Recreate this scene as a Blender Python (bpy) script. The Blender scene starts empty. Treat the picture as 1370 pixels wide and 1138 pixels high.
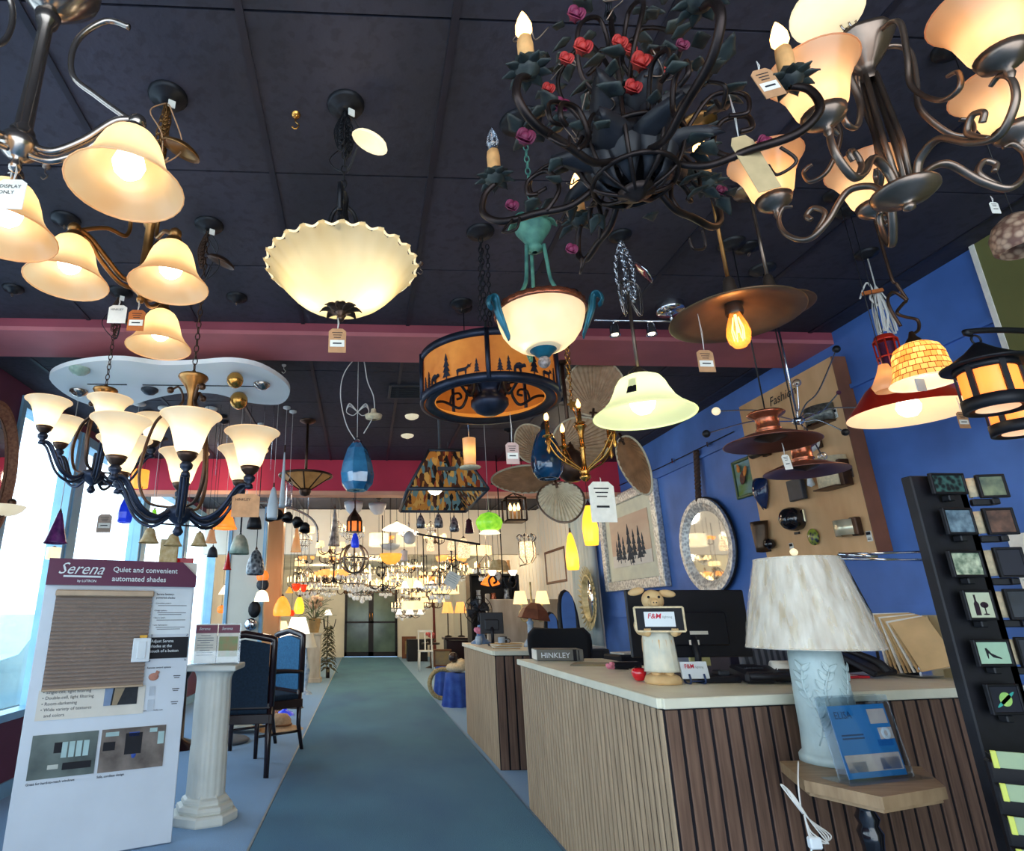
import bpy, math, random
from mathutils import Vector, Matrix
V = Vector
PI = math.pi
random.seed(7)
SC = bpy.context.scene
COL = SC.collection

# ------------------------------------------------------------------ camera
CAMH = 1.19
RX = V((0.99887787, 0.01013778, 0.04626252))      # rows: world X, Y, Z of camera (right, down, forward)
RY = V((-0.04717388, 0.29955413, 0.95291235))
RZ = V((-0.00419771, -0.95402544, 0.29969623))
PX, PY, FPX = 525.0, 569.0, 808.0
cd = bpy.data.cameras.new('camera')
cam = bpy.data.objects.new('camera', cd)
COL.objects.link(cam)
cam.matrix_world = Matrix(((RX[0], -RX[1], -RX[2], 0), (RY[0], -RY[1], -RY[2], 0), (RZ[0], -RZ[1], -RZ[2], CAMH), (0, 0, 0, 1)))
cd.sensor_width = 36.0
cd.lens = FPX / 1370 * 36.0
cd.shift_x = (685 - PX) / 1370
cd.shift_y = 0
cd.clip_start = 0.02
cd.clip_end = 200
SC.camera = cam

def ray(u, v):
    d = V((u - PX, v - PY, FPX))
    return V((RX.dot(d), RY.dot(d), RZ.dot(d)))
def onY(u, v, Y):
    r = ray(u, v); t = Y / r[1]
    return V((t * r[0], Y, CAMH + t * r[2]))
def onZ(u, v, Z):
    r = ray(u, v); t = (Z - CAMH) / r[2]
    return V((t * r[0], t * r[1], Z))
def onX(u, v, X):
    r = ray(u, v); t = X / r[0]
    return V((X, t * r[1], CAMH + t * r[2]))
def pxm(p):                       # metres covered by one pixel at a point of the room
    q = V(p) - V((0, 0, CAMH))
    return (RX[2] * q[0] + RY[2] * q[1] + RZ[2] * q[2]) / FPX

# ------------------------------------------------------------------ materials
MATS = {}
def srgb(h):
    if isinstance(h, str):
        h = h.lstrip('#'); c = [int(h[i:i + 2], 16) / 255 for i in (0, 2, 4)]
    else: c = list(h)
    return tuple((x / 12.92 if x <= 0.04045 else ((x + 0.055) / 1.055) ** 2.4) for x in c) + (1.0,)
def newmat(name):
    m = bpy.data.materials.new(name); m.use_nodes = True
    nt = m.node_tree; nt.nodes.clear()
    out = nt.nodes.new('ShaderNodeOutputMaterial')
    return m, nt, out
def N(nt, t, **kw):
    n = nt.nodes.new(t)
    for k, v in kw.items():
        if k in n.inputs: n.inputs[k].default_value = v
        else: setattr(n, k, v)
    return n
def ramp(nt, fac, stops, mode='LINEAR'):
    r = nt.nodes.new('ShaderNodeValToRGB'); cr = r.color_ramp; cr.interpolation = mode
    while len(cr.elements) < len(stops): cr.elements.new(0.5)
    for e, (p, c) in zip(cr.elements, stops):
        e.position = p; e.color = c if len(c) == 4 else tuple(c) + (1,)
    nt.links.new(fac, r.inputs[0]); return r.outputs[0]
def mat(name, col='#808080', rough=0.5, metal=0.0, var=0.12, scale=8.0, bump=0.0, col2=None, kind='noise', stretch=(1, 1, 1), trans=0.0, ior=1.45, alpha=1.0, emit=None, es=0.0, coat=0.0, spec=0.5, sheen=0.0, bscale=None):
    if name in MATS: return MATS[name]
    m, nt, out = newmat(name); L = nt.links.new
    b = N(nt, 'ShaderNodeBsdfPrincipled'); b.inputs['Roughness'].default_value = rough; b.inputs['Metallic'].default_value = metal
    c = srgb(col)
    if var > 0 or col2 or bump > 0:
        tc = N(nt, 'ShaderNodeTexCoord'); mp = N(nt, 'ShaderNodeMapping'); mp.inputs['Scale'].default_value = stretch
        L(tc.outputs['Object'], mp.inputs[0])
        if kind == 'noise':
            t = N(nt, 'ShaderNodeTexNoise', Scale=scale, Detail=4.0); fac = t.outputs[0]
        elif kind == 'voronoi':
            t = N(nt, 'ShaderNodeTexVoronoi', Scale=scale); fac = t.outputs['Distance']
        elif kind == 'wave':
            t = N(nt, 'ShaderNodeTexWave', Scale=scale, Distortion=3.0, Detail=2.0); fac = t.outputs[1] if len(t.outputs) > 1 else t.outputs[0]
        L(mp.outputs[0], t.inputs['Vector'])
        if col2: c2 = srgb(col2)
        else: c2 = tuple(min(1, x * (1 + 2 * var)) for x in c[:3]) + (1,); c = tuple(x * (1 - var) for x in c[:3]) + (1,)
        o = ramp(nt, fac, [(0.3, c), (0.7, c2)]); L(o, b.inputs['Base Color'])
        if bump > 0:
            bp = N(nt, 'ShaderNodeBump', Strength=bump, Distance=0.01)
            if bscale:
                t2 = N(nt, 'ShaderNodeTexNoise', Scale=bscale, Detail=3.0); L(mp.outputs[0], t2.inputs['Vector']); L(t2.outputs[0], bp.inputs['Height'])
            else: L(fac, bp.inputs['Height'])
            L(bp.outputs[0], b.inputs['Normal'])
    else: b.inputs['Base Color'].default_value = c
    b.inputs['Transmission Weight'].default_value = trans; b.inputs['IOR'].default_value = ior; b.inputs['Alpha'].default_value = alpha
    b.inputs['Coat Weight'].default_value = coat; b.inputs['Specular IOR Level'].default_value = spec; b.inputs['Sheen Weight'].default_value = sheen
    if emit: b.inputs['Emission Color'].default_value = srgb(emit); b.inputs['Emission Strength'].default_value = es
    L(b.outputs[0], out.inputs[0]); MATS[name] = m; m.cycles.emission_sampling = 'NONE'
    return m
def glowglass(name, col, es=0.25, ecol=None, trans=0.65, col2=None, scale=6.0, stretch=(1, 1, 1), kind='noise'):
    """frosted lamp glass: light of the bulb inside shines through it, with a soft glow of its own"""
    if name in MATS: return MATS[name]
    m, nt, out = newmat(name); L = nt.links.new
    tc = N(nt, 'ShaderNodeTexCoord'); mp = N(nt, 'ShaderNodeMapping'); mp.inputs['Scale'].default_value = stretch; L(tc.outputs['Object'], mp.inputs[0])
    if kind == 'noise': t = N(nt, 'ShaderNodeTexNoise', Scale=scale, Detail=3.0); fac = t.outputs[0]
    else: t = N(nt, 'ShaderNodeTexVoronoi', Scale=scale); fac = t.outputs['Distance']
    L(mp.outputs[0], t.inputs['Vector'])
    c = srgb(col); c2 = srgb(col2) if col2 else tuple(min(1, x * 1.1) for x in c[:3]) + (1,)
    o = ramp(nt, fac, [(0.35, c), (0.65, c2)])
    d = N(nt, 'ShaderNodeBsdfDiffuse'); tr = N(nt, 'ShaderNodeBsdfTranslucent'); g = N(nt, 'ShaderNodeBsdfGlossy', Roughness=0.25)
    e = N(nt, 'ShaderNodeEmission', Strength=es)
    for n in (d, tr): L(o, n.inputs['Color'])
    if ecol: e.inputs['Color'].default_value = srgb(ecol)
    else: L(o, e.inputs['Color'])
    m1 = N(nt, 'ShaderNodeMixShader', Fac=trans); L(d.outputs[0], m1.inputs[1]); L(tr.outputs[0], m1.inputs[2])
    m2 = N(nt, 'ShaderNodeMixShader', Fac=0.05); L(m1.outputs[0], m2.inputs[1]); L(g.outputs[0], m2.inputs[2])
    ad = N(nt, 'ShaderNodeAddShader'); L(m2.outputs[0], ad.inputs[0]); L(e.outputs[0], ad.inputs[1]); L(ad.outputs[0], out.inputs[0])
    m.cycles.emission_sampling = 'NONE'; MATS[name] = m
    return m
def clearglass(name, col='#ffffff', a=0.25, rough=0.05, fr=0.6):
    """thin clear glass or plastic"""
    if name in MATS: return MATS[name]
    m, nt, out = newmat(name); L = nt.links.new
    t = N(nt, 'ShaderNodeBsdfTransparent'); t.inputs[0].default_value = srgb(col); g = N(nt, 'ShaderNodeBsdfGlossy', Roughness=rough)
    lw = N(nt, 'ShaderNodeLayerWeight', Blend=0.35); mth = N(nt, 'ShaderNodeMath', operation='MULTIPLY_ADD'); mth.inputs[1].default_value = fr; mth.inputs[2].default_value = a * 0.5
    L(lw.outputs['Fresnel'], mth.inputs[0])
    x = N(nt, 'ShaderNodeMixShader'); L(mth.outputs[0], x.inputs[0]); L(t.outputs[0], x.inputs[1]); L(g.outputs[0], x.inputs[2]); L(x.outputs[0], out.inputs[0])
    MATS[name] = m
    return m
def bulbmat(name, col, es):
    if name in MATS: return MATS[name]
    m, nt, out = newmat(name)
    e = N(nt, 'ShaderNodeEmission', Strength=es); e.inputs[0].default_value = srgb(col); nt.links.new(e.outputs[0], out.inputs[0])
    m.cycles.emission_sampling = 'NONE'; MATS[name] = m
    return m

# ------------------------------------------------------------------ mesh builder
def frame_dir(d):
    d = V(d).normalized(); a = V((0, 0, 1)) if abs(d.z) < 0.95 else V((1, 0, 0))
    x = a.cross(d).normalized(); y = d.cross(x)
    return x, y, d
def spline(pts, n=6, closed=False):
    P = [V(p) for p in pts]; out = []; k = len(P)
    rng = range(k if closed else k - 1)
    for i in rng:
        if closed: a, b, c, d = P[(i - 1) % k], P[i], P[(i + 1) % k], P[(i + 2) % k]
        else: a, b, c, d = P[max(i - 1, 0)], P[i], P[i + 1], P[min(i + 2, k - 1)]
        for j in range(n):
            t = j / n
            out.append(0.5 * ((2 * b) + (c - a) * t + (2 * a - 5 * b + 4 * c - d) * t * t + (3 * b - a - 3 * c + d) * t ** 3))
    if not closed: out.append(P[-1])
    return out
class MB:
    def __init__(s): s.v = []; s.f = []; s.s = []; s.mi = []; s.M = Matrix(); s.m = 0
    def add(s, vs, fs, smooth=False):
        o = len(s.v); M = s.M
        s.v.extend([M @ V(p) for p in vs])
        for f in fs: s.f.append([o + i for i in f]); s.s.append(smooth); s.mi.append(s.m)
        return s
    def box(s, c, d, r=None):
        c = V(c); h = [x / 2 for x in d]
        vs = [V((sx * h[0], sy * h[1], sz * h[2])) for sx in (-1, 1) for sy in (-1, 1) for sz in (-1, 1)]
        if r is not None: vs = [r @ p for p in vs]
        return s.add([c + p for p in vs], [(0, 1, 3, 2), (4, 6, 7, 5), (0, 4, 5, 1), (2, 3, 7, 6), (0, 2, 6, 4), (1, 5, 7, 3)])
    def bbox(s, lo, hi):
        return s.box([(a + b) / 2 for a, b in zip(lo, hi)], [abs(b - a) for a, b in zip(lo, hi)])
    def rbox(s, c, d, b=0.01, r=None):            # box with chamfered edges
        h = [x / 2 for x in d]; b = min(b, *[x * 0.49 for x in h]); vs = []; idx = {}
        for sx in (-1, 1):
            for sy in (-1, 1):
                for sz in (-1, 1):
                    for ax in range(3):
                        p = [sx * h[0], sy * h[1], sz * h[2]]
                        for q in range(3):
                            if q != ax: p[q] -= (sx, sy, sz)[q] * b
                        idx[(sx, sy, sz, ax)] = len(vs); vs.append(V(p))
        F = []
        for ax in range(3):
            o = [a for a in range(3) if a != ax]
            for sg in (-1, 1):
                f = []
                for (p, q) in ((-1, -1), (1, -1), (1, 1), (-1, 1)):
                    k = [0, 0, 0]; k[ax] = sg; k[o[0]] = p; k[o[1]] = q; f.append(idx[(*k, ax)])
                F.append(f)
        for ax in range(3):
            o = [a for a in range(3) if a != ax]
            for p in (-1, 1):
                for q in (-1, 1):
                    k0 = [0, 0, 0]; k0[ax] = -1; k0[o[0]] = p; k0[o[1]] = q; k1 = list(k0); k1[ax] = 1
                    F.append([idx[(*k0, o[0])], idx[(*k1, o[0])], idx[(*k1, o[1])], idx[(*k0, o[1])]])
        for sx in (-1, 1):
            for sy in (-1, 1):
                for sz in (-1, 1): F.append([idx[(sx, sy, sz, a)] for a in range(3)])
        if r is not None: vs = [r @ p for p in vs]
        return s.add([V(c) + p for p in vs], F)
    def lathe(s, prof, n=20, o=(0, 0, 0), d=(0, 0, 1), rip=None, cap=False, smooth=True, arc=None):
        x, y, z = frame_dir(d); o = V(o); vs = []
        if tuple(d) == (0, 0, 1): x, y = V((1, 0, 0)), V((0, 1, 0))
        nn = n + 1 if arc else n
        for i, (r, h) in enumerate(prof):
            for k in range(nn):
                a = (arc[0] + (arc[1] - arc[0]) * k / n) if arc else 2 * PI * k / n; rr, hh = r, h
                if rip: rr, hh = rip(a, i, r, h)
                vs.append(o + x * (rr * math.cos(a)) + y * (rr * math.sin(a)) + z * hh)
        fs = []
        for i in range(len(prof) - 1):
            for k in range(n):
                k2 = k + 1 if arc else (k + 1) % n
                fs.append((i * nn + k, i * nn + k2, (i + 1) * nn + k2, (i + 1) * nn + k))
        if cap: fs.append(list(range(n))[::-1]); fs.append([(len(prof) - 1) * nn + k for k in range(n)])
        return s.add(vs, fs, smooth)
    def tube(s, pts, r=0.005, n=8, closed=False, cap=True, flat=1.0, smooth=True):
        P = [V(p) for p in pts]; k = len(P)
        if k < 2: return s
        rs = r if isinstance(r, (list, tuple)) else None
        T = []
        for i in range(k):
            a = P[(i - 1) % k] if closed or i > 0 else P[i]; b = P[(i + 1) % k] if closed or i < k - 1 else P[i]
            t = b - a; T.append(t.normalized() if t.length > 1e-9 else V((0, 0, 1)))
        x, y, _ = frame_dir(T[0]); vs = []
        for i in range(k):
            x = (x - T[i] * x.dot(T[i])); x = x.normalized() if x.length > 1e-6 else frame_dir(T[i])[0]; y = T[i].cross(x)
            q = rs[min(int(i * len(rs) / k), len(rs) - 1)] if rs else r
            if rs and len(rs) > 1:
                f = i / (k - 1) * (len(rs) - 1); j = min(int(f), len(rs) - 2); q = rs[j] + (rs[j + 1] - rs[j]) * (f - j)
            for j in range(n):
                a = 2 * PI * j / n; vs.append(P[i] + x * (q * math.cos(a)) + y * (q * flat * math.sin(a)))
        fs = []
        for i in range(k if closed else k - 1):
            i2 = (i + 1) % k
            for j in range(n): fs.append((i * n + j, i * n + (j + 1) % n, i2 * n + (j + 1) % n, i2 * n + j))
        if cap and not closed: fs.append(list(range(n))[::-1]); fs.append([(k - 1) * n + j for j in range(n)])
        return s.add(vs, fs, smooth)
    def ring(s, R, r, o=(0, 0, 0), d=(0, 0, 1), n=24, m=8, sx=1.0):
        x, y, z = frame_dir(d)
        if tuple(d) == (0, 0, 1): x, y = V((1, 0, 0)), V((0, 1, 0))
        return s.tube([V(o) + x * (R * sx * math.cos(2 * PI * k / n)) + y * (R * math.sin(2 * PI * k / n)) for k in range(n)], r, m, closed=True)
    def ball(s, c, r, n=12, sc=(1, 1, 1), rot=None):
        vs = []; c = V(c); h = max(4, n // 2)
        for i in range(h + 1):
            a = PI * i / h
            for k in range(n):
                b = 2 * PI * k / n; p = V((math.sin(a) * math.cos(b) * sc[0], math.sin(a) * math.sin(b) * sc[1], math.cos(a) * sc[2])) * r
                if rot is not None: p = rot @ p
                vs.append(c + p)
        fs = [(i * n + k, i * n + (k + 1) % n, (i + 1) * n + (k + 1) % n, (i + 1) * n + k) for i in range(h) for k in range(n)]
        return s.add(vs, fs, True)
    def prism(s, poly, t, o=(0, 0, 0), x=(1, 0, 0), y=(0, 0, 1), smooth=False):
        """polygon in the x/y plane, thickness t along x cross y"""
        o, x, y = V(o), V(x), V(y); z = x.cross(y).normalized() * t; n = len(poly)
        vs = [o + x * p[0] + y * p[1] for p in poly] + [o + z + x * p[0] + y * p[1] for p in poly]
        return s.add(vs, [list(range(n))[::-1], list(range(n, 2 * n))] + [(i, (i + 1) % n, n + (i + 1) % n, n + i) for i in range(n)], smooth)
    def grid(s, nu, nv, fn, smooth=True):
        vs = [fn(i / nu, j / nv) for i in range(nu + 1) for j in range(nv + 1)]
        return s.add(vs, [(i * (nv + 1) + j, (i + 1) * (nv + 1) + j, (i + 1) * (nv + 1) + j + 1, i * (nv + 1) + j + 1) for i in range(nu) for j in range(nv)], smooth)
    def sheet(s, nu, nv, fn, t=0.002, smooth=True):       # a thin sheet with a real thickness along its own normals
        g = [[V(fn(i / nu, j / nv)) for j in range(nv + 1)] for i in range(nu + 1)]; vs = []; W = nv + 1
        nrm = []
        for i in range(nu + 1):
            for j in range(nv + 1):
                a = g[min(i + 1, nu)][j] - g[max(i - 1, 0)][j]; b = g[i][min(j + 1, nv)] - g[i][max(j - 1, 0)]
                c = a.cross(b); nrm.append(c.normalized() if c.length > 1e-12 else V((0, 0, 1)))
        fl = [g[i][j] for i in range(nu + 1) for j in range(nv + 1)]; K = len(fl)
        vs = [p + q * (t / 2) for p, q in zip(fl, nrm)] + [p - q * (t / 2) for p, q in zip(fl, nrm)]
        fs = []
        for i in range(nu):
            for j in range(nv):
                q = (i * W + j, (i + 1) * W + j, (i + 1) * W + j + 1, i * W + j + 1); fs.append(q); fs.append([K + a for a in q[::-1]])
        edge = [(0, j) for j in range(nv + 1)] + [(i, nv) for i in range(1, nu + 1)] + [(nu, j) for j in range(nv - 1, -1, -1)] + [(i, 0) for i in range(nu - 1, 0, -1)]
        E = [i * W + j for i, j in edge]
        for a, b in zip(E, E[1:] + E[:1]): fs.append((a, b, K + b, K + a))
        return s.add(vs, fs, smooth)
    def text(s, txt, size, o, x=(1, 0, 0), y=(0, 0, 1), t=0.001, align='LEFT', shear=0.0, bold=0.0, sx=1.0):
        key = (txt, align, shear, bold)
        if key not in TXT:
            c = bpy.data.curves.new('t', 'FONT'); c.body = txt; c.align_x = align; c.shear = shear; c.offset = bold; c.resolution_u = 2
            ob = bpy.data.objects.new('t', c); COL.objects.link(ob); dg = bpy.context.evaluated_depsgraph_get(); ev = ob.evaluated_get(dg); me = ev.to_mesh()
            TXT[key] = ([v.co.copy() for v in me.vertices], [list(p.vertices) for p in me.polygons]); ev.to_mesh_clear()
            bpy.data.objects.remove(ob); bpy.data.curves.remove(c)
        vs, fs = TXT[key]; o, x, y = V(o), V(x), V(y); z = x.cross(y).normalized()
        return s.add([o + x * (p[0] * size * sx) + y * (p[1] * size) + z * t for p in vs], fs)
    def build(s, name, mats, parent=None, recalc=False):
        me = bpy.data.meshes.new(name); me.from_pydata([tuple(p) for p in s.v], [], s.f)
        me.polygons.foreach_set('use_smooth', s.s)
        if not isinstance(mats, (list, tuple)): mats = [mats]
        for m in mats: me.materials.append(MATS[m] if isinstance(m, str) else m)
        if len(mats) > 1: me.polygons.foreach_set('material_index', s.mi)
        if recalc:
            import bmesh
            bm = bmesh.new(); bm.from_mesh(me); bmesh.ops.recalc_face_normals(bm, faces=bm.faces); bm.to_mesh(me); bm.free()
        ob = bpy.data.objects.new(name, me); COL.objects.link(ob)
        if parent is not None: ob.parent = parent
        return ob
TXT = {}
def tag(o, label, cat, group=None):
    o['label'] = label; o['category'] = cat
    if group: o['group'] = group
    return o
def thing(name, label, cat, loc=(0, 0, 0), group=None, rz=0.0):
    o = bpy.data.objects.new(name, None); COL.objects.link(o); o.location = loc; o.rotation_euler = (0, 0, rz); o.empty_display_size = 0.05
    return tag(o, label, cat, group)
def struct(name, mb, mats):
    o = mb.build(name, mats); o['kind'] = 'structure'; return o
def dup(root, loc=None, rz=None, label=None, group=None, scale=None):
    r = root.copy(); COL.objects.link(r)
    if loc is not None: r.location = loc
    if rz is not None: r.rotation_euler = (0, 0, rz)
    if scale is not None: r.scale = (scale,) * 3 if not isinstance(scale, (tuple, list)) else scale
    if label: r['label'] = label
    if group: r['group'] = group
    for ch in list(root.children):
        c = ch.copy(); COL.objects.link(c); c.parent = r
        for g in list(ch.children):
            d = g.copy(); COL.objects.link(d); d.parent = c
    return r
def light(loc, power, col='#ffd9a0', r=0.02):
    l = bpy.data.lights.new('lamp_or_fill_light', 'POINT'); l.energy = power; l.color = srgb(col)[:3]; l.shadow_soft_size = r
    o = bpy.data.objects.new('lamp_or_fill_light', l); COL.objects.link(o); o.location = loc; return o
def chain(mb, a, b, L=0.03, r=0.0022, w=0.008, n=8):
    a, b = V(a), V(b); D = (b - a).length; k = max(1, int(D / (L * 0.78))); x, y, z = frame_dir(b - a)
    for i in range(k):
        c = a + (b - a) * ((i + 0.5) / k); q = x if i % 2 else y
        mb.tube([c + z * (L * 0.5 * math.cos(2 * PI * j / n)) + q * (w * math.sin(2 * PI * j / n)) for j in range(n)], r, 4, closed=True)
def rot(ax, deg): return Matrix.Rotation(math.radians(deg), 4, ax)
def T(p): return Matrix.Translation(V(p))

# palette
mat('bronze', '#4a362b', 0.38, 0.75, 0.25, 14)
mat('old_gold', '#8a6238', 0.36, 0.9, 0.35, 10)
mat('nickel', '#9a9088', 0.22, 0.95, 0.12, 5)
mat('pewter', '#75655a', 0.32, 0.85, 0.3, 9)
mat('black_iron', '#191a1f', 0.45, 0.5, 0.3, 20, 0.1)
mat('blue_iron', '#262b3a', 0.4, 0.6, 0.35, 12)
mat('brass', '#c08a45', 0.25, 0.95, 0.15, 6)
mat('copper', '#b0664a', 0.25, 0.75, 0.25, 5)
mat('dark_copper', '#754537', 0.32, 0.4, 0.3, 5)
mat('chrome', '#c8ccd4', 0.12, 1.0, 0.05, 5)
mat('verdigris', '#5f9a86', 0.6, 0.1, 0.35, 25, 0.15, '#2f5f5c')
mat('teal', '#1f5a6b', 0.35, 0.4, 0.3, 16, 0.1)
mat('white_wire', '#d8d5cf', 0.6, 0, 0.05)
mat('black_wire', '#15151a', 0.5, 0, 0.1)
mat('kraft', '#b98a63', 0.85, 0, 0.12, 30)
mat('kraft_red', '#b5642f', 0.85, 0, 0.12, 30)
mat('paper', '#e9e6dc', 0.85, 0, 0.05, 30)
mat('ink', '#1c1c22', 0.8, 0, 0.1)
mat('white', '#dfe6ea', 0.5, 0, 0.04)
mat('black', '#121318', 0.5, 0, 0.2)
mat('candle', '#dca468', 0.6, 0, 0.12, 40, 0.2)
bulbmat('hot', '#ffc473', 5.0)
bulbmat('hot_white', '#fff3d6', 9.0)
bulbmat('warm_bulb', '#ffcf86', 5.0)
glowglass('amber_bell', '#efbd84', 0.12, None, 0.6, '#f7d9ac', 5)
glowglass('cream_bell', '#f5d8ac', 0.26, None, 0.6, '#fbe9c8', 5)
glowglass('peach_cup', '#e8ab78', 0.12, None, 0.6, '#f2c79c', 6)
glowglass('ivory', '#f4ead0', 0.45, None, 0.6, '#ece0c0', 8)
glowglass('shell_glass', '#e8d09a', 0.07, None, 0.75, '#f6e8c4', 4)
clearglass('clear', '#f4f8ff', 0.2)
# ------------------------------------------------------------------ setting
CZ = 2.80; WX = 2.80; LX = -2.47; YB = 19.3; Y0 = -2.2
mat('floor_carpet', '#6690b8', 0.95, 0, 0.25, 220, 0.25, sheen=0.2)
mat('runner', '#27638a', 0.95, 0, 0.3, 1.7, 0.5, '#3a7a98', 'noise', (1, .5, 1), bscale=300, sheen=0.1)
mat('runner_edge', '#9aa3a6', 0.5, 0.4, 0.1)
mat('blue_wall', '#466fb8', 0.6, 0, 0.16, 2.5)
mat('maroon', '#5a2a44', 0.7, 0, 0.1, 3)
mat('pink_face', '#8a3f4c', 0.6, 0, 0.1, 3)
mat('pink_under', '#b0666c', 0.6, 0, 0.1, 3)
mat('rose_wall', '#c9354f', 0.7, 0, 0.08, 2)
mat('rail_orange', '#e0a083', 0.6, 0, 0.1, 3)
mat('cream_wall', '#f2eee0', 0.8, 0, 0.06, 1.5)
mat('white_plank', '#dfe6e4', 0.75, 0, 0.1, 6, 0.1, '#efe4d0', 'noise', (1, 8, 0.6))
mat('win_frame', '#86b4d2', 0.4, 0.2, 0.08, 6)
mat('olive', '#6b6a3c', 0.7, 0, 0.1, 3)
mat('door_dark', '#17181f', 0.35, 0.3, 0.1)
mat('street', '#c9d6dc', 0.9, 0, 0.1, 2)
# ceiling tiles: 0.61 m grid of dark painted boards
def ceil_mat():
    m, nt, out = newmat('dark_tiles'); L = nt.links.new
    b = N(nt, 'ShaderNodeBsdfPrincipled'); b.inputs['Roughness'].default_value = 0.72
    g = N(nt, 'ShaderNodeNewGeometry'); n1 = N(nt, 'ShaderNodeTexNoise', Scale=2.2, Detail=5.0); n2 = N(nt, 'ShaderNodeTexNoise', Scale=26.0, Detail=4.0)
    mp = N(nt, 'ShaderNodeMapping'); mp.inputs['Scale'].default_value = (1, 0.35, 1)
    L(g.outputs['Position'], mp.inputs[0]); L(mp.outputs[0], n1.inputs['Vector']); L(g.outputs['Position'], n2.inputs['Vector'])
    a = ramp(nt, n1.outputs[0], [(0.3, srgb('#20202c')), (0.72, srgb('#3a3848'))])
    c = ramp(nt, n2.outputs[0], [(0.52, (1, 1, 1, 1)), (0.62, (0.45, 0.45, 0.5, 1))])
    x = N(nt, 'ShaderNodeMixRGB', blend_type='MULTIPLY'); x.inputs[0].default_value = 0.55; L(a, x.inputs[1]); L(c, x.inputs[2]); L(x.outputs[0], b.inputs['Base Color'])
    bp = N(nt, 'ShaderNodeBump', Strength=0.25, Distance=0.01); L(n2.outputs[0], bp.inputs['Height']); L(bp.outputs[0], b.inputs['Normal'])
    L(b.outputs[0], out.inputs[0]); MATS['dark_tiles'] = m
ceil_mat()
mat('t_bar', '#23222e', 0.5, 0.2, 0.1)
mat('seam', '#08080c', 0.9, 0, 0)

m = MB(); m.bbox((LX - 0.2, Y0, -0.1), (WX + 0.2, YB + 0.3, 0)); struct('floor', m, 'floor_carpet')
# ceiling with grooves: one slab, tiles as separate raised boards in the same mesh
m = MB(); m.bbox((LX - 0.2, Y0, CZ + 0.012), (WX + 0.2, YB, CZ + 0.1))
gx0, gy0, G = -0.36, 1.277, 0.605
xs = [gx0 + G * k for k in range(-4, 7)]; ysr = [gy0 + (G + 0.045) * k for k in range(-5, 14)]
m.m = 0
for i in range(len(xs) - 1):
    for j in range(len(ysr) - 1):
        if xs[i] < LX - 0.3 or ysr[j + 1] > 9.7: continue
        m.bbox((max(xs[i] + 0.006, LX - 0.1), ysr[j] + 0.004, CZ), (min(xs[i + 1] - 0.006, WX + .1), ysr[j + 1] - 0.004, CZ + 0.014))
o = struct('ceiling', m, ['dark_tiles', 'seam'])
m = MB()
for i, x in enumerate(xs):
    if LX < x < WX: m.bbox((x - 0.011, Y0, CZ - 0.006), (x + 0.011, 9.6, CZ + 0.004))
struct('trim_1', m, 't_bar')
# ceiling beam
m = MB(); m.m = 0; m.bbox((LX, 3.17, CZ - 0.05), (WX, 3.2, CZ)); m.m = 1; m.bbox((LX, 3.17, CZ - 0.075), (WX, 3.54, CZ - 0.05)); struct('trim_2', m, ['pink_face', 'pink_under'])
# rose fascia across the shop with its pale orange rail
m = MB(); m.bbox((LX, 6.38, 2.455), (WX, 6.5, CZ)); struct('wall_soffit', m, 'rose_wall')
m = MB(); m.bbox((LX, 6.36, 2.412), (WX, 6.52, 2.455)); struct('trim_3', m, 'rail_orange')
# header of the back room, low white ceiling behind it
m = MB(); m.bbox((LX, 9.6, 2.1), (WX, 9.72, CZ)); struct('wall_header', m, 'cream_wall')
m = MB(); m.bbox((LX, 9.7, 2.55), (WX, YB, 2.6)); struct('ceiling_back', m, 'cream_wall')
# right wall: blue with picture rail, then white planked part
m = MB(); m.bbox((WX, 1.9, 0), (WX + 0.12, 7.25, CZ)); struct('wall_right', m, 'blue_wall')
m = MB(); m.bbox((WX - 0.02, -2.2, 0), (WX + 0.12, 2.27, CZ)); m.build('x', 'olive').name = 'wall_right_front'; bpy.data.objects['wall_right_front']['kind'] = 'structure'
m = MB(); m.bbox((WX - 0.024, 2.262, 0), (WX + 0.0, 2.285, CZ)); struct('trim_4', m, 'paper')
m = MB(); m.bbox((WX - 0.018, 2.29, 2.42), (WX, 7.2, 2.445)); m.bbox((WX - 0.015, 2.29, 1.16), (WX, 7.2, 1.23)); struct('trim_5', m, 'blue_wall')
m = MB(); m.bbox((WX - 0.01, 7.25, 0), (WX + 0.12, YB, CZ))
for k in range(60): m.bbox((WX - 0.02, 7.25 + k * 0.2, 0), (WX - 0.01, 7.25 + k * 0.2 + 0.19, CZ))
struct('wall_right_planked', m, 'white_plank')
# left wall with the shop windows
SILL = 0.5; HEAD = 2.72
m = MB(); m.bbox((LX - 0.15, 3.05, 0), (LX, 4.22, CZ)); struct('wall_left', m, 'maroon')
m = MB(); m.bbox((LX - 0.15, Y0, 0), (LX, 3.05, SILL)); m.bbox((LX - 0.15, 4.22, 0), (LX, 10.4, SILL)); struct('wall_left_low', m, 'maroon')
m = MB(); m.bbox((LX - 0.15, Y0, HEAD), (LX, 3.05, CZ)); m.bbox((LX - 0.15, 4.22, HEAD), (LX, 10.4, CZ)); struct('wall_left_head', m, 'maroon')
m = MB(); m.bbox((LX - 0.15, 10.4, 0), (LX, YB, CZ)); struct('wall_left_back', m, 'cream_wall')
m = MB(); m.bbox((LX, Y0, 0), (LX + 0.015, 10.4, 0.1)); struct('baseboard_left', m, 'win_frame')
clearglass('pane', '#f7fcff', 0.02, 0.05, 0.15)
mull = [(-2.2, -0.6), (-0.5, 1.2), (1.3, 3.05), (4.22, 5.16), (5.28, 6.86), (6.98, 8.5), (8.62, 10.4)]  # first three are out of view, added to let in daylight
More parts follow.
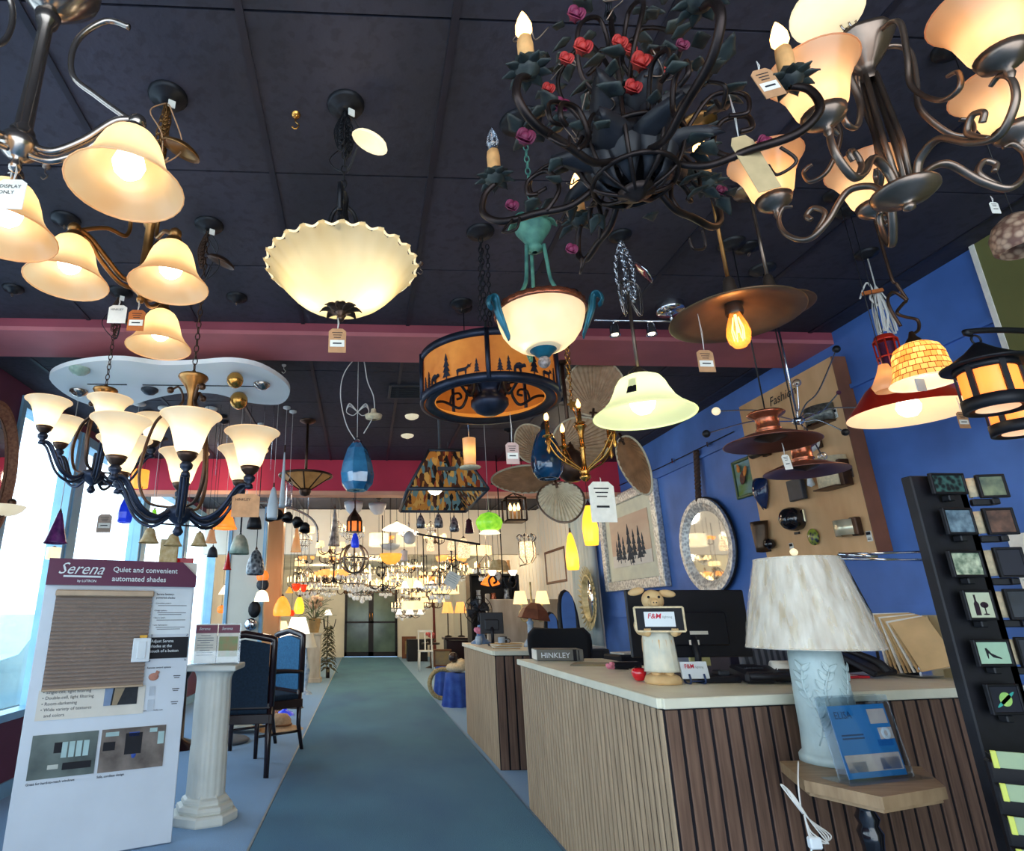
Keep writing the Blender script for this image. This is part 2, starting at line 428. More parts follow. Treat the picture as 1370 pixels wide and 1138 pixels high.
for i, (a, b) in enumerate(mull):
    m = MB(); e = 0.05; x0, x1 = LX - 0.11, LX + 0.02
    for lo, hi in (((x0, a, SILL), (x1, a + e, HEAD)), ((x0, b - e, SILL), (x1, b, HEAD)), ((x0, a + e, SILL), (x1, b - e, SILL + e)), ((x0, a + e, HEAD - 0.08), (x1, b - e, HEAD))): m.bbox(lo, hi)
    if b < 10: m.bbox((x0 + 0.02, b, SILL), (x1 + 0.01, b + 0.12, HEAD))
    o = struct('window_%d' % (i + 1), m, 'win_frame')
    g = MB(); g.bbox((LX - 0.06, a + e, SILL + e), (LX - 0.052, b - e, HEAD - 0.08)); g.build('window_pane', 'pane', o)
# rear wall behind the aisle and the double doors
m = MB(); m.bbox((LX, YB, 0), (-0.535, YB + 0.15, 2.6)); m.bbox((1.055, YB, 0), (WX, YB + 0.15, 2.6)); m.bbox((-0.56, YB, 2.075), (1.08, YB + 0.15, 2.6)); struct('wall_back', m, 'cream_wall')
mat('dusk_glass', '#6f8a80', 0.12, 0.0, 0.5, 1.2, 0, '#364846')
for i, (a, b, hs) in enumerate(((-0.54, 0.26, 1), (0.26, 1.06, -1))):
    m = MB(); f = 0.075; y0, y1 = YB - 0.03, YB + 0.03
    for lo, hi in (((a, y0, 0.02), (a + f, y1, 2.08)), ((b - f, y0, 0.02), (b, y1, 2.08)), ((a, y0, 0.02), (b, y1, 0.15)), ((a, y0, 2.0), (b, y1, 2.08)), ((a, y0, 0.97), (b, y1, 1.02))): m.bbox(lo, hi)
    o = struct('door_%d' % (i + 1), m, 'door_dark')
    g = MB(); g.bbox((a + f, YB - 0.005, 0.15), (b - f, YB + 0.005, 2.0)); g.build('glass', 'dusk_glass', o)
    g = MB(); x = b - 0.04 if hs > 0 else a + 0.04; g.tube([(x, YB - 0.03, 1.05), (x, YB - 0.08, 1.07), (x, YB - 0.08, 1.25), (x, YB - 0.03, 1.27)], 0.012, 6); g.build('door_handle', 'brass', o)
# runner
m = MB(); m.rbox((0.24, 9.0, 0.006), (1.65, 20.4, 0.012), 0.004); o = m.build('carpet_runner', 'runner'); tag(o, 'long dark teal carpet runner down the middle of the shop aisle', 'carpet')
m = MB(); m.bbox((-0.598, -1.2, 0), (-0.585, 19.2, 0.014)); m.build('edge_strip', 'runner_edge', o)
# outside: pavement
m = MB(); m.bbox((-40, -15, -0.25), (LX - 0.16, 45, -0.12)); struct('ground_outside', m, 'street')

# ------------------------------------------------------------------ light
w = bpy.data.worlds.new('daylight'); SC.world = w; w.use_nodes = True
bg = w.node_tree.nodes['Background']; bg.inputs[0].default_value = (0.78, 0.9, 1.0, 1); bg.inputs[1].default_value = 3.3
def portal(loc, rot_, sx, sy):
    l = bpy.data.lights.new('window_daylight', 'AREA'); l.shape = 'RECTANGLE'; l.size = sx; l.size_y = sy; l.energy = 1; l.cycles.is_portal = True
    o = bpy.data.objects.new('window_daylight', l); COL.objects.link(o); o.location = loc; o.rotation_euler = rot_
portal((LX - 0.2, 0.4, 1.6), (0, math.radians(-90), 0), 2.3, 5.4)
portal((LX - 0.2, 7.3, 1.6), (0, math.radians(-90), 0), 2.3, 6.3)
portal(((LX + WX) / 2, Y0 - 0.02, 1.4), (math.radians(90), 0, 0), 5.3, 2.8)
# ceiling lamps of the deep back room, plus added mid-shop fill brightening pale walls
for x, y, z, p in ((-1.2, 12.5, 2.35, 22), (1.3, 12.0, 2.35, 22), (0.2, 15.5, 2.4, 26), (-1.2, 17.5, 2.4, 14), (1.5, 18.0, 2.4, 12), (1.0, 8.2, 2.5, 14), (-0.9, 8.4, 2.5, 14), (2.0, 10.5, 2.4, 12), (1.7, 7.7, 2.35, 9), (1.9, 5.2, 2.5, 5), (-1.4, 6.0, 2.5, 4)):
    light((x, y, z), p, '#ffe9c6', 0.12)
SC.view_settings.view_transform = 'Standard'; SC.view_settings.look = 'None'; SC.view_settings.gamma = 1; SC.view_settings.exposure = 0.42; SC.view_settings.use_curve_mapping = False
cy = SC.cycles; cy.use_denoising = True; cy.max_bounces = 6; cy.diffuse_bounces = 3; cy.glossy_bounces = 3; cy.transmission_bounces = 5; cy.transparent_max_bounces = 12; cy.sample_clamp_indirect = 4; cy.caustics_reflective = False; cy.caustics_refractive = False
# ------------------------------------------------------------------ hanging hardware
def canopy_part(root, zc, r=0.062, m='black_iron', name='ceiling_canopy', xy=(0, 0)):
    b = MB(); z = zc; o = (xy[0], xy[1], 0)
    b.lathe([(0.002, z - 0.032), (r * .25, z - 0.032), (r * .45, z - 0.026), (r * .5, z - 0.02), (r * .85, z - 0.016), (r, z - 0.006), (r, z)], 20, o, rip=lambda a, i, rr, h: (rr * (1 + (0.03 * math.cos(a * 20) if 1 < i < 5 else 0)), h))
    return b.build(name, m, root)
def bundle(root, zc, z0, mt='black_iron', wires='black_wire', loops=4, spread=0.03, drop=0.28, dish=True, seed=1, dishcol=None, dishpos=(0.07, -0.02)):
    """lamp hung short in the showroom: its spare chain gathered under the ceiling canopy, its own canopy dangling askew"""
    rn = random.Random(seed); canopy_part(root, zc)
    b = MB(); chain(b, (0, 0, zc - 0.03), (0, 0, z0), 0.034, 0.0024, 0.009)
    for k in range(loops):
        a = rn.uniform(0, 6.28); q = V((math.cos(a) * spread * rn.uniform(.4, 1), math.sin(a) * spread * rn.uniform(.4, 1), 0)); zz = zc - 0.04; d = drop * rn.uniform(.5, 1)
        P = spline([(0, 0, zz), (q.x, q.y, zz - d * .5), (q.x * .8, q.y * .8, zz - d), (q.x * 1.5, q.y * .4, zz - d * .5), (0, 0, zz)], 5)
        for p, q2 in zip(P, P[1:]):
            if (q2 - p).length > 0.004: chain(b, p, q2, 0.03, 0.0022, 0.008, 6)
    b.build('chain', mt, root)
    b = MB()
    for k in range(2):
        a = rn.uniform(0, 6.28); s = 0.05
        b.tube(spline([(0, 0, zc - 0.03), (math.cos(a) * s, math.sin(a) * s, zc - 0.1), (math.cos(a + 1) * s * 1.3, math.sin(a + 1) * s, zc - 0.2), (0.01, 0, zc - 0.27), (dishpos[0] * .5, dishpos[1], zc - drop)], 5), 0.0022, 5)
    b.build('cord', wires, root)
    if dish:
        b = MB(); d = V((0.45, -0.25, 1)); c = V((dishpos[0], dishpos[1], zc - drop * .9))
        b.lathe([(0.002, 0.024), (0.03, 0.022), (0.055, 0.01), (0.062, 0), (0.06, -0.002), (0.05, 0.006), (0.002, 0.018)], 18, c, d)
        b.build('spare_canopy', dishcol or mt, root)
    b = MB(); b.box((0.02, -0.012, zc - 0.045), (0.022, 0.004, 0.026), rot('Z', 30)); b.build('wattage_sticker', 'paper', root)
def flame_bulb(root, p, s=1.0, lit=True, name='bulb'):
    b = MB(); b.lathe([(0.002, 0), (.010 * s, .004 * s), (.016 * s, .018 * s), (.0155 * s, .03 * s), (.010 * s, .048 * s), (.004 * s, .062 * s), (.0005, .068 * s)], 12, p)
    o = b.build(name, 'hot' if lit else 'clear', root)
    if lit: light(root.matrix_basis @ (V(p) + V((0, -0.0, 0.03 * s))), 0.45, '#ffb765', 0.015)
    return o
def bulb(root, p, r=0.03, m='hot_white', power=0.8, col='#ffcf8c', down=True, name='bulb', lp=None):
    b = MB(); s = -1 if down else 1; p = V(p)
    b.lathe([(r * .45, -s * r * 1.5), (r * .5, -s * r * 1.1), (r * .85, -s * r * .5), (r, 0), (r * .85, s * r * .5), (r * .5, s * r * .86), (0.001, s * r)], 14, p)
    o = b.build(name, m, root)
    if power: light(root.matrix_basis @ (lp if lp is not None else p), power, col, r)
    return o
BELL = [(.17, 1.0), (.30, .97), (.42, .90), (.52, .78), (.60, .62), (.66, .45), (.72, .33), (.84, .18), (1.0, .04), (1.03, 0)]
TRUMPET = [(.26, 0), (.34, .04), (.44, .18), (.52, .38), (.60, .58), (.72, .78), (.88, .92), (1.0, 1.0), (1.02, 1.01)]
def shade(root, prof, R, H, p, m, n=28, name='shade', rip=None, d=(0, 0, 1), rim=True):
    b = MB(); pr = [(r * R, z * H) for r, z in prof]; b.lathe(pr, n, p, d, rip)
    if rim:
        i = 0 if pr[0][0] > pr[-1][0] else -1; x, y, z = frame_dir(d); b.ring(pr[i][0], R * 0.018, V(p) + z * pr[i][1], d, n, 6)
    return b.build(name, m, root)
def pol(R, deg, z=0): return V((R * math.cos(math.radians(deg)), R * math.sin(math.radians(deg)), z))
def tag_thing(p, w, h, label, m='kraft', txt=None, L=0.08, yaw=0, group='price tags hanging from the lamps', cat='price tag', body=True, tilt=0, lc=None, blank=False):
    """p: where the string is tied; the card hangs L below"""
    t = thing('hanging_tag', label, cat, p, group, math.radians(yaw))
    b = MB(); R_ = rot('Y', tilt).to_3x3(); c = V((0, 0, -L)) + R_ @ V((0, 0, -h / 2))
    poly = [(-w / 2, -h / 2), (w / 2, -h / 2), (w / 2, h * .38), (w * .3, h / 2), (-w * .3, h / 2), (-w / 2, h * .38)]
    b.prism(poly, 0.0012, c, R_ @ V((1, 0, 0)), R_ @ V((0, 0, 1))); b.build('card', m, t)
    s = MB(); s.tube([(0, 0, 0), (0.001, 0, -L * .5), (0, 0, -L - h * .06)], 0.0009, 4); s.tube([(0, 0, 0), (0.004, 0, -L * .5), (0, 0, -L - h * .06)], 0.0009, 4); s.build('string', 'white_wire', t)
    if body:
        q = MB(); q.box(c + R_ @ V((0, -0.0012, -h * .12)), (w * .82, 0.0012, h * .28), R_)
        lb = q.build('label', 'paper', t)
    k = MB()
    if txt:
        for i, s_ in enumerate(txt): k.text(s_, h * .16, c + R_ @ V((-w * .38, -0.0014, h * .2 - i * h * .2)), R_ @ V((1, 0, 0)), R_ @ V((0, 0, 1)))
    else:
        for i in range(3): k.box(c + R_ @ V((0, -0.0012, h * (.33 - .1 * i))), (w * (.6 - .1 * i), 0.0006, h * .03), R_)
        k.box(c + R_ @ V((0, -0.0022, -h * .12)), (w * .5, 0.0006, h * .05), R_)
    if not blank: k.build('writing', 'ink', t)
    return t

# ------------------------------------------------------------------ chandeliers with bells hanging down (top left pair)
def bell_chandelier(hub, angs, R, dz, shR, shH, metal, glass, label, colH, topR, zc, seed, power=1.2, bundle_on=True):
    root = thing('chandelier', label, 'chandelier', hub, 'chandeliers')
    b = MB(); b.lathe([(0.001, -0.05), (.009, -0.046), (.012, -0.036), (.008, -.028), (.014, -.02), (.03, -.006), (.034, .008), (.03, .022), (.018, .03), (.022, .04), (.016, .05), (.014, colH * .5), (.013, colH - .04), (.02, colH - .03), (.024, colH - .01), (.014, colH)], 20)
    b.build('column', metal, root)
    b = MB(); b.lathe([(.012, colH), (.03, colH + .008), (topR * .6, colH + .03), (topR, colH + .075), (topR * 1.02, colH + .082), (topR * .95, colH + .078), (topR * .5, colH + .04), (.012, colH + .02)], 28); b.build('top_dish', metal, root)
    for i, a in enumerate(angs):
        m = MB(); P = lambda r, z: pol(r, a, z)
        m.tube(spline([P(.02, .01), P(R * .3, .0), P(R * .55, .03), P(R * .8, dz * 1.05), P(R, dz + .012)], 7), .0075, 8)
        m.tube(spline([P(.02, -.012), P(R * .32, -.02), P(R * .6, .012), P(R * .82, dz * .9), P(R, dz - .004)], 7), .006, 8)
        m.ball(P(R + .004, dz + .006), .017, 12); m.lathe([(.012, .0), (.02, -.008), (.026, -.02), (.026, -.03)], 16, P(R, dz))
        m.build('arm', metal, root)
        s = MB(); s.tube(spline([P(R * .95, dz + .01), P(R * .62, dz + .06), P(R * .34, colH * .55), P(R * .32, colH * .8), P(R * .55, colH * .97), P(R * .8, colH * .94)], 7), .006, 8); s.build('scroll', metal, root)
        tilt = P(.12, 0); d = (tilt.x, tilt.y, 1)
        p = P(R - .0, dz - .02 - shH)
        shade(root, BELL, shR, shH, p, glass)
        bulb(root, p + V((0, 0, shH * .42)), .03, 'hot_white', power, '#ffc98a')
    bundle(root, zc - hub[2], colH + .05, metal, 'kraft', 4, .03, .26, bundle_on, seed)
    return root
hB = onY(190, 385, 1.58)
bell_chandelier(hB, [93, 237, 309], .215, .06, .096, .13, 'old_gold', 'amber_bell', 'bronze three-arm chandelier with amber glass bells and two tags on its hub', .24, .05, CZ, 3)
hA = onY(25, 200, .95)
bell_chandelier(hA, [3, 123, 243], .20, .075, .1, .125, 'nickel', 'amber_bell', 'polished nickel chandelier with amber glass bells at the upper left edge', .34, .085, CZ, 4, .9)
tag_thing(onY(22, 222, .93), .052, .062, 'cream card lettered DISPLAY ONLY hanging from the nickel chandelier', 'paper', ['DISPLAY', 'ONLY'], .03, body=False, group=None, cat='tag')
tag_thing(onY(160, 400, 1.55), .05, .055, 'pale grey tag hanging below the bronze bell chandelier, left of the orange one', 'paper', ['HINKLEY'], .02, body=False)
tag_thing(onY(186, 402, 1.55), .046, .064, 'orange tag hanging below the bronze bell chandelier', 'kraft_red', None, .03)

# ------------------------------------------------------------------ chandeliers with cups facing up (left)
def cup_chandelier(hub, N_, th0, R, dz, label, zc, topz, seed, chainm='bronze', shR=.1, shH=.14, pw=1.3):
    root = thing('chandelier', label, 'chandelier', hub, 'chandeliers')
    b = MB(); b.lathe([(.001, -.075), (.012, -.07), (.02, -.058), (.013, -.045), (.01, -.035), (.03, -.02), (.05, 0), (.052, .02), (.045, .03), (.02, .04), (.012, .05), (.012, .1), (.008, .12)], 20); b.build('hub', 'blue_iron', root)
    b = MB(); b.lathe([(.012, topz - .2), (.016, topz - .16), (.014, topz - .08), (.02, topz - .06), (.026, topz - .045), (.05, topz - .012), (.058, topz), (.055, topz + .006), (.02, topz + .01), (.006, topz + .03)], 22)
    b.build('top_cup', 'old_gold', root)
    for k in range(N_):
        a = th0 + 360 / N_ * k; P = lambda r, z, da=0: pol(r, a + da, z)
        m = MB()
        for off in (-.009, .009):
            t = V((-math.sin(math.radians(a)), math.cos(math.radians(a)), 0)) * off
            m.tube(spline([P(.04, .018) + t, P(R * .35, -.012) + t, P(R * .6, .015) + t, P(R * .85, dz * .72) + t, P(R, dz - .035) + t * .4], 7), .007, 8)
        m.tube(spline([P(.04, -.002), P(R * .4, -.035), P(R * .68, 0), P(R * .9, dz * .62), P(R + .01, dz - .04)], 7), .006, 8)
        m.lathe([(.001, -.05), (.016, -.046), (.014, -.034), (.009, -.028), (.02, -.018), (.022, -.006), (.014, .004)], 16, P(R, dz))
        m.build('arm', 'blue_iron', root)
        c = MB(); c.lathe([(.01, .0), (.02, .008), (.03, .02), (.036, .034), (.03, .036), (.01, .02)], 18, P(R, dz)); c.build('collar', 'bronze', root)
        p = P(R, dz + .026); shade(root, TRUMPET, shR, shH, p, 'cream_bell')
        bulb(root, p + V((0, 0, .06)), .026, 'hot_white', pw, '#ffd49a', down=False)
    for k in range(3):
        a = th0 + 25 + 120 * k; P = lambda r, z: pol(r, a, z); m = MB(); H_ = topz - .06
        m.tube(spline([P(.03, .03), P(.12, .05), P(.155, .16), P(.12, H_ * .72), P(.045, H_ * .86), P(.03, H_ * .94), P(.05, H_ * 1.03), P(.075, H_ * 1.0)], 7), [.007, .009, .01, .009, .007, .006], 8, flat=.6)
        m.ball(P(.08, H_ * 1.0), .014, 10)
        m.build('scroll', 'bronze', root)
    bundle(root, zc - hub[2], topz + .03, chainm, 'black_wire', 3, .025, .22, True, seed)
    return root
hD1 = onY(240, 690, 2.26); hD2 = onY(124, 639, 2.85)
tz = onY(256, 505, 2.26).z - hD1.z
cup_chandelier(hD1, 6, 48, .262, .14, 'six-light chandelier with glowing cream cups, hanging above the window shade stand', CZ, tz, 11)
tz2 = onY(140, 522, 2.85).z - hD2.z
cup_chandelier(hD2, 5, 12, .245, .16, 'smaller cream-cup chandelier nearest the shop window, behind its larger twin', CZ, tz2, 12, shR=.095, shH=.13)
tag_thing(onY(330, 655, 2.2), .1, .085, 'kraft tag hanging from the arm of the six-light cup chandelier', 'kraft', ['HINKLEY'], .015, body=False)

# ------------------------------------------------------------------ fluted shell bowl
hC = onY(456, 414, 1.59)
root = thing('shell_bowl_pendant', 'wide fluted glass bowl pendant glowing yellow on black scroll hooks', 'pendant lamp', hC)
Rb, Hb = .212, .17
def rip(a, i, r, h):
    k = i / 13; return (r * (1 + .045 * k * math.cos(a * 26 + k * 2.2)) + (.003 * math.cos(a * 26 + 2.2) if i >= 12 else 0), h * .8 + .005 * k * math.cos(a * 26 + k * 2.2))
b = MB(); b.lathe([(.012, 0), (.04, .003), (.075, .012), (.105, .028), (.13, .048), (.15, .07), (.164, .09), (.176, .108), (.186, .124), (.196, .138), (.205, .15), (.212, .16), (.218, .168), (.222, .172)], 104, rip=rip); b.build('bowl', 'shell_glass', root)
b = MB(); b.tube([pol(.222 + .003 * math.cos(math.radians(k * 360 / 208) * 26 + 2.2), k * 360 / 208, .138 + .004 * math.cos(math.radians(k * 360 / 208) * 26 + 2.2)) for k in range(208)], .0035, 5, closed=True); b.build('scalloped_rim', 'ivory', root)
b = MB(); b.lathe([(.001, -.04), (.008, -.036), (.012, -.028), (.007, -.02), (.016, -.012), (.02, 0), (.006, .006)], 16)
for k in range(8):
    a = 45 * k; 
    def leaf(u, v, a=a):
        r = .012 + .05 * u; w = .016 * math.sin(PI * min(1, u * .9 + .1)) * (v - .5) * 2; t = pol(r, a, -.012 + .03 * u - .028 * u * u * u + .004 * abs(v - .5)); return t + V((-math.sin(math.radians(a)), math.cos(math.radians(a)), 0)) * w
    b.sheet(6, 4, leaf, .0018)
b.build('leaf_finial', 'bronze', root)
for k in range(3):
    a = 30 + 120 * k; P = lambda r, z: pol(r, a, z); m = MB()
    m.tube(spline([P(.012, .36), P(.04, .34), P(.05, .28), P(.03, .22), P(.08, .18), P(.15, .21), P(.205, .16), P(.2, .125)], 7), .007, 8)
    m.tube(spline([P(.2, .13), P(.19, .19), P(.185, .25), P(.205, .275), P(.222, .24), P(.205, .19)], 6), .007, 8); m.build('hook', 'black_iron', root)
b = MB(); b.lathe([(.006, .2), (.012, .24), (.02, .3), (.014, .34), (.018, .38), (.008, .41)], 14); b.build('stem', 'black_iron', root)
bulb(root, (-.075, 0, .07), .036, 'hot_white', 2.6, '#ffdf9a'); bulb(root, (.07, -.01, .066), .04, 'hot_white', 3.6, '#ffdf9a')
bundle(root, CZ - hC.z, .4, 'black_iron', 'black_wire', 4, .035, .2, True, 21, 'ivory', (.08, -.03))
tag_thing(onY(452, 425, 1.58), .05, .075, 'kraft tag hanging under the fluted glass bowl', 'kraft', None, .035)

# ------------------------------------------------------------------ alabaster bowl with green leaves
hG = onY(727, 470, 1.63)
root = thing('alabaster_pendant', 'cream alabaster bowl pendant with three verdigris leaf scrolls and a copper rim', 'pendant lamp', hG)
R_ = .132
b = MB(); b.lathe([(.02, 0), (.045, .005), (.075, .018), (.1, .04), (.118, .067), (.128, .098), (R_, .125)], 40); b.build('bowl', 'cream_bell', root)
b = MB(); b.lathe([(R_ - .004, .122), (R_ + .004, .122), (R_ + .006, .128), (R_ + .004, .142), (R_ - .004, .144), (R_ - .006, .13), (R_ - .004, .122)], 60, rip=lambda a, i, r, h: (r + (.002 * math.cos(a * 30) if i in (2, 3) else 0), h)); b.build('rim', 'copper', root)
b = MB(); b.lathe([(.001, -.02), (.02, -.016), (.03, -.004), (.042, .006), (.05, .014), (.044, .018), (.01, .006)], 24); b.build('cup_finial', 'teal', root)
b = MB(); b.ball((0, 0, -.034), .019, 14); b.build('crackle_ball', mat('crackle', '#b9a8a0', .3, .1, .5, 90, .2, '#54443f'), root)
for a in (92, 200, 328):
    P = lambda r, z: pol(r, a, z); b = MB()
    tv = V((-math.sin(math.radians(a)), math.cos(math.radians(a)), 0))
    cen = spline([P(.118, .02), P(.135, .06), P(.15, .1), P(.158, .14), P(.176, .142), P(.182, .12), P(.17, .108)], 6); K = len(cen) - 1
    def lf(u, v):
        c = cen[min(K, int(u * K))]; w = .017 * math.sin(PI * (.12 + .8 * u)) * (v - .5) * 2; return c + tv * w + V((0, 0, .006 * math.cos((v - .5) * 14)))
    b.sheet(K, 8, lf, .004); b.tube(cen, [.003, .009, .013, .014, .013, .01, .006, .003], 8, flat=.8); b.build('leaf_scroll', 'teal' if a != 92 else 'verdigris', root)
    r2 = MB(); r2.tube(spline([P(.03, .36), P(.035, .3), P(.045, .22), P(.085, .16), P(.125, .135)], 6), .006, 8); r2.build('rod', 'verdigris', root)
b = MB(); b.lathe([(.008, .34), (.03, .35), (.02, .365), (.035, .39), (.055, .42), (.058, .43), (.02, .435), (.012, .47), (.014, .52), (.006, .54)], 24)
for k in range(7):
    def lf(u, v, a=k * 51.4): 
        t = pol(.02 + .06 * u, a, .44 + .05 * u - .05 * u * u * u); return t + V((-math.sin(math.radians(a)), math.cos(math.radians(a)), 0)) * (.02 * math.sin(PI * (.1 + .85 * u)) * (v - .5) * 2)
    b.sheet(5, 4, lf, .002)
b.build('leaf_urn', 'verdigris', root)
bulb(root, (-.045, -.01, .075), .022, 'hot_white', 1.1, '#ffe0a8', False); bulb(root, (.05, .02, .08), .02, 'hot_white', .7, '#ffe0a8', False)
b = MB(); chain(b, (0, 0, .54), (0, 0, CZ - hG.z - .03)); b.build('chain', 'verdigris', root); canopy_part(root, CZ - hG.z)

# ------------------------------------------------------------------ wildlife drum chandelier
hH = onY(655, 536, 2.26)
root = thing('drum_chandelier', 'black iron drum chandelier with orange mica panels of pine trees and animals', 'chandelier', hH)
Rd, Hd = .27, .175
mat('mica', '#a5571f', .5, 0, .4, 9, 0, '#d68a3c', emit='#c06a22', es=.28)
glowglass('mica_lit', '#e08a3a', .55, '#e8933c', .5, '#f3b060', 12)
b = MB()
for z in (0, Hd):
    b.lathe([(Rd - .006, z - .014), (Rd + .008, z - .014), (Rd + .01, z), (Rd + .008, z + .014), (Rd - .006, z + .014), (Rd - .006, z - .014)], 48)
for k in range(5):
    a = -30 + 72 * k; b.tube([pol(Rd + .006, a, -.01), pol(Rd + .006, a, Hd + .01)], .009, 6)
b.lathe([(Rd - .05, -.004), (Rd - .012, -.012), (Rd - .012, -.006), (Rd - .05, .002), (Rd - .05, -.004)], 48)
b.build('drum_frame', 'blue_iron', root)
for k in range(5):
    b = MB(); a0 = math.radians(-30 + 72 * k + 2); a1 = math.radians(-30 + 72 * (k + 1) - 2)
    b.lathe([(Rd - .003, .012), (Rd - .003, Hd - .012)], 16, arc=(a0, a1)); b.lathe([(Rd - .005, .012), (Rd - .005, Hd - .012)], 16, arc=(a0, a1))
    o = b.build('mica_panel', 'mica', root)
    s = MB()
    def cut(poly, ac, w, z0, h):
        n = len(poly); vs = []
        for rr in (Rd + .001, Rd + .004): vs += [pol(rr, math.degrees(ac) + (x - .5) * math.degrees(w / Rd), z0 + y * h) for x, y in poly]
        s.add(vs, [list(range(n)), list(range(n, 2 * n))] + [(i, (i + 1) % n, n + (i + 1) % n, n + i) for i in range(n)])
    PINE = [(.46, 0), (.46, .12), (.1, .1), (.34, .3), (.16, .3), (.38, .5), (.22, .5), (.42, .72), (.34, .74), (.5, 1), (.66, .74), (.58, .72), (.78, .5), (.62, .5), (.84, .3), (.66, .3), (.9, .1), (.54, .12), (.54, 0)]
    BEAR = [(0, .1), (.1, 0), (.2, .02), (.18, .3), (.4, .35), (.5, 0), (.62, .02), (.6, .35), (.8, .5), (1, .55), (.98, .75), (.88, .88), (.7, .8), (.5, .95), (.25, .85), (.08, .6)]
    DEER = [(0, .55), (.05, 0), (.1, 0), (.14, .35), (.55, .38), (.58, 0), (.64, 0), (.68, .5), (.8, .65), (.95, .68), (.9, .8), (1, 1), (.84, .85), (.78, 1), (.74, .82), (.62, .68), (.1, .68)]
    for f, w, h in ((.1, .03, .055), (.2, .028, .065), (.52, .045, .105), (.9, .026, .06)): cut(PINE, a0 + (a1 - a0) * f, w, .014, h)
    cut(BEAR, a0 + (a1 - a0) * .33, .05, .016, .04); cut(DEER, a0 + (a1 - a0) * .75, .06, .016, .04)
    s.build('silhouettes', 'blue_iron', o)
b = MB(); b.lathe([(Rd - .055, .0), (Rd - .014, .03), (Rd - .012, .03)], 48); b.build('lit_mica_ring', 'mica_lit', root)
b = MB(); b.lathe([(.001, -.06), (.03, -.058), (.055, -.045), (.075, -.02), (.075, .0), (.06, .012), (.06, .04), (.085, .05), (.085, .1), (.03, .12)], 28); b.build('hub', 'blue_iron', root)
for k in range(5):
    a = -66 + 72 * k; P = lambda r, z: pol(r, a, z); m = MB()
    m.tube(spline([P(.06, .02), P(.09, .06), P(.1, .02), P(.13, -.01), P(.2, .03), P(Rd - .01, .03)], 6), .006, 6)
    m.tube([P(.07, .08), P(Rd - .01, .12)], .006, 6)
    m.tube(spline([P(.17, .01), P(.16, .05), P(.13, .055), P(.12, .035), P(.14, .03)], 6), .005, 6); m.build('scroll_arm', 'black_iron', root)
    if k % 2 == 0: bulb(root, P(.12, .07), .014, 'warm_bulb', .35)
b = MB(); b.ball((0, 0, .27), .05, 16, (1, 1, .9)); b.tube([(0, 0, .1), (0, 0, .3)], .01, 8); b.build('loop_ball', 'pewter', root)
b = MB()
for k in range(3): chain(b, pol(.03, 120 * k + 30, .3), pol(Rd, 120 * k + 30, Hd), .034, .0026, .01)
chain(b, (0, 0, .3), (0, 0, CZ - hH.z - .03), .034, .0026, .01); chain(b, (.02, 0, .33), (.03, .01, CZ - hH.z - .06)); chain(b, (-.02, .01, .36), (0, .01, CZ - hH.z - .05)); b.build('chain', 'black_iron', root)
canopy_part(root, CZ - hH.z)
tag_thing(onY(682, 552, 2.2), .05, .085, 'pale pink tag hanging from the mica drum chandelier', mat('pink_tag', '#c9a9a0', .85), None, .12)

# ------------------------------------------------------------------ nickel chandelier, cups up, right of the rose chandelier
hJ = onY(1212, 262, .95)
root = thing('chandelier', 'large pewter chandelier with peach glass cups and S-scroll arms at upper right', 'chandelier', hJ, 'chandeliers')
b = MB(); b.lathe([(.001, -.034), (.01, -.03), (.011, -.022), (.006, -.018), (.02, -.014), (.045, -.004), (.056, .006), (.056, .012), (.03, .024), (.012, .03)], 28); b.build('hub', 'pewter', root)
m = MB()
for k in range(4): m.tube([pol(.014, 90 * k + 20, .02), pol(.02, 90 * k + 20, .12), pol(.012, 90 * k + 20, .3)], .0055, 8)
m.lathe([(.012, .29), (.016, .3), (.012, .31), (.02, .325), (.04, .35), (.06, .385), (.062, .392), (.02, .38), (.005, .4)], 24, rip=lambda a, i, r, h: (r * (1 + .03 * math.cos(a * 8)), h)); m.build('column', 'pewter', root)
for k in range(5):
    a = 57 + 72 * k; P = lambda r, z: pol(r, a, z); m = MB()
    m.tube(spline([P(.03, .02), P(.045, .05), P(.085, .06), P(.13, .01), P(.17, -.012), P(.205, .02), P(.213, .06), P(.2, .085), P(.183, .08)], 8), [.008, .009, .0085, .008, .007, .006, .004], 8, flat=.75)
    m.tube(spline([P(.155, -.005), P(.13, .03), P(.145, .055), P(.162, .045), P(.155, .03)], 7), .0055, 8)
    m.build('arm', 'pewter', root)
    s = MB(); s.tube(spline([P(.012, .33), P(.045, .37), P(.085, .35), P(.08, .27), P(.07, .2), P(.105, .13), P(.14, .12), P(.148, .15), P(.13, .16)], 8), [.0055, .0065, .0065, .006, .0045], 8, flat=.75); s.build('scroll', 'pewter', root)
    c = MB(); c.lathe([(.004, .065), (.008, .075), (.006, .085), (.02, .092), (.034, .104), (.038, .118), (.034, .118), (.01, .1)], 18, P(.213, 0)); c.build('collar', 'pewter', root)
    p = P(.213, .11); shade(root, [(.3, 0), (.42, .06), (.55, .2), (.62, .4), (.7, .62), (.86, .85), (1.0, 1.0)], .078, .115, p, 'peach_cup')
    bulb(root, p + V((0, 0, .05)), .022, 'hot_white', .95, '#ffc590', False)
b = MB()
for q in ((0, 0), (.012, .01), (-.01, .008)): chain(b, (q[0], q[1], .39), (q[0] * 2, q[1], CZ - hJ.z - .03), .032, .0026, .009)
b.build('chain', 'nickel', root); canopy_part(root, CZ - hJ.z, .07, 'nickel')
b = MB(); b.lathe([(.001, .0), (.05, .006), (.066, .02), (.07, .026), (.06, .022), (.001, .008)], 24, (-.055, .0, .46), (.3, .2, 1)); b.build('spare_canopy', 'ivory', root)
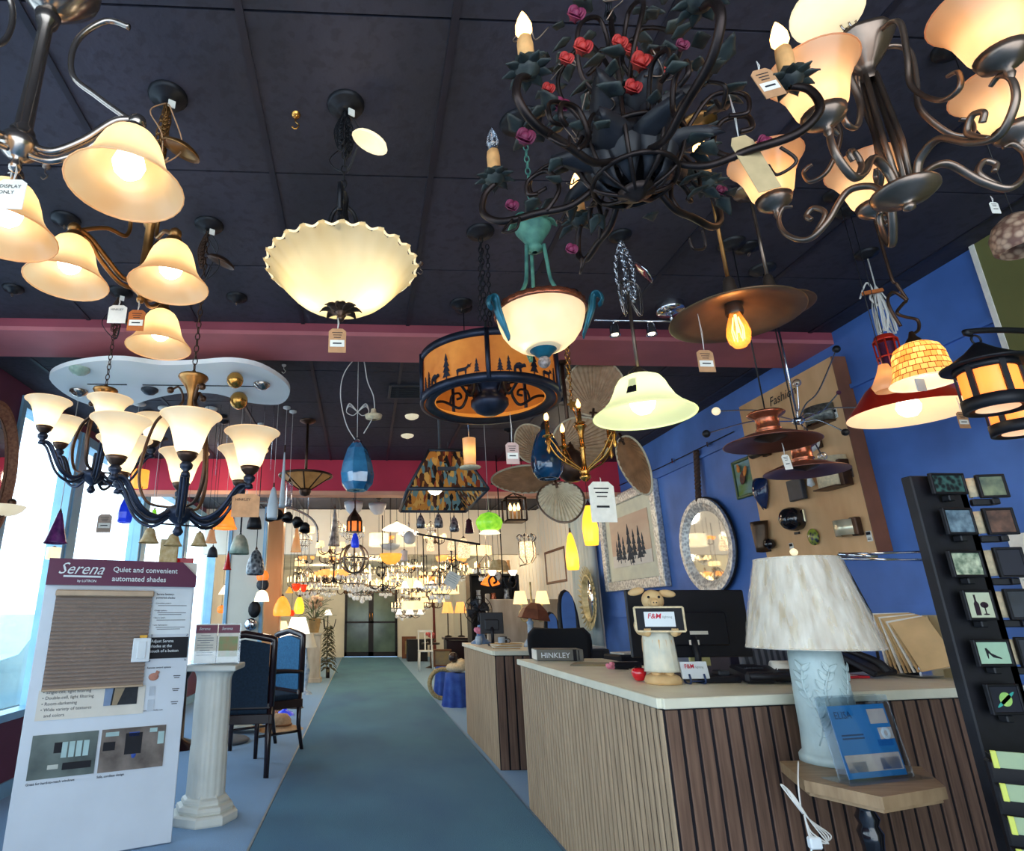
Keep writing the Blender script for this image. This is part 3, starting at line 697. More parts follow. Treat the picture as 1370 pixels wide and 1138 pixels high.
# ------------------------------------------------------------------ rose chandelier
mat('rose_red', '#9c1f24', .6, 0, .3, 30, 0, '#c8443a'); mat('rose_mauve', '#6d2340', .6, 0, .3, 30); mat('leaf_dark', '#15171a', .5, 0, .4, 30, .1, '#3c423c'); mat('fabric_dark', '#111015', .5, 0, .4, 12, .1, '#2c2a30'); mat('iron_rust', '#2a211f', .4, .7, .4, 16, .1)
def leafsheet(b, p, d, L, W, up=V((0, 0, 1)), fold=.25, lob=0):
    d = V(d).normalized(); s = d.cross(up); s = s.normalized() if s.length > 1e-4 else V((1, 0, 0)); n = s.cross(d)
    def f(u, v):
        w = W * (math.sin(PI * min(1, .06 + .94 * u ** .75)) * (1 + lob * math.cos(u * 16))) * (v - .5)
        return V(p) + d * (L * u) + s * w + n * (abs(v - .5) * W * fold - L * .22 * u * u)
    b.sheet(6, 4, f, .0016)
hI = onY(845, 215, .95)
root = thing('rose_chandelier', 'black wrought candle chandelier wound with red roses and dark leaves', 'chandelier', hI, 'chandeliers')
rn = random.Random(5)
for k in range(6):
    a = 30 + 60 * k; P = lambda r, z, t=0: pol(r, a, z) + V((-math.sin(math.radians(a)), math.cos(math.radians(a)), 0)) * t
    R, dz = .275, .06; m = MB()
    m.tube(spline([P(.05, -.02), P(.12, -.06), P(.19, -.055), P(R - .01, -.05), P(R + .03, -.015), P(R + .024, .03), P(R, dz - .01)], 8), [.006, .0075, .008, .0075, .006], 8)
    m.tube(spline([P(.17, -.06, .005), P(.14, -.02, .01), P(.16, .03, .01), P(.2, .025, .008), P(.205, -.005, .005), P(.185, -.01, .0)], 7), .005, 7)
    m.tube(spline([P(.1, .02, -.01), P(.15, .07, -.02), P(.2, .05, -.02), P(.2, .01, -.02), P(.17, .015, -.02)], 6), .0042, 6)
    m.tube(spline([P(.24, -.06, .01), P(.26, -.09, .02), P(.23, -.1, .03), P(.22, -.075, .03)], 6), .003, 6)
    m.build('arm', 'iron_rust', root)
    c = MB(); c.lathe([(.006, dz - .012), (.018, dz - .004), (.03, dz + .012), (.027, dz + .012), (.014, dz + .004)], 18, P(R, 0), rip=lambda t, i, r, h: (r * (1 + .12 * math.cos(t * 8)), h + .002 * math.cos(t * 8)))
    for j in range(9): leafsheet(c, P(R, dz) + pol(.014, 40 * j), pol(1, 40 * j, .15), .03, .02, fold=.3)
    c.build('leaf_bobeche', 'leaf_dark', root)
    c = MB(); c.lathe([(.0145, dz), (.015, dz + .01), (.0138, dz + .03), (.0142, dz + .06), (.0125, dz + .076), (.006, dz + .078)], 16, P(R, 0), rip=lambda t, i, r, h: (r * (1 + .05 * math.cos(t * 5 + i)), h)); c.build('candle_sleeve', 'candle', root)
    lit = k != 2
    flame_bulb(root, P(R, dz + .078), .95, lit)
b = MB(); Cg = V((0, 0, .02))
for k in range(9):
    a = 40 * k; b.tube(spline([Cg + pol(.012, a, -.1), Cg + pol(.075, a, -.07), Cg + pol(.1, a, 0), Cg + pol(.085, a, .06), Cg + pol(.03, a, .1)], 6), .004, 6)
b.ring(.1, .005, Cg, n=32); b.ring(.078, .005, Cg + V((0, 0, -.067)), n=28); b.ring(.06, .004, Cg + V((0, 0, .085)), n=24)
b.lathe([(.001, -.115), (.012, -.11), (.02, -.1), (.035, -.094), (.01, -.085)], 16, Cg)
b.tube([Cg + V((0, 0, .08)), Cg + V((0, 0, .36))], .006, 8)
for k in range(6):
    a = 60 * k + 20; b.tube(spline([Cg + pol(.03, a, .1), Cg + pol(.1, a, .15), Cg + pol(.12, a + 12, .24), Cg + pol(.06, a + 20, .3), Cg + pol(.03, a + 20, .25), Cg + pol(.06, a + 15, .22)], 7), .0048, 6)
b.build('cage', 'iron_rust', root)
b = MB()
for k in range(8):
    a = 45 * k + 10
    def f(u, v, a=a): 
        th = PI * (.12 + .66 * u); r = .092 * math.sin(th); return Cg + pol(r * (1 - .12 * abs(v - .5) * 2), a + (v - .5) * 50 * math.sin(PI * (u * .9 + .08)), -.095 * math.cos(th))
    b.sheet(7, 5, f, .002)
b.build('dark_petals', 'fabric_dark', root)
b = MB()
for k in range(14):
    a = 360 / 7 * (k % 7) + 12; z0 = .0 if k < 7 else .075
    leafsheet(b, Cg + pol(.05, a, z0 - .05), pol(1, a + 14, .5 if k < 7 else 1.1), .115, .075, fold=.5, lob=.12)
b.build('black_leaves', 'fabric_dark', root)
b = MB()
for k in range(120):
    a = rn.uniform(0, 360); z = rn.choice([rn.uniform(.1, .36), rn.uniform(-.05, .1)]); r = rn.uniform(.05, .15) if z > .1 else rn.uniform(.1, .22)
    p = pol(r, a, z); leafsheet(b, p, pol(1, a + rn.uniform(-70, 70), rn.uniform(-.6, .8)), rn.uniform(.03, .055), rn.uniform(.02, .034), lob=.25)
b.build('foliage', 'leaf_dark', root)
b = MB()
for k in range(26):
    a = rn.uniform(0, 360); r0 = rn.uniform(.05, .2); z0 = rn.uniform(-.05, .3); q = [pol(r0, a, z0)]
    for j in range(5): q.append(q[-1] + V((rn.uniform(-.03, .03), rn.uniform(-.03, .03), rn.uniform(-.02, .03))))
    b.tube(spline(q, 5), .0016, 5)
b.build('tendrils', 'pewter', root)
def rose(p, s, m):
    b = MB(); b.ball(p, s * .5, 8)
    for j in range(7):
        a0 = j * 2.1; r0 = s * (.45 + .08 * j)
        def f(u, v, a0=a0, r0=r0): 
            a = a0 + (u - .5) * 2.0; rr = r0 * (.45 + .75 * v * v); return V(p) + V((rr * math.cos(a), -s * (-.4 + 1.0 * v - .3 * (2 * u - 1) ** 2 - .05 * j) , rr * math.sin(a)))
        b.sheet(5, 3, f, .0012)
    b.build('rose', m, root)
for (u, v, Y, s, m_) in ((770, 18, .8, .016, 'rose_mauve'), (757, 78, .82, .013, 'rose_red'), (779, 62, .82, .017, 'rose_red'), (828, 56, .85, .015, 'rose_red'), (843, 66, .86, .012, 'rose_red'), (857, 82, .84, .02, 'rose_red'), (880, 92, .85, .013, 'rose_red'), (846, 116, .86, .016, 'rose_red'), (702, 183, .9, .018, 'rose_mauve'), (750, 140, .9, .016, 'rose_mauve'), (684, 275, 1.05, .014, 'rose_mauve'), (764, 333, 1.1, .013, 'rose_mauve'), (964, 255, 1.0, .012, 'rose_mauve'), (1022, 190, .85, .014, 'rose_mauve'), (912, 60, .85, .013, 'rose_mauve'), (733, 118, .88, .012, 'rose_red')):
    rose(onY(u, v, Y) - hI, s, m_)
canopy_part(root, CZ - hI.z, .07); b = MB(); chain(b, (0, 0, .36), (0, 0, CZ - hI.z - .03), .036, .003, .011); b.build('chain', 'black_iron', root)
tag_thing(onY(1012, 82, .8), .042, .062, 'brown tag with a white label hanging at the right of the rose chandelier', 'kraft', None, .02, tilt=-20, group=None)
tag_thing(onY(975, 125, .86), .046, .12, 'long blank cream card hanging from the rose chandelier on white string', mat('card_tan', '#bfa67c', .85, 0, .1, 20), None, .1, body=False, tilt=-18, group=None, cat='tag', blank=True)

# ------------------------------------------------------------------ generic hanging helpers
def rod_to_ceiling(root, z0, m='black_iron', r=.005, can=True, cr=.06, cm=None, zc=CZ, xy=(0, 0)):
    b = MB(); b.tube([(xy[0], xy[1], z0), (xy[0], xy[1], zc - root.location[2] - .01)], r, 8); b.build('rod', m, root)
    if can: canopy_part(root, zc - root.location[2], cr, cm or m, xy=xy)
def cord_to_ceiling(root, z0, m='white_wire', r=.0015, zc=CZ, cm='black_iron', cr=.05):
    b = MB(); b.tube([(0, 0, z0), (0, 0, zc - root.location[2] - .01)], r, 5); b.build('cord', m, root)
    if cr: canopy_part(root, zc - root.location[2], cr, cm)

# ------------------------------------------------------------------ metal disc pendant with Edison bulb
mat('disc_metal', '#8a6d52', .42, .6, .35, 6, 0, '#5b4737')
def disc_pendant(p, R, label, lit=True):
    root = thing('disc_pendant', label, 'pendant lamp', p, None)
    b = MB(); b.lathe([(.012, .05), (.03, .045), (.06, .038), (R * .8, .008), (R, .0), (R + .004, .002), (R, .006), (R * .8, .015), (.06, .046), (.03, .055), (.012, .06)], 40); b.build('disc', 'disc_metal', root)
    b = MB(); b.lathe([(.024, .01), (.026, .018), (.024, .05), (.02, .1), (.016, .13), (.01, .14)], 18); b.build('socket', 'pewter', root)
    if lit:
        b = MB(); b.lathe([(.013, .02), (.02, .0), (.03, -.03), (.034, -.055), (.03, -.08), (.018, -.096), (.002, -.102)], 18); b.build('bulb', mat('amber_glass', '#f2a850', .1, 0, .05, trans=0.0, alpha=.35, emit='#ff9c3c', es=.5), root)
        b = MB()
        for k in range(6): b.tube([pol(.008, 60 * k, .0), pol(.017, 60 * k + 8, -.04), pol(.014, 60 * k + 20, -.075)], .0016, 5)
        b.tube([(0, 0, .01), (0, 0, -.05)], .004, 6); b.build('filament', 'hot', root); light(V(p) + V((0, 0, -.05)), 1.0, '#ffae5c', .025)
    rod_to_ceiling(root, .13, 'old_gold' if lit else 'pewter', .006)
    return root
hL = onY(984, 425, 1.62)
disc_pendant(hL, .185, 'wide flat weathered disc pendant with a glowing squirrel-cage bulb')
disc_pendant(onY(1036, 412, 1.95), .13, 'smaller brown disc pendant peeking out behind the one with the squirrel-cage bulb', False)
tag_thing(hL + V((-.13, -.02, 0)), .05, .07, 'kraft tag hanging from the flat disc pendant', 'kraft', None, .12)

# ------------------------------------------------------------------ big pale green bell pendant
glowglass('green_bell', '#dfe6b4', .45, '#dfe8b0', .5, '#eef0c8', 3)
hM = onY(862, 556, 2.26); root = thing('bell_pendant', 'large pale green glass bell pendant with a black sticker', 'pendant lamp', hM)
shade(root, [(.12, 1.0), (.3, .99), (.42, .92), (.5, .78), (.56, .6), (.66, .38), (.8, .2), (.94, .08), (1.0, 0)], .195, .17, (0, 0, 0), 'green_bell', 44)
bulb(root, (0, 0, .055), .05, 'hot_white', 1.5, '#fff0c0')
b = MB(); b.lathe([(.012, .165), (.03, .168), (.028, .185), (.018, .2), (.01, .21)], 18); b.tube([(0, 0, .2), (0, 0, .56)], .0075, 8)
for s in (-1, 1): b.tube([(0, 0, .22), (.04 * s, 0, .19), (.05 * s, 0, .16)], .003, 6)
b.build('stem', 'pewter', root)
q = MB()
for i in range(1):
    th = math.radians(228)
    def f(u, v): 
        r = (.66 - .2 * v) * .195; z = (.36 + .38 * v) * .17; a = th + (u - .5) * .3; return V((r * 1.02 * math.cos(a), r * 1.02 * math.sin(a), z + .003))
    q.sheet(5, 5, f, .001)
q.build('sticker', 'black', root)
b = MB(); rn = random.Random(9)
for k in range(5):
    a = rn.uniform(0, 6.28); s = .035; z1 = CZ - hM.z - .03; P = spline([(0, 0, z1), (math.cos(a) * s, math.sin(a) * s, z1 - .12), (math.cos(a) * s * .7, math.sin(a) * s * .9, z1 - .3), (0, 0, z1 - .16), (0, 0, z1)], 4)
    for p, q2 in zip(P, P[1:]): chain(b, p, q2, .03, .0022, .008, 6)
b.build('chain', 'chrome', root)
b = MB(); chain(b, (0, 0, .56), (0, 0, CZ - hM.z - .03), .034, .0024, .009)
b.build('main_chain', 'chrome', root)
canopy_part(root, CZ - hM.z, .05, 'black_iron')
b = MB(); b.lathe([(.001, .02), (.05, .01), (.06, 0), (.05, .004), (.001, .012)], 24, (.07, -.02, CZ - hM.z - .2), (.8, -.5, .6), rip=lambda a, i, r, h: (r * (1 + .05 * math.cos(a * 12)), h)); b.build('spare_canopy', 'chrome', root)
b = MB()
for k in range(7):
    a = k * 1.7; b.tube(spline([(.0, 0, .62), (math.cos(a) * .05, -.01, .58), (math.cos(a) * .04 + .01, .02 * math.sin(a), .45), (.0, 0, .54)], 5), .002, 5)
b.build('cord_loops', 'nickel', root)

# ------------------------------------------------------------------ track light
p1 = onZ(795, 428, 2.70); p2 = onZ(932, 420, 2.70); p2 = V((p2.x, p1.y + .0, 2.70)); c = (p1 + p2) / 2
root = thing('track_light', 'slim chrome track light with lit spot heads under the pink beam', 'track light', (c.x, c.y, 2.7))
b = MB(); b.tube([p1 - root.location, p2 - root.location + V((.35, 0, 0))], .006, 8); b.build('rail', 'chrome', root)
b = MB(); b.lathe([(.001, .05), (.02, .05), (.07, .056), (.075, .07), (.075, .1)], 28, (.17, 0, 0)); b.tube([(.17, 0, 0), (.17, 0, .06)], .008, 8); b.build('ceiling_canopy', 'chrome', root)
for (u, v) in ((822, 441), (871, 440)):
    q = onY(u, v, c.y) - root.location; b = MB(); b.tube([(q.x, 0, 0), (q.x, 0, q.z + .03)], .005, 6)
    b.lathe([(.018, .03), (.024, .02), (.026, -.02), (.028, -.032)], 18, (q.x, 0, q.z)); b.lathe([(.03, -.034), (.026, -.036), (.018, -.03)], 18, (q.x, 0, q.z)); o = b.build('spot_head', 'chrome', root)
    b = MB(); b.ball((q.x, 0, q.z - .024), .019, 12, (1, 1, .6)); b.build('lamp', 'hot_white', o)

# ------------------------------------------------------------------ palm leaf ceiling fan
mat('palm', '#ab8d6e', .8, 0, .15, 30, .2, '#c4a686'); mat('palm_pale', '#c4b698', .8, 0, .12, 30, .2, '#dcd0b4'); mat('palm_brown', '#9a704c', .7, 0, .2, 16, .2)
FY = 3.5; fc = onY(765, 625, FY)
root = thing('palm_fan', 'ceiling fan with woven palm leaf blades edged in pale cord', 'ceiling fan', fc)
b = MB(); b.lathe([(.001, -.09), (.04, -.085), (.07, -.06), (.085, -.02), (.085, .05), (.06, .09), (.03, .11), (.02, .14)], 28); b.build('motor', 'bronze', root)
b = MB(); b.tube([(0, 0, .13), (0, 0, CZ - fc.z - .03)], .012, 10); b.lathe([(.02, CZ - fc.z - .09), (.05, CZ - fc.z - .07), (.075, CZ - fc.z - .02), (.078, CZ - fc.z)], 24); b.build('down_rod', 'bronze', root)
def blade(c, d, n, L, W, m, label=None, heart=.0):
    """c centre, d long axis from the hub outwards, n face normal"""
    d = V(d).normalized(); n = V(n); n = (n - d * n.dot(d)).normalized(); s = d.cross(n); b = MB()
    K = 60
    out = []
    for k in range(K):
        t = 2 * PI * k / K; x = math.cos(t); y = math.sin(t); rr = 1 - .12 * heart * (1 + math.cos(2 * t)) ; out.append((x * L / 2, y * W / 2 * (1 - .16 * x)))
    cen = V(c) - d * (L * .42)
    vs = [cen + n * .004]
    for ring_ in (.33, .66, 1.0):
        for k, (x, y) in enumerate(out):
            q = V(c) + d * x + s * y; p = cen.lerp(q, ring_); p = p + n * ((.01 if k % 2 else -.008) * ring_ * (1 if ring_ < 1 else .5)); vs.append(p)
    fs = [(0, 1 + k, 1 + (k + 1) % K) for k in range(K)]
    for r_ in range(2): fs += [(1 + r_ * K + k, 1 + (r_ + 1) * K + k, 1 + (r_ + 1) * K + (k + 1) % K, 1 + r_ * K + (k + 1) % K) for k in range(K)]
    nv = len(vs); vs2 = vs + [p - n * .003 for p in vs]; fs2 = fs + [tuple(nv + i for i in f[::-1]) for f in fs]
    b.add(vs2, fs2); o = b.build('blade', m, root)
    e = MB(); e.tube([V(c) + d * x + s * y for x, y in out], .006, 6, closed=True); e.build('cord_edge', 'palm_pale' if m != 'palm_pale' else 'pewter', o)
    i = MB(); i.tube([cen - d * .06, cen + d * .02], .009, 6); i.box(cen - d * .01 - n * .008, (.05, .03, .012)); i.build('blade_iron', 'bronze', o)
    return o
toCam = V((-.35, -1, -.3))
def bl(u, v, dy, duv, n, Lp, Wp, m):
    c = onY(u, v, FY + dy); e = onY(u + duv[0], v + duv[1], FY + dy * 1.3); k = pxm(c); blade(c - fc, e - c, n, Lp * k, Wp * k, m)
bl(797, 517, .08, (6, -60), (-.3, -1, -.45), 88, 80, 'palm')
bl(778, 592, .0, (40, -12), (-.2, -1, -.5), 84, 70, 'palm')
bl(712, 592, .2, (-20, -30), (-.2, -1, -.3), 60, 46, 'palm')
bl(700, 641, .1, (-50, 0), (.0, -.5, -1), 84, 58, 'palm_brown')
bl(849, 622, -.1, (22, 46), (-1, -.5, -.35), 84, 44, 'palm_brown')
bl(751, 671, -.25, (10, 34), (-.2, -1, -.1), 66, 60, 'palm_pale')

# ------------------------------------------------------------------ blue egg pendant
glowglass('egg_blue', '#1b4f7a', .02, '#1b4f7a', .2, '#123453', 5); mat('egg_gloss', '#174a74', .08, .1, .3, 6, 0, '#0c2438', coat=.8)
pE = onY(731, 610, 2.9); root = thing('egg_pendant', 'glossy deep blue egg shaped glass pendant in front of the palm fan', 'pendant lamp', pE)
k = pxm(pE); b = MB(); b.lathe([(.25 * 21 * k, 36 * k), (.5 * 21 * k, 30 * k), (.78 * 21 * k, 16 * k), (.97 * 21 * k, -2 * k), (21 * k, -12 * k), (.92 * 21 * k, -22 * k), (.62 * 21 * k, -31 * k), (.55 * 21 * k, -31 * k), (.88 * 21 * k, -20 * k)], 32); b.build('shade', 'egg_gloss', root)
b = MB(); b.lathe([(.02, 36 * k), (.016, 44 * k), (.005, 48 * k)], 14); b.build('cap', 'black', root); cord_to_ceiling(root, 46 * k, 'black_wire', .0025)

# ------------------------------------------------------------------ brass candle chandelier
hO = onY(783, 636, 2.78); root = thing('chandelier', 'brass candle chandelier with slim paired arms in front of the palm fan', 'chandelier', hO, 'chandeliers')
b = MB(); b.lathe([(.001, -.03), (.012, -.026), (.02, -.018), (.026, -.012), (.026, .0), (.018, .006), (.024, .016), (.024, .026), (.014, .034), (.011, .06), (.012, .13), (.018, .138), (.011, .146), (.012, .2), (.022, .235), (.03, .245), (.03, .25), (.012, .252)], 20); b.build('column', 'brass', root)
def candle_(p, lit=True):
    b = MB(); b.lathe([(.008, 0), (.012, .004), (.026, .012), (.026, .016), (.01, .018)], 16, p); b.build('bobeche', 'brass', root)
    b = MB(); b.lathe([(.0105, .018), (.0105, .09), (.006, .092)], 12, p); b.build('candle_sleeve', 'brass' , root); flame_bulb(root, V(p) + V((0, 0, .09)), .75, lit)
candle_((0, 0, .25))
for a in (188, 305, 20, 100):
    P = lambda r, z: pol(r, a, z); m = MB(); Ra = .175
    m.tube(spline([P(.015, .02), P(.06, .045), P(.11, .07), P(.15, .11), P(Ra, .16), P(Ra, .18)], 6), .005, 6)
    m.tube(spline([P(.015, .03), P(.06, .06), P(.11, .1), P(.145, .15), P(Ra - .006, .18)], 6), .004, 6)
    m.lathe([(.003, .1), (.012, .12), (.006, .14), (.014, .16), (.006, .18)], 12, P(Ra, 0)); m.build('arm', 'brass', root); candle_(P(Ra, .175))
b = MB(); chain(b, (-.03, .01, .5), (-.03, .01, CZ - hO.z - .03), .034, .0024, .009); chain(b, (-.03, .01, .34), (-.01, .0, CZ - hO.z - .04)); b.tube([(0, 0, .24), (-.03, .01, .36)], .003, 6); b.build('chain', 'brass', root)
b = MB(); b.prism([(.03 * math.cos(PI * j / 5) * (1 if j % 2 else .5), .03 * math.sin(PI * j / 5) * (1 if j % 2 else .5)) for j in range(10)], .003, (-.03, 0, .36)); b.build('star', 'brass', root)
canopy_part(root, CZ - hO.z)
tO = tag_thing(hO + V((.05, -.05, -.02)), .12, .19, 'cream folded sheet of lamp drawings hanging under the brass candle chandelier', 'paper', None, .02, body=False, group=None, cat='tag')

# ------------------------------------------------------------------ copper pendants
def copper_pendant(p, R, label):
    root = thing('copper_pendant', label, 'pendant lamp', p, 'copper disc pendants')
    b = MB(); b.lathe([(R * .2, .035), (R * .3, .03), (R * .55, .03), (R * .62, .024), (R * .98, .0), (R, -.004), (R * .97, -.005), (R * .6, .018), (R * .2, .024)], 44); b.build('disc', 'dark_copper', root)
    b = MB(); b.lathe([(R * .3, .03), (R * .24, .036), (R * .23, .05), (R * .27, .056), (R * .24, .062), (R * .24, .1), (R * .27, .106), (R * .38, .118), (R * .4, .124), (R * .36, .13), (R * .3, .126), (R * .1, .13)], 28); b.build('neck', 'copper', root)
    b = MB(); b.lathe([(.001, .0), (R * .25, .012), (R * .34, .02)], 24); b.build('diffuser', 'bronze', root)
    rod_to_ceiling(root, .128, 'black_wire', .003)
    return root
copper_pendant(onY(1032, 592, 2.3), .178, 'upper copper pendant lamp with a wide dark disc and bright copper neck')
pp = onY(1078, 630, 2.5); copper_pendant(pp, .165, 'lower copper pendant lamp half behind the other one')
tag_thing(onY(1046, 592, 2.25), .032, .06, 'white narrow tag hanging between the two copper pendants', 'paper', None, .05, body=False, tilt=-8)

# ------------------------------------------------------------------ spider lamp: chrome arms with black and clear balls
pS = onY(1068, 563, 2.75); root = thing('spider_lamp', 'chrome spider lamp with curved arms ending in black and clear balls', 'pendant lamp', pS)
b = MB(); b.lathe([(.001, -.02), (.02, -.015), (.03, 0), (.02, .015), (.001, .02)], 16); b.build('hub', 'chrome', root)
for (u, v, m_, r) in ((1119, 467, 'black', .019), (1122, 525, 'maroon', .011), (1066, 512, 'clear', .02), (1131, 578, 'black', .017), (958, 550, 'ivory', .02), (945, 580, 'black', .018), (1150, 545, 'chrome', .008), (1100, 610, 'clear', .02)):
    e = onY(u, v, 2.7 if v < 560 else 2.6) - pS; m = MB(); mid = e * .5 + V((0, 0, -.03 if v < 540 else .03)); m.tube(spline([(0, 0, 0), e * .2 + V((0, 0, .01)), mid, e], 7), .0035, 6); o = m.build('arm', 'chrome', root)
    q = MB(); q.ball(e, r, 14); q.build('ball', m_, o)
rod_to_ceiling(root, .015, 'chrome', .005)

# ------------------------------------------------------------------ red dome, mosaic bell
mat('red_enamel', '#c22a17', .3, 0, .1, 3, coat=.4); glowglass('inner_cream', '#f3d6ac', .35, None, .1)
hR = onY(1218, 553, 2.35); root = thing('dome_pendant', 'orange red enamel dome pendant with a cream inside', 'pendant lamp', hR); R = .225
b = MB(); b.lathe([(.02, .165), (R * .28, .16), (R * .48, .145), (R * .62, .115), (R * .8, .06), (R * .97, .01), (R, 0)], 44); b.build('shade', 'red_enamel', root)
b = MB(); b.lathe([(.02, .16), (R * .28, .155), (R * .47, .14), (R * .61, .11), (R * .79, .056), (R * .96, .008), (R, -.001)], 44); b.build('lining', 'inner_cream', root)
bulb(root, (0, 0, .03), .045, 'hot_white', .8, '#ffd7a0'); b = MB(); b.lathe([(.022, .16), (.02, .2), (.01, .22)], 16); b.build('cap', 'black_iron', root); cord_to_ceiling(root, .21, 'white_wire', .003)
b = MB(); rn = random.Random(3)
for k in range(9):
    a = rn.uniform(0, 6.28); s = .03; b.tube(spline([(0, 0, .62), (math.cos(a) * s, math.sin(a) * s, .52), (math.cos(a) * s * 1.3, math.sin(a) * s, .38), (math.cos(a + .6) * s, math.sin(a + .6) * s, .46), (0, 0, .62)], 5), .003, 5)
b.tube(spline([(-.09, 0, .55), (-.06, -.02, .62), (-.02, 0, .6), (-.04, 0, .55), (.01, 0, .5)], 6), .004, 6)
b.build('cord_coil', 'white_wire', root)
b = MB(); b.box((-.05, -.03, .57), (.1, .012, .016), rot('Y', -12).to_3x3()); b.build('cord_clip', 'kraft_red', root)
tag_thing(hR + V((.01, -.2, 0)), .045, .068, 'brown tag with a pale label hanging from the red dome pendant', 'kraft', None, .06)
def mosaic_mat(name, es):
    m, nt, out = newmat(name); L = nt.links.new
    tc = N(nt, 'ShaderNodeTexCoord'); sep = N(nt, 'ShaderNodeSeparateXYZ'); L(tc.outputs['Object'], sep.inputs[0])
    at = N(nt, 'ShaderNodeMath', operation='ARCTAN2'); L(sep.outputs[1], at.inputs[0]); L(sep.outputs[0], at.inputs[1])
    cb = N(nt, 'ShaderNodeCombineXYZ'); ma = N(nt, 'ShaderNodeMath', operation='MULTIPLY'); ma.inputs[1].default_value = 2.6; L(at.outputs[0], ma.inputs[0]); mz = N(nt, 'ShaderNodeMath', operation='MULTIPLY'); mz.inputs[1].default_value = 19; L(sep.outputs[2], mz.inputs[0]); L(ma.outputs[0], cb.inputs[0]); L(mz.outputs[0], cb.inputs[1])
    br = N(nt, 'ShaderNodeTexBrick'); br.inputs['Scale'].default_value = 1.0; br.inputs['Mortar Size'].default_value = .03; br.inputs['Brick Width'].default_value = .62; br.inputs['Row Height'].default_value = .4; br.inputs['Color1'].default_value = srgb('#f7cf7a'); br.inputs['Color2'].default_value = srgb('#e08a3c'); br.inputs['Mortar'].default_value = srgb('#7a2f14'); L(cb.outputs[0], br.inputs['Vector'])
    d = N(nt, 'ShaderNodeBsdfTranslucent'); d2 = N(nt, 'ShaderNodeBsdfDiffuse'); e = N(nt, 'ShaderNodeEmission', Strength=es); mx = N(nt, 'ShaderNodeMixShader', Fac=.5); ad = N(nt, 'ShaderNodeAddShader')
    for n in (d, d2, e): L(br.outputs['Color'], n.inputs['Color'])
    L(d.outputs[0], mx.inputs[1]); L(d2.outputs[0], mx.inputs[2]); L(mx.outputs[0], ad.inputs[0]); L(e.outputs[0], ad.inputs[1]); L(ad.outputs[0], out.inputs[0]); MATS[name] = m; m.cycles.emission_sampling = 'NONE'
mosaic_mat('mosaic', .5)
hQ = onY(1238, 511, 1.75); root = thing('mosaic_pendant', 'small bell pendant of yellow and orange mosaic glass in front of the red dome', 'pendant lamp', hQ); R = .092
b = MB(); b.lathe([(.02, .135), (R * .45, .132), (R * .66, .118), (R * .76, .095), (R * .8, .06), (R * .88, .025), (R, 0)], 36); b.build('shade', 'mosaic', root)
b = MB(); b.ring(R, .003, n=36); b.lathe([(R * .98, .001), (R * .86, .02), (R * .78, .05), (R * .74, .09)], 36); b.build('lining', 'ivory', root)
b = MB(); b.box((-.07, -.05, -.03), (.03, .004, .04)); b.build('sticker', 'paper', root)
bulb(root, (0, 0, .05), .028, 'hot_white', .9, '#ffdf9a'); bulb(root, (-.0, 0, .1), .02, 'hot_white', .3, '#ffdf9a', name='upper_bulb')
b = MB(); b.lathe([(.03, .132), (.02, .15), (.012, .16), (.006, .18)], 16); b.tube(spline([(0, 0, .17), (.03, 0, .19), (.035, 0, .225), (0, 0, .235), (-.03, 0, .25), (0, 0, .285), (.015, 0, .3), (-.02, 0, .33), (-.045, 0, .31), (-.05, 0, .27), (-.03, 0, .2)], 7), .005, 7); b.tube(spline([(.02, 0, .3), (.0, 0, .36), (-.015, 0, .42), (-.01, 0, CZ - hQ.z - .02)], 6), .005, 7); b.build('scroll_stem', 'bronze', root); canopy_part(root, CZ - hQ.z, .055)
pl = onY(1190, 478, 2.05); root = thing('lantern_pendant', 'small red wire lantern behind the mosaic bell', 'lantern', pl)
b = MB(); 
for k in range(8): b.tube([pol(.035, 45 * k, -.07), pol(.038, 45 * k, .07)], .003, 5)
for z in (-.07, 0, .07): b.ring(.037, .004, (0, 0, z), n=20, m=6)
b.lathe([(.038, .07), (.03, .09), (.005, .095)], 20); b.build('cage', 'red_enamel', root)
b = MB(); b.lathe([(.026, -.06), (.026, .06)], 16); b.build('glass', mat('plum', '#4a2340', .2), root); cord_to_ceiling(root, .09, 'black_wire')
pl = onY(1186, 505, 1.95); root = thing('cone_pendant', 'peach glass cone pendant tucked beside the mosaic bell', 'pendant lamp', pl)
shade(root, [(.3, 1), (.5, .7), (1, .2), (.85, 0)], .05, .1, (0, 0, -.05), 'peach_cup', 18); bulb(root, (0, 0, 0), .015, 'warm_bulb', .25); cord_to_ceiling(root, .05, 'black_wire')

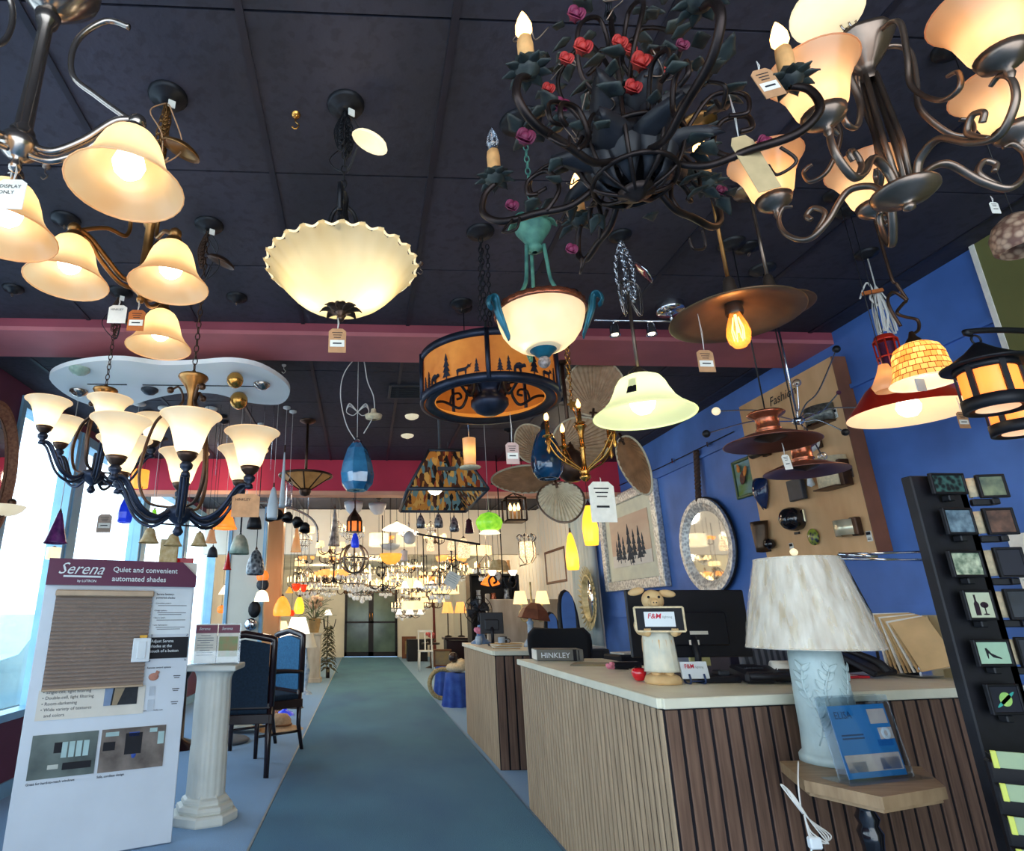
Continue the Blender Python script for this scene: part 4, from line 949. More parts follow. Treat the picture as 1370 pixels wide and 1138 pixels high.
# ------------------------------------------------------------------ craftsman lanterns at right
glowglass('lantern_glass', '#e58a3e', .6, '#f08f3e', .3, '#f2a45c', 3, (1, 1, .3))
mat('lantern_black', '#15151b', .5, .3, .2, 8)
def lantern(p, label):
    root = thing('lantern', label, 'lantern', p, 'craftsman lanterns'); R = .067; H = .112
    b = MB(); b.lathe([(R + .002, 0), (R + .006, .0), (R + .006, .035), (R + .0, .037), (R - .006, .0), (R + .002, 0)], 32)
    b.lathe([(R - .004, H + .018), (R + .03, H + .016), (R + .032, H + .022), (R + .02, H + .026), (R * .55, H + .062), (R * .2, H + .085), (.008, H + .09)], 32)
    b.lathe([(R - .002, H + .0), (R + .004, H), (R + .004, H + .02), (R - .002, H + .02)], 32)
    for k in range(6): b.box(pol(R + .001, 60 * k + 12, H / 2 + .015), (.006, .014, H), rot('Z', 60 * k + 12).to_3x3())
    b.build('frame', 'lantern_black', root)
    for k in range(6):
        g = MB(); g.lathe([(R - .004, .034), (R - .004, H)], 6, arc=(math.radians(60 * k + 17), math.radians(60 * k + 67))); g.build('glass_panel', 'lantern_glass', root)
    b = MB(); b.lathe([(R - .02, .004), (R - .035, .03), (.02, .035)], 24); b.build('bottom_glass', 'inner_cream', root)
    b = MB(); b.ring(.014, .003, (0, 0, H + .1), (0, 1, 0), 16, 6); b.tube(spline([(-.01, 0, H + .118), (-.02, 0, H + .125), (.1, .0, H + .133), (.4, .05, H + .15)], 5), .009, 8); b.box((.41, .05, H + .1), (.02, .1, .2)); b.build('bracket_arm', 'lantern_black', root)
    light(V(p) + V((0, 0, .08)), .9, '#ff9a4a', .03); return root
lantern(onY(1336, 548, 1.5), 'black craftsman lantern with orange glass on a bracket at the right edge')
lantern(onY(1368, 580, 1.72), 'second black craftsman lantern with orange glass, lower and behind the first')
pT = onY(1371, 330, 1.3); root = thing('capiz_pendant', 'shell mosaic dome pendant cut by the right edge', 'pendant lamp', pT)
b = MB(); b.lathe([(.01, .1), (.03, .09), (.05, .07), (.062, .04), (.06, .0), (.05, -.01)], 28); b.build('shade', mat('capiz', '#c9a98e', .4, 0, .2, 60, .1, '#7d5a4c', 'voronoi'), root); cord_to_ceiling(root, .1, 'black_wire')
tag_thing(onY(1325, 262, 1.25), .024, .034, 'tiny white tag beside the shell mosaic pendant', 'paper', None, .02, body=False)
# ------------------------------------------------------------------ right wall
FX = 2.715
mat('plywood', '#e6bb8a', .55, 0, .08, 5, 0, '#c99a6a', 'noise', (1, 1, .4)); mat('plywood_edge', '#7a4c36', .6, 0, .12, 8)
mat('blue_glaze', '#14274f', .12, 0, .3, 8, coat=.6); mat('gloss_black', '#15141a', .12, .1, .1, coat=.6); mat('slate', '#2c3038', .5, 0, .15, 20, .1); mat('linen', '#d9c6a2', .8, 0, .12, 60); mat('silver_band', '#cfc6a8', .25, .5, .1, 20, 0, '#e8e0c4', 'noise', (1, 1, .1)); mat('mirror', '#e8eef2', .03, 1.0, 0); mat('silver_leaf', '#a9adb0', .45, .5, .3, 40, .4, '#dfe2e0', 'voronoi')
root = thing('display_board', 'tall pale plywood display board for sconces on the blue wall', 'display board', (FX, 3.12, 1.5))
b = MB(); b.bbox((0, 0, 0), (.083, .9, 1.12)); b.build('panel', 'plywood', root)
b = MB(); b.bbox((-.002, -.006, 0), (.083, 0, 1.12)); b.build('side_edge', 'plywood_edge', root)
def on_board(u, v): return onX(u, v, FX)
def sconce(u, v, label, parts, name='wall_sconce', cat='wall lamp', grp='sconces on the plywood board', X=FX):
    p = onX(u, v, X); root = thing(name, label, cat, p, grp)
    for nm, fn, m in parts: b = MB(); fn(b); b.build(nm, m, root)
    return root
# local axes: -x out of the wall
sconce(1022, 662, 'pointed oval sconce of glossy dark blue ceramic', [('shade', lambda b: b.sheet(12, 10, lambda u, v: V((-.012 - .055 * math.sin(PI * v) * math.sin(PI * min(1, u * .8 + .15)), (v - .5) * .16 * (1.0 - .82 * u ** 2.2), .1 - .2 * u + .014 * math.cos((v - .5) * PI))), .004), 'blue_glaze'), ('backplate', lambda b: b.rbox((-.006, 0, .02), (.012, .07, .1), .004), 'black')])
sconce(1072, 655, 'flat dark slate square sconce under the copper pendants', [('shade', lambda b: b.rbox((-.03, 0, 0), (.03, .13, .13), .004), 'slate'), ('backplate', lambda b: b.rbox((-.008, 0, 0), (.016, .08, .08), .003), 'black')])
sconce(1068, 694, 'round glossy black bowl sconce', [('shade', lambda b: b.lathe([(.002, -.11), (.035, -.105), (.06, -.085), (.073, -.055), (.074, -.02), (.07, -.0)], 26, (0, 0, 0), (1, 0, 0)), 'gloss_black'), ('backplate', lambda b: b.rbox((-.01, -.06, .01), (.02, .04, .08), .004), 'chrome'), ('switch', lambda b: b.box((-.012, .02, -.085), (.01, .04, .014)), 'black')])
sconce(1091, 718, 'small round dark glass plaque sconce with green and yellow flecks', [('shade', lambda b: b.ball((-.014, 0, 0), .045, 20, (.35, 1, 1.1)), mat('fleck', '#1c2740', .2, 0, .5, 45, 0, '#93a03c', 'voronoi'))])
def halfcyl(b, w, h, out, x0=0):
    b.sheet(14, 1, lambda u, v: V((x0 - out * math.sin(PI * u), (u - .5) * w + 0 if False else -w / 2 * math.cos(PI * u), (v - .5) * h)), .004)
sconce(1138, 706, 'cream and grey metal band sconce near the right edge of the board', [('shade', lambda b: halfcyl(b, .15, .085, .075), 'silver_band'), ('backplate', lambda b: b.rbox((-.02, -.065, 0), (.04, .05, .1), .006), 'bronze')])
sconce(1118, 632, 'linen half cylinder sconce with dark frame, above the metal band sconce', [('shade', lambda b: halfcyl(b, .2, .17, .09), 'linen'), ('frame', lambda b: [b.rbox((-.03, -.1, -.02), (.06, .03, .15), .005), b.rbox((-.045, 0, -.09), (.09, .18, .008), .003)], 'bronze')])
sconce(1100, 556, 'pleated silver mesh half cylinder sconce at the top of the board', [('shade', lambda b: halfcyl(b, .2, .1, .08), mat('mesh_silver', '#8e9088', .35, .6, .4, 60, .2, '#4e504c')), ('frame', lambda b: b.rbox((-.02, 0, -.055), (.08, .19, .008), .003), 'bronze')])
sconce(1028, 603, 'dark tubular sconce half hidden by the upper copper pendant', [('shade', lambda b: b.tube([(-.05, -.1, 0), (-.05, .1, 0)], .032, 16), 'black'), ('backplate', lambda b: b.rbox((-.015, 0, 0), (.03, .06, .07), .004), 'bronze')])
sconce(1096, 592, 'round white glass ball sconce behind the copper pendants', [('shade', lambda b: b.ball((-.07, 0, 0), .06, 18), 'white'), ('backplate', lambda b: b.rbox((-.01, 0, 0), (.02, .06, .07), .004), 'bronze')])
sconce(1024, 718, 'tall folded brown metal sconce at the lower left of the board', [('shade', lambda b: [b.sheet(6, 6, lambda u, v: V((-.02 - .06 * math.sin(PI * v), (v - .5) * (.17 - .1 * u), .1 - .2 * u)), .004)], mat('brown_metal', '#4a3a2c', .35, .6, .3, 6)), ('lamp_cup', lambda b: b.ball((-.03, -.075, -.055), .035, 16), 'gloss_black'), ('backplate', lambda b: b.rbox((-.01, .0, -.06), (.02, .08, .08), .004), 'black')])
sconce(1080, 648, 'tiny white bulb socket sconce right of the slate square', [('socket', lambda b: b.lathe([(.012, .05), (.014, .02), (.02, -.01), (.02, -.02), (.001, -.03)], 14, (-.03, -.07, 0)), 'white')])
for i, (u, v, wh) in enumerate(((1118, 553, 'beside the silver mesh sconce'), (1139, 632, 'beside the linen sconce'), (1164, 717, 'beside the cream metal band sconce'), (1014, 728, 'beside the folded brown sconce'), (1060, 732, 'under the black bowl sconce'))):
    p = on_board(u, v); root = thing('price_card', 'small printed price card on the board ' + wh, 'price card', p + V((-.004, 0, 0)), 'price cards on the plywood board')
    b = MB(); b.rbox((0, 0, 0), (.004, .035, .055), .001); b.build('card', 'paper' if i % 2 == 0 else 'pewter', root)
    b = MB(); b.box((-.003, 0, .015), (.001, .028, .016)); b.box((-.003, 0, -.01), (.001, .02, .003)); b.box((-.003, 0, -.017), (.001, .024, .003)); b.build('print', 'ink', root)
b = MB(); p = on_board(1040, 533); b.text('Fashion', .085, p + V((-.003, .08, -.03)), (0, -1, 0), (0, .18, 1), .001, shear=.4)
o = b.build('script_lettering', 'ink', bpy.data.objects['display_board']); o.location = -V(bpy.data.objects['display_board'].location)

# framed pictures and mirrors on the wall
def wallframe(name, y0, y1, z0, z1, w, depth, fm, label, cat, inner, X=WX, mat_w=0, mm=None, lean=0):
    """y0 far edge, y1 near edge"""
    root = thing(name, label, cat, (X, (y0 + y1) / 2, (z0 + z1) / 2)); W = abs(y0 - y1); H = z1 - z0
    b = MB()
    for s in (-1, 1): b.rbox((-depth / 2, s * (W - w) / 2, 0), (depth, w, H), .006); b.rbox((-depth / 2, 0, s * (H - w) / 2), (depth, W - 2 * w, w), .006)
    b.build('frame', fm, root); x = -depth * .35
    if mat_w: b = MB(); b.box((x, 0, 0), (.004, W - 2 * w, H - 2 * w)); b.build('mat_board', mm, root); x -= .006
    b = MB(); b.box((x, 0, 0), (.004, W - 2 * w - 2 * mat_w, H - 2 * w - 2 * mat_w)); o = b.build('picture', inner, root)
    return root, x - .003, W - 2 * w - 2 * mat_w, H - 2 * w - 2 * mat_w, o
mat('dawn_sky', '#d8b8a0', .7, 0, .08, 2, 0, '#efd8bc', 'noise', (1, .5, 2)); mat('snow', '#e8e4da', .7, 0, .05, 6); mat('pine_ink', '#343c48', .8, 0, .3, 20)
root, x, W, H, o = wallframe('framed_picture', 6.95, 5.53, 1.43, 2.43, .1, .06, 'silver_leaf', 'large white and silver framed picture of dark snowy pines', 'picture', 'dawn_sky', mat_w=.14, mm=mat('mat_cream', '#e6e6cf', .8, 0, .05))
b = MB(); b.box((x + .001, 0, -H * .38), (.002, W, H * .24)); b.build('snow_bank', 'snow', o)
for yy, z0, h, w in ((.26, -.22, .34, .16), (.16, -.22, .27, .14), (.02, -.25, .42, .2), (-.1, -.2, .3, .15), (-.22, -.24, .36, .18), (-.3, -.2, .24, .12), (.33, -.2, .22, .1), (-.04, -.26, .2, .1)):
    b = MB(); b.prism([((px_ - .5) * w, z0 + py_ * h) for px_, py_ in PINE], .002, (x - .002 - .0005 * h, yy, 0), (0, 1, 0), (0, 0, 1)); b.build('pine', 'pine_ink', o)
wallframe('framed_picture', 4.34, 4.1, 2.0, 2.285, .022, .02, mat('green_frame', '#3d5a3c', .5, 0, .2), 'small green framed picture of a rooster left of the display board', 'picture', mat('sky_green', '#7fa0b0', .8, 0, .3, 6, 0, '#6f8a3c', 'noise', (1, 1, 2)))
r_ = bpy.data.objects['framed_picture.001']; b = MB()
b.ball((-.022, .0, .0), .045, 14, (.1, .75, 1.15), rot('X', 25).to_3x3()); b.build('rooster_body', mat('hen_brown', '#8a4a22', .8, 0, .5, 40, 0, '#2c2a3c'), r_.children[1] if len(r_.children) > 1 else r_)
b = MB(); b.ball((-.024, .03, .07), .022, 10, (.15, 1, 1.2)); b.ball((-.024, .035, .1), .012, 8, (.15, 1.2, .8)); b.ball((-.024, -.04, .04), .03, 10, (.1, .7, 1.4), rot('X', 30).to_3x3()); b.build('rooster_head', mat('comb', '#c4452c', .7, 0, .3, 30, 0, '#e0a03c'), r_.children[1])
# round rope mirror
pM = onX(949, 729, WX - .02); root = thing('wall_mirror', 'oval mirror with wide mosaic silver frame hung on a thick braided rope', 'mirror', pM)
b = MB()
def oval(b, r0, r1, x0, x1, sy, sz, n=56):
    ring_ = [(r0, x0), (r0 * .35 + r1 * .65, x1), (r1, x1), (r1, x0 * .5)]
    for i in range(len(ring_) - 1):
        vs = []
        for r, xx in ring_[i:i + 2]: vs += [V((xx, r * sy * math.cos(2 * PI * k / n), r * sz * math.sin(2 * PI * k / n))) for k in range(n)]
        b.add(vs, [(k, (k + 1) % n, n + (k + 1) % n, n + k) for k in range(n)], True)
oval(b, .72, 1.0, -.012, -.045, .38, .375); b.build('frame', 'silver_leaf', root)
b = MB(); b.ring(.375, .012, (-.012, 0, 0), (1, 0, 0), 48, 8, 1.0); b.build('dark_edge', 'black', root)
b = MB(); b.add([V((-.014, .74 * .38 * math.cos(2 * PI * k / 48), .74 * .375 * math.sin(2 * PI * k / 48))) for k in range(48)], [list(range(48))]); b.add([V((-.009, .74 * .38 * math.cos(2 * PI * k / 48), .74 * .375 * math.sin(2 * PI * k / 48))) for k in range(48)], [list(range(48))[::-1]]); b.build('glass', 'mirror', root)
b = MB(); top = onX(933, 603, WX - .02) - pM; q = V((-.02, .0, .36))
for s in range(3): b.tube([q.lerp(top, t / 24) + V((.012 * math.cos(t * 1.1 + s * 2.1) - .01, .014 * math.sin(t * 1.1 + s * 2.1), 0)) for t in range(25)], .014, 6)
b.build('rope', mat('rope', '#4a3830', .9, 0, .3, 60, .4), root)
# cable running along the wall with small clips
p1 = onX(815, 655, WX - .01); p2 = onX(982, 577, WX - .01); b = MB(); b.tube([p1, (p1 + p2) / 2 + V((0, 0, -.015)), p2], .004, 6); o = b.build('wall_cable', 'black_wire'); tag(o, 'thin dark cable strung along the blue wall above the oval mirror', 'cable')
for t in (.3, .62, .86): q = MB(); q.box(p1.lerp(p2, t) + V((-.01, 0, -.012)), (.02, .02, .04)); q.build('clip', 'chrome', o)
# sunburst mirror
pB = onX(789, 800, WX - .15); root = thing('sunburst_mirror', 'pale gold oval mirror with feathered leaf border on the white planks', 'mirror', pB)
b = MB(); oval(b, .8, 1.0, 0, -.03, .2, .27)
for k in range(34):
    a = 2 * PI * k / 34; c = V((-.02, .2 * math.cos(a), .27 * math.sin(a))); d = V((0, .2 * math.cos(a + .35), .27 * math.sin(a + .35))); leafsheet(b, c, d, .1, .045, V((1, 0, 0)), .3)
b.build('leaf_frame', mat('pale_gold', '#a59a6c', .45, .4, .4, 20, .1, '#e6dcb0'), root)
b = MB(); b.lathe([(.001, -.012), (.2, -.012), (.2, -.006), (.001, -.006)], 40, (0, 0, 0), (1, 0, 0)); o = b.build('glass', 'mirror', root); o.scale = (1, .8, 1.08)
mat('drape', '#a9bcc0', .85, 0, .15, 5, 0, '#d8dcd2', 'noise', (1, 1, .2))
b = MB(); b.sheet(30, 8, lambda u, v: V((WX - .07 + .03 * math.cos(u * 44), 7.2 + .75 * u + .02 * math.sin(v * 6), .85 + 1.75 * v)), .004); o = b.build('drape', 'drape'); tag(o, 'pale grey green fabric drape hanging beside the sunburst mirror', 'drape')
wallframe('framed_picture', 9.3, 8.35, 1.62, 2.1, .035, .03, mat('brown_frame', '#5a3220', .5, 0, .2), 'brown framed dark picture on the white planks behind the small crystal lantern', 'picture', mat('dark_art', '#2c3440', .6, 0, .5, 4, 0, '#7a8488'))
wallframe('framed_picture', 8.25, 7.75, 2.08, 2.5, .01, .02, 'slate', 'dark speckled square art panel high on the white planks', 'picture', mat('speckle', '#1c2028', .5, 0, 0, 26, 0, '#a8acac', 'voronoi'))
wallframe('framed_picture', 10.9, 10.1, 2.0, 2.45, .03, .02, 'cream_wall', 'pale framed print high on the white planks at the far end', 'picture', mat('print_pale', '#c8b69a', .7, 0, .3, 5))
# ------------------------------------------------------------------ counters
def slat_mat(name, c1, c2):
    m, nt, out = newmat(name); L = nt.links.new
    b = N(nt, 'ShaderNodeBsdfPrincipled'); b.inputs['Roughness'].default_value = .6
    tc = N(nt, 'ShaderNodeTexCoord'); mp = N(nt, 'ShaderNodeMapping'); mp.inputs['Scale'].default_value = (22, 22, 1.4); L(tc.outputs['Object'], mp.inputs[0])
    n = N(nt, 'ShaderNodeTexNoise', Scale=3.0, Detail=6.0); L(mp.outputs[0], n.inputs['Vector']); o = ramp(nt, n.outputs[0], [(.25, srgb(c1)), (.75, srgb(c2))]); L(o, b.inputs['Base Color']); L(b.outputs[0], out.inputs[0]); MATS[name] = m
slat_mat('shaded_slats', '#573f33', '#846553'); slat_mat('lit_slats', '#9a8268', '#c9ae8e'); mat('groove', '#17131a', .9, 0, .1); mat('counter_top', '#fbf2da', .4, 0, .04, 8); mat('counter_edge', '#e6e2cc', .5, 0, .05)  # one wood: aisle faces painted lighter, near faces darker, as the light falls
def counter(name, poly, label, faces, top=.9):
    """faces: list of (p0, p1, slat width, material) drawn outside the body"""
    root = thing(name, label, 'counter', (poly[0][0], poly[0][1], 0)); o = V((poly[0][0], poly[0][1], 0)); P = [(p[0] - o.x, p[1] - o.y) for p in poly]
    b = MB(); b.prism(P, top - .04, (0, 0, 0), (1, 0, 0), (0, 1, 0)); b.build('body', 'groove', root)
    for (p0, p1, sw, m) in faces:
        b = MB(); p0, p1 = V((*p0, 0)) - o, V((*p1, 0)) - o; L_ = (p1 - p0).length; d = (p1 - p0) / L_; n = V((d.y, -d.x, 0)); k = int(L_ / sw)
        for i in range(k):
            c = p0 + d * (L_ * (i + .5) / k) + n * .001 + V((0, 0, (top - .04) / 2)); b.rbox(c, (L_ / k - .014, .008, top - .045), .003, Matrix.Rotation(math.atan2(d.y, d.x), 3, 'Z'))
        b.build('slatted_front', m, root)
    t = MB(); c = V((sum(p[0] for p in P) / len(P), sum(p[1] for p in P) / len(P), 0)); t.prism(P, .036, (0, 0, top - .036), (1, 0, 0), (0, 1, 0))
    e = MB()
    for (p0, p1, sw, m) in faces:
        p0, p1 = V((*p0, 0)) - o, V((*p1, 0)) - o; d = (p1 - p0).normalized(); n = V((d.y, -d.x, 0)); r = Matrix.Rotation(math.atan2(d.y, d.x), 3, 'Z'); e.rbox((p0 + p1) / 2 + n * .012 + V((0, 0, top - .018)), ((p1 - p0).length + .02, .026, .036), .003, r)
    t.build('worktop', 'counter_top', root); e.build('worktop_edge', 'counter_edge', root)
    return root
counter('sales_counter', [(1.09, 2.345), (2.775, 2.63), (2.78, 3.35), (1.66, 3.15), (1.66, 4.4), (1.09, 4.4)], 'near L-shaped sales counter with grooved wood panels and cream top', [((1.09, 4.4), (1.09, 2.345), .05, 'lit_slats'), ((1.09, 2.345), (2.775, 2.63), .062, 'shaded_slats')])
counter('sales_counter', [(1.12, 5.4), (1.75, 5.4), (1.75, 7.0), (1.12, 7.0)], 'second grooved wood counter farther down the aisle', [((1.12, 7.0), (1.12, 5.4), .055, 'lit_slats'), ((1.12, 5.4), (1.75, 5.4), .075, 'shaded_slats')])
TZ = .901
def cz(u, v, z=TZ): return onZ(u, v, z)
# hardback book lettered HINKLEY
p = cz(748, 884); root = thing('book', 'thick grey catalogue with white spine lettering at the far end of the near counter', 'book', p, rz=math.radians(-6)); k = pxm(p)
b = MB(); b.rbox((0.01, .1, .036), (.3, .2, .07), .003); b.build('cover', mat('book_grey', '#6f6e68', .5, 0, .1), root)
b = MB(); b.box((-.141, .1, .036), (.004, .185, .06)); b.build('pages', 'paper', root)
b = MB(); b.text('HINKLEY', .047, (-.115, -.0015, .019), t=.0006, bold=.01); b.build('lettering', 'white', root); b = MB(); b.box((.105, -.001, .036), (.022, .003, .07)); b.box((.13, -.002, .036), (.006, .003, .06)); b.build('spine_label', 'ink', root)
p = cz(800, 889); b = MB(); b.prism([(-.19, -.06), (.14, -.14), (.24, .06), (-.08, .16)], .006, (0, 0, 0), (1, 0, 0), (0, 1, 0)); o = b.build('magazine', mat('mag', '#6e7068', .35, 0, .4, 5, 0, '#b39a5c')); o.location = p; tag(o, 'flat open magazine with photos lying right of the grey catalogue', 'magazine')
# monitor seen from behind
def monitor(corners, Y, label, rz=0, name='computer_monitor', sticker=True, toward=1):
    a, b_, c, d = [onY(u, v, Y) for u, v in corners]; cx = (a.x + b_.x) / 2; zt = (a.z + b_.z) / 2; zb = (c.z + d.z) / 2; w = (b_.x - a.x + c.x - d.x) / 2
    root = thing(name, label, 'monitor', (cx, Y, zb), rz=rz); h = zt - zb
    b = MB(); b.rbox((0, 0, h / 2), (w, .022, h), .008); b.rbox((0, -.018 * toward, h * .42), (w * .6, .03, h * .5), .012); b.build('housing', mat('mon_black', '#14151f', .5, 0, .1, 30), root)
    s = MB(); s.box((0, .0125 * toward, h / 2), (w * .96, .001, h * .94)); s.build('screen', mat('screen_dark', '#0c0f16', .1), root)
    b = MB(); b.tube([(0, -.03 * toward, h * .3), (0, -.05 * toward, 0), (0, -.03 * toward, -(zb - TZ - .01))], .016, 8); b.rbox((0, -.02 * toward, -(zb - TZ - .008)), (w * .4, .17, .014), .005); b.build('stand', 'mon_black', root)
    if sticker: b = MB(); b.box((.03, -.035, h * .36), (.09, .002, .016)); b.box((-.0, -.035, h * .22), (.05, .002, .022)); b.build('sticker', 'paper', root)
    return root
monitor([(834, 790), (993, 788), (1003, 880), (842, 878)], 3.06, 'large black monitor seen from behind on the near counter')
# pig figurine holding the plaque
pP = cz(887, 914); root = thing('pig_figurine', 'cream and tan pig figurine in an apron holding a small framed plaque', 'figurine', pP, rz=math.radians(-14)); K_ = .405
mat('pig_tan', '#cfa672', .6, 0, .2, 14, .1, '#e0c08c'); mat('pig_apron', '#c9cbbd', .7, 0, .12, 20, .2, '#e2dcc6')
b = MB(); b.lathe([(.001, 0), (.075, 0), (.078, .012), (.07, .03), (.05, .04), (.001, .042)], 24, rip=lambda a, i, r, h: (r * (1 + .05 * math.cos(3 * a)), h)); b.build('base', 'pig_tan', root)
b = MB(); b.lathe([(.03, .035), (.058, .06), (.064, .1), (.068, .14), (.066, .18), (.056, .22), (.05, .25), (.052, .275), (.04, .3), (.028, .312)], 26, rip=lambda a, i, r, h: (r * (1 + .03 * math.cos(7 * a)), h))
for s in (-1, 1): b.ball((s * .025, -.025, .045), .022, 12, (1, 1.3, .8))
b.build('body', 'pig_tan', root)
b = MB(); b.sheet(16, 12, lambda u, v: V(((.074 - .012 * v) * math.sin((u - .5) * 2.7), -(.076 - .014 * v) * math.cos((u - .5) * 2.7) + .004 * math.cos(u * 40), .05 + .19 * v)), .003); b.tube([V((.062 * math.sin(t * .26), -.062 * math.cos(t * .26), .235)) for t in range(-8, 9)], .008, 6); b.build('apron', 'pig_apron', root)
b = MB(); b.ball((0, -.004, .348), .048, 20, (1, .95, 1.0)); b.ball((-.004, -.044, .338), .026, 16, (1, .9, .85)); b.lathe([(.001, -.016), (.016, -.014), (.018, 0), (.016, .004)], 14, (-.005, -.06, .336), (0, 1, .1)); b.ball((0, -.02, .318), .036, 14, (1, 1, .7)); b.build('head', 'pig_tan', root)
b = MB()
for s in (-1, 1): b.ball((s * .022 - .002, -.047, .362), .006, 8); b.ball((s * .006 - .005, -.076, .338), .003, 6)
b.build('eyes', 'ink', root)
for s in (-1, 1): b = MB(); b.ball((s * .066, .0, .382 + (.006 if s < 0 else -.004)), .034, 14, (1.1, .35, .5), rot('Y', -s * (-14 if s < 0 else -8)).to_3x3()); b.build('ear', 'pig_tan', root)
for s in (-1, 1):
    b = MB(); b.tube(spline([(s * .045, .0, .28), (s * .075, -.02, .25), (s * .078, -.05, .22), (s * .06, -.082, .212)], 5), [.022, .02, .018, .014], 10); b.ball((s * .056, -.088, .212), .017, 12)
    for j in range(4): b.tube([(s * .056 + (j - 1.5) * .007, -.095, .218), (s * .056 + (j - 1.5) * .007, -.106, .228)], .0038, 5)
    b.build('arm', 'pig_tan', root)
b = MB(); w, h, z, y = .2, .1, .268, -.098
for s in (-1, 1): b.rbox((s * w / 2, y, z), (.008, .014, h), .002); b.rbox((0, y, z + s * h / 2), (w, .014, .008), .002)
pl_ = b.build('plaque_frame', 'linen', root)
b = MB(); b.box((0, y + .002, z), (w, .004, h)); b.build('plaque_board', 'ink', pl_)
b = MB(); b.box((0, y - .002, z), (.125, .002, .062)); b.build('card', 'white', pl_)
b = MB(); b.text('F&M', .03, (-.05, y - .0035, z + .003), t=.0004, bold=.012, shear=.2); b.build('red_lettering', mat('print_red', '#c8203c', .6, 0, 0), pl_); b = MB(); b.text('lighting', .014, (.012, y - .0035, z + .005), t=.0004); b.build('grey_lettering', mat('print_grey', '#8c9496', .7, 0, 0), pl_)
# apple
p = cz(856, 911); root = thing('apple_ornament', 'shiny red apple ornament in front of the pig figurine', 'ornament', p)
b = MB(); b.lathe([(.001, .004), (.012, .001), (.022, .006), (.031, .024), (.033, .038), (.028, .052), (.016, .058), (.006, .053), (.001, .05)], 24, rip=lambda a, i, r, h: (r * (1 + .03 * math.cos(5 * a)), h)); b.build('body', mat('apple_red', '#cf1526', .12, 0, .1, coat=.8), root)
b = MB(); b.tube([(0, 0, .05), (.004, 0, .065)], .003, 6); leafsheet(b, (0, 0, .058), (-1, -.3, .2), .026, .02); b.build('leaf', 'black', root)
# business card holder
p = cz(926, 914) + V((.01, -.01, 0)); root = thing('card_holder', 'small dark blue easel holding white business cards, beside the pig', 'card holder', p, rz=math.radians(4))
b = MB(); b.rbox((0, -.004, .055), (.125, .012, .07), .002, rot('X', -10).to_3x3()); b.build('business_cards', 'white', root)
b = MB()
for s in (-1, 1): b.tube(spline([(s * .034, -.018, .04), (s * .034, -.024, .02), (s * .034, -.02, .004), (s * .034, .02, .004), (s * .034, .03, .05)], 4), .0045, 6)
b.tube([(-.034, -.02, .012), (.034, -.02, .012)], .003, 6); b.build('easel', mat('easel_blue', '#22355c', .4, .2), root)
b = MB(); b.text('F&M', .024, (-.05, -.0165, .064), (1, 0, 0), (0, .17, 1), t=.0004, bold=.012); b.build('red_lettering', 'print_red', root); b = MB(); b.text('lighting', .013, (.0, -.0165, .064), (1, 0, 0), (0, .17, 1), t=.0004); b.build('grey_lettering', 'print_grey', root)
# pink flower pen and black case
p = cz(820, 897); root = thing('flower_pen', 'pen topped with a pink silk flower lying on the near counter', 'pen', p); b = MB(); b.tube([(0, 0, .012), (.09, .01, .008)], .005, 6); b.build('pen', 'black', root); b = MB()
for j in range(9): b.ball((-.012 + .014 * math.cos(j * 2.4), .014 * math.sin(j * 2.4), .018 + .008 * (j % 3)), .012, 8)
b.build('flower', mat('silk_pink', '#e5899e', .8, 0, .15, 40), root)
p = cz(838, 896); b = MB(); b.rbox((.04, .04, .018), (.16, .07, .034), .008); o = b.build('pencil_case', 'mon_black'); o.location = p + V((0, .06, 0)); tag(o, 'low black case behind the red apple ornament', 'case')
# glasses/phone tray, terminal
p = cz(966, 914) + V((0, -.03, 0)); root = thing('stapler_tray', 'small dark tray of desk bits behind the business card holder', 'tray', p + V((0, .1, 0))); b = MB(); b.rbox((0, 0, .015), (.2, .12, .03), .006); b.build('tray', 'mon_black', root); b = MB(); b.rbox((-.05, 0, .045), (.06, .05, .03), .006); b.rbox((.03, -.02, .04), (.05, .06, .02), .004); b.build('bits', 'slate', root)
p = cz(955, 893) + V((0, .14, 0)); b = MB(); b.rbox((0, 0, .05), (.12, .02, .1), .002); o = b.build('note_pad', mat('note_yellow', '#d4cf8c', .8)); o.location = p; tag(o, 'pale yellow note pad standing under the big monitor', 'note pad')
p = cz(1022, 912) + V((0, -.05, .006)); root = thing('card_terminal', 'black card payment terminal with a roll of white receipt paper', 'card terminal', p, rz=math.radians(-5))
b = MB(); b.sheet(8, 2, lambda u, v: V((-.11 + .1 * u * 0 + .22 * v - .0, .1 - .16 * u, .02 + .035 * math.sin(PI * min(1, .2 + u * .8)))), .02); b.rbox((-.06, .03, .03), (.13, .16, .05), .015, rot('X', 8).to_3x3()); b.rbox((.06, .02, .03), (.1, .12, .06), .012); b.build('body', 'mon_black', root)
b = MB(); b.tube([(.015, .0, .06), (.095, .0, .06)], .026, 18); b.sheet(6, 1, lambda u, v: V((.018 + .075 * v, -.02 - .02 * u, .075 - .05 * u * u)), .001); b.build('paper_roll', 'paper', root)
b = MB()
for i in range(3):
    for j in range(4): b.rbox((-.1 + i * .025, -.03 + j * .022, .058 - j * .003), (.018, .014, .006), .002)
b.build('keys', 'slate', root)
p = cz(1140, 907) + V((-.1, 0, 0)); b = MB(); b.rbox((0, .05, .006), (.34, .16, .01), .002, rot('Z', 4).to_3x3()); o = b.build('catalogue', mat('red_print', '#b5262c', .4, 0, .2, 20)); o.location = p; root = o; tag(o, 'flat red and white catalogue lying behind the big table lamp', 'catalogue')
b = MB()
for j in range(6): b.box((-.02, .0 + j * .02 - .01, .012), (.3, .004, .001), rot('Z', 4).to_3x3())
b.build('print_lines', 'paper', o)
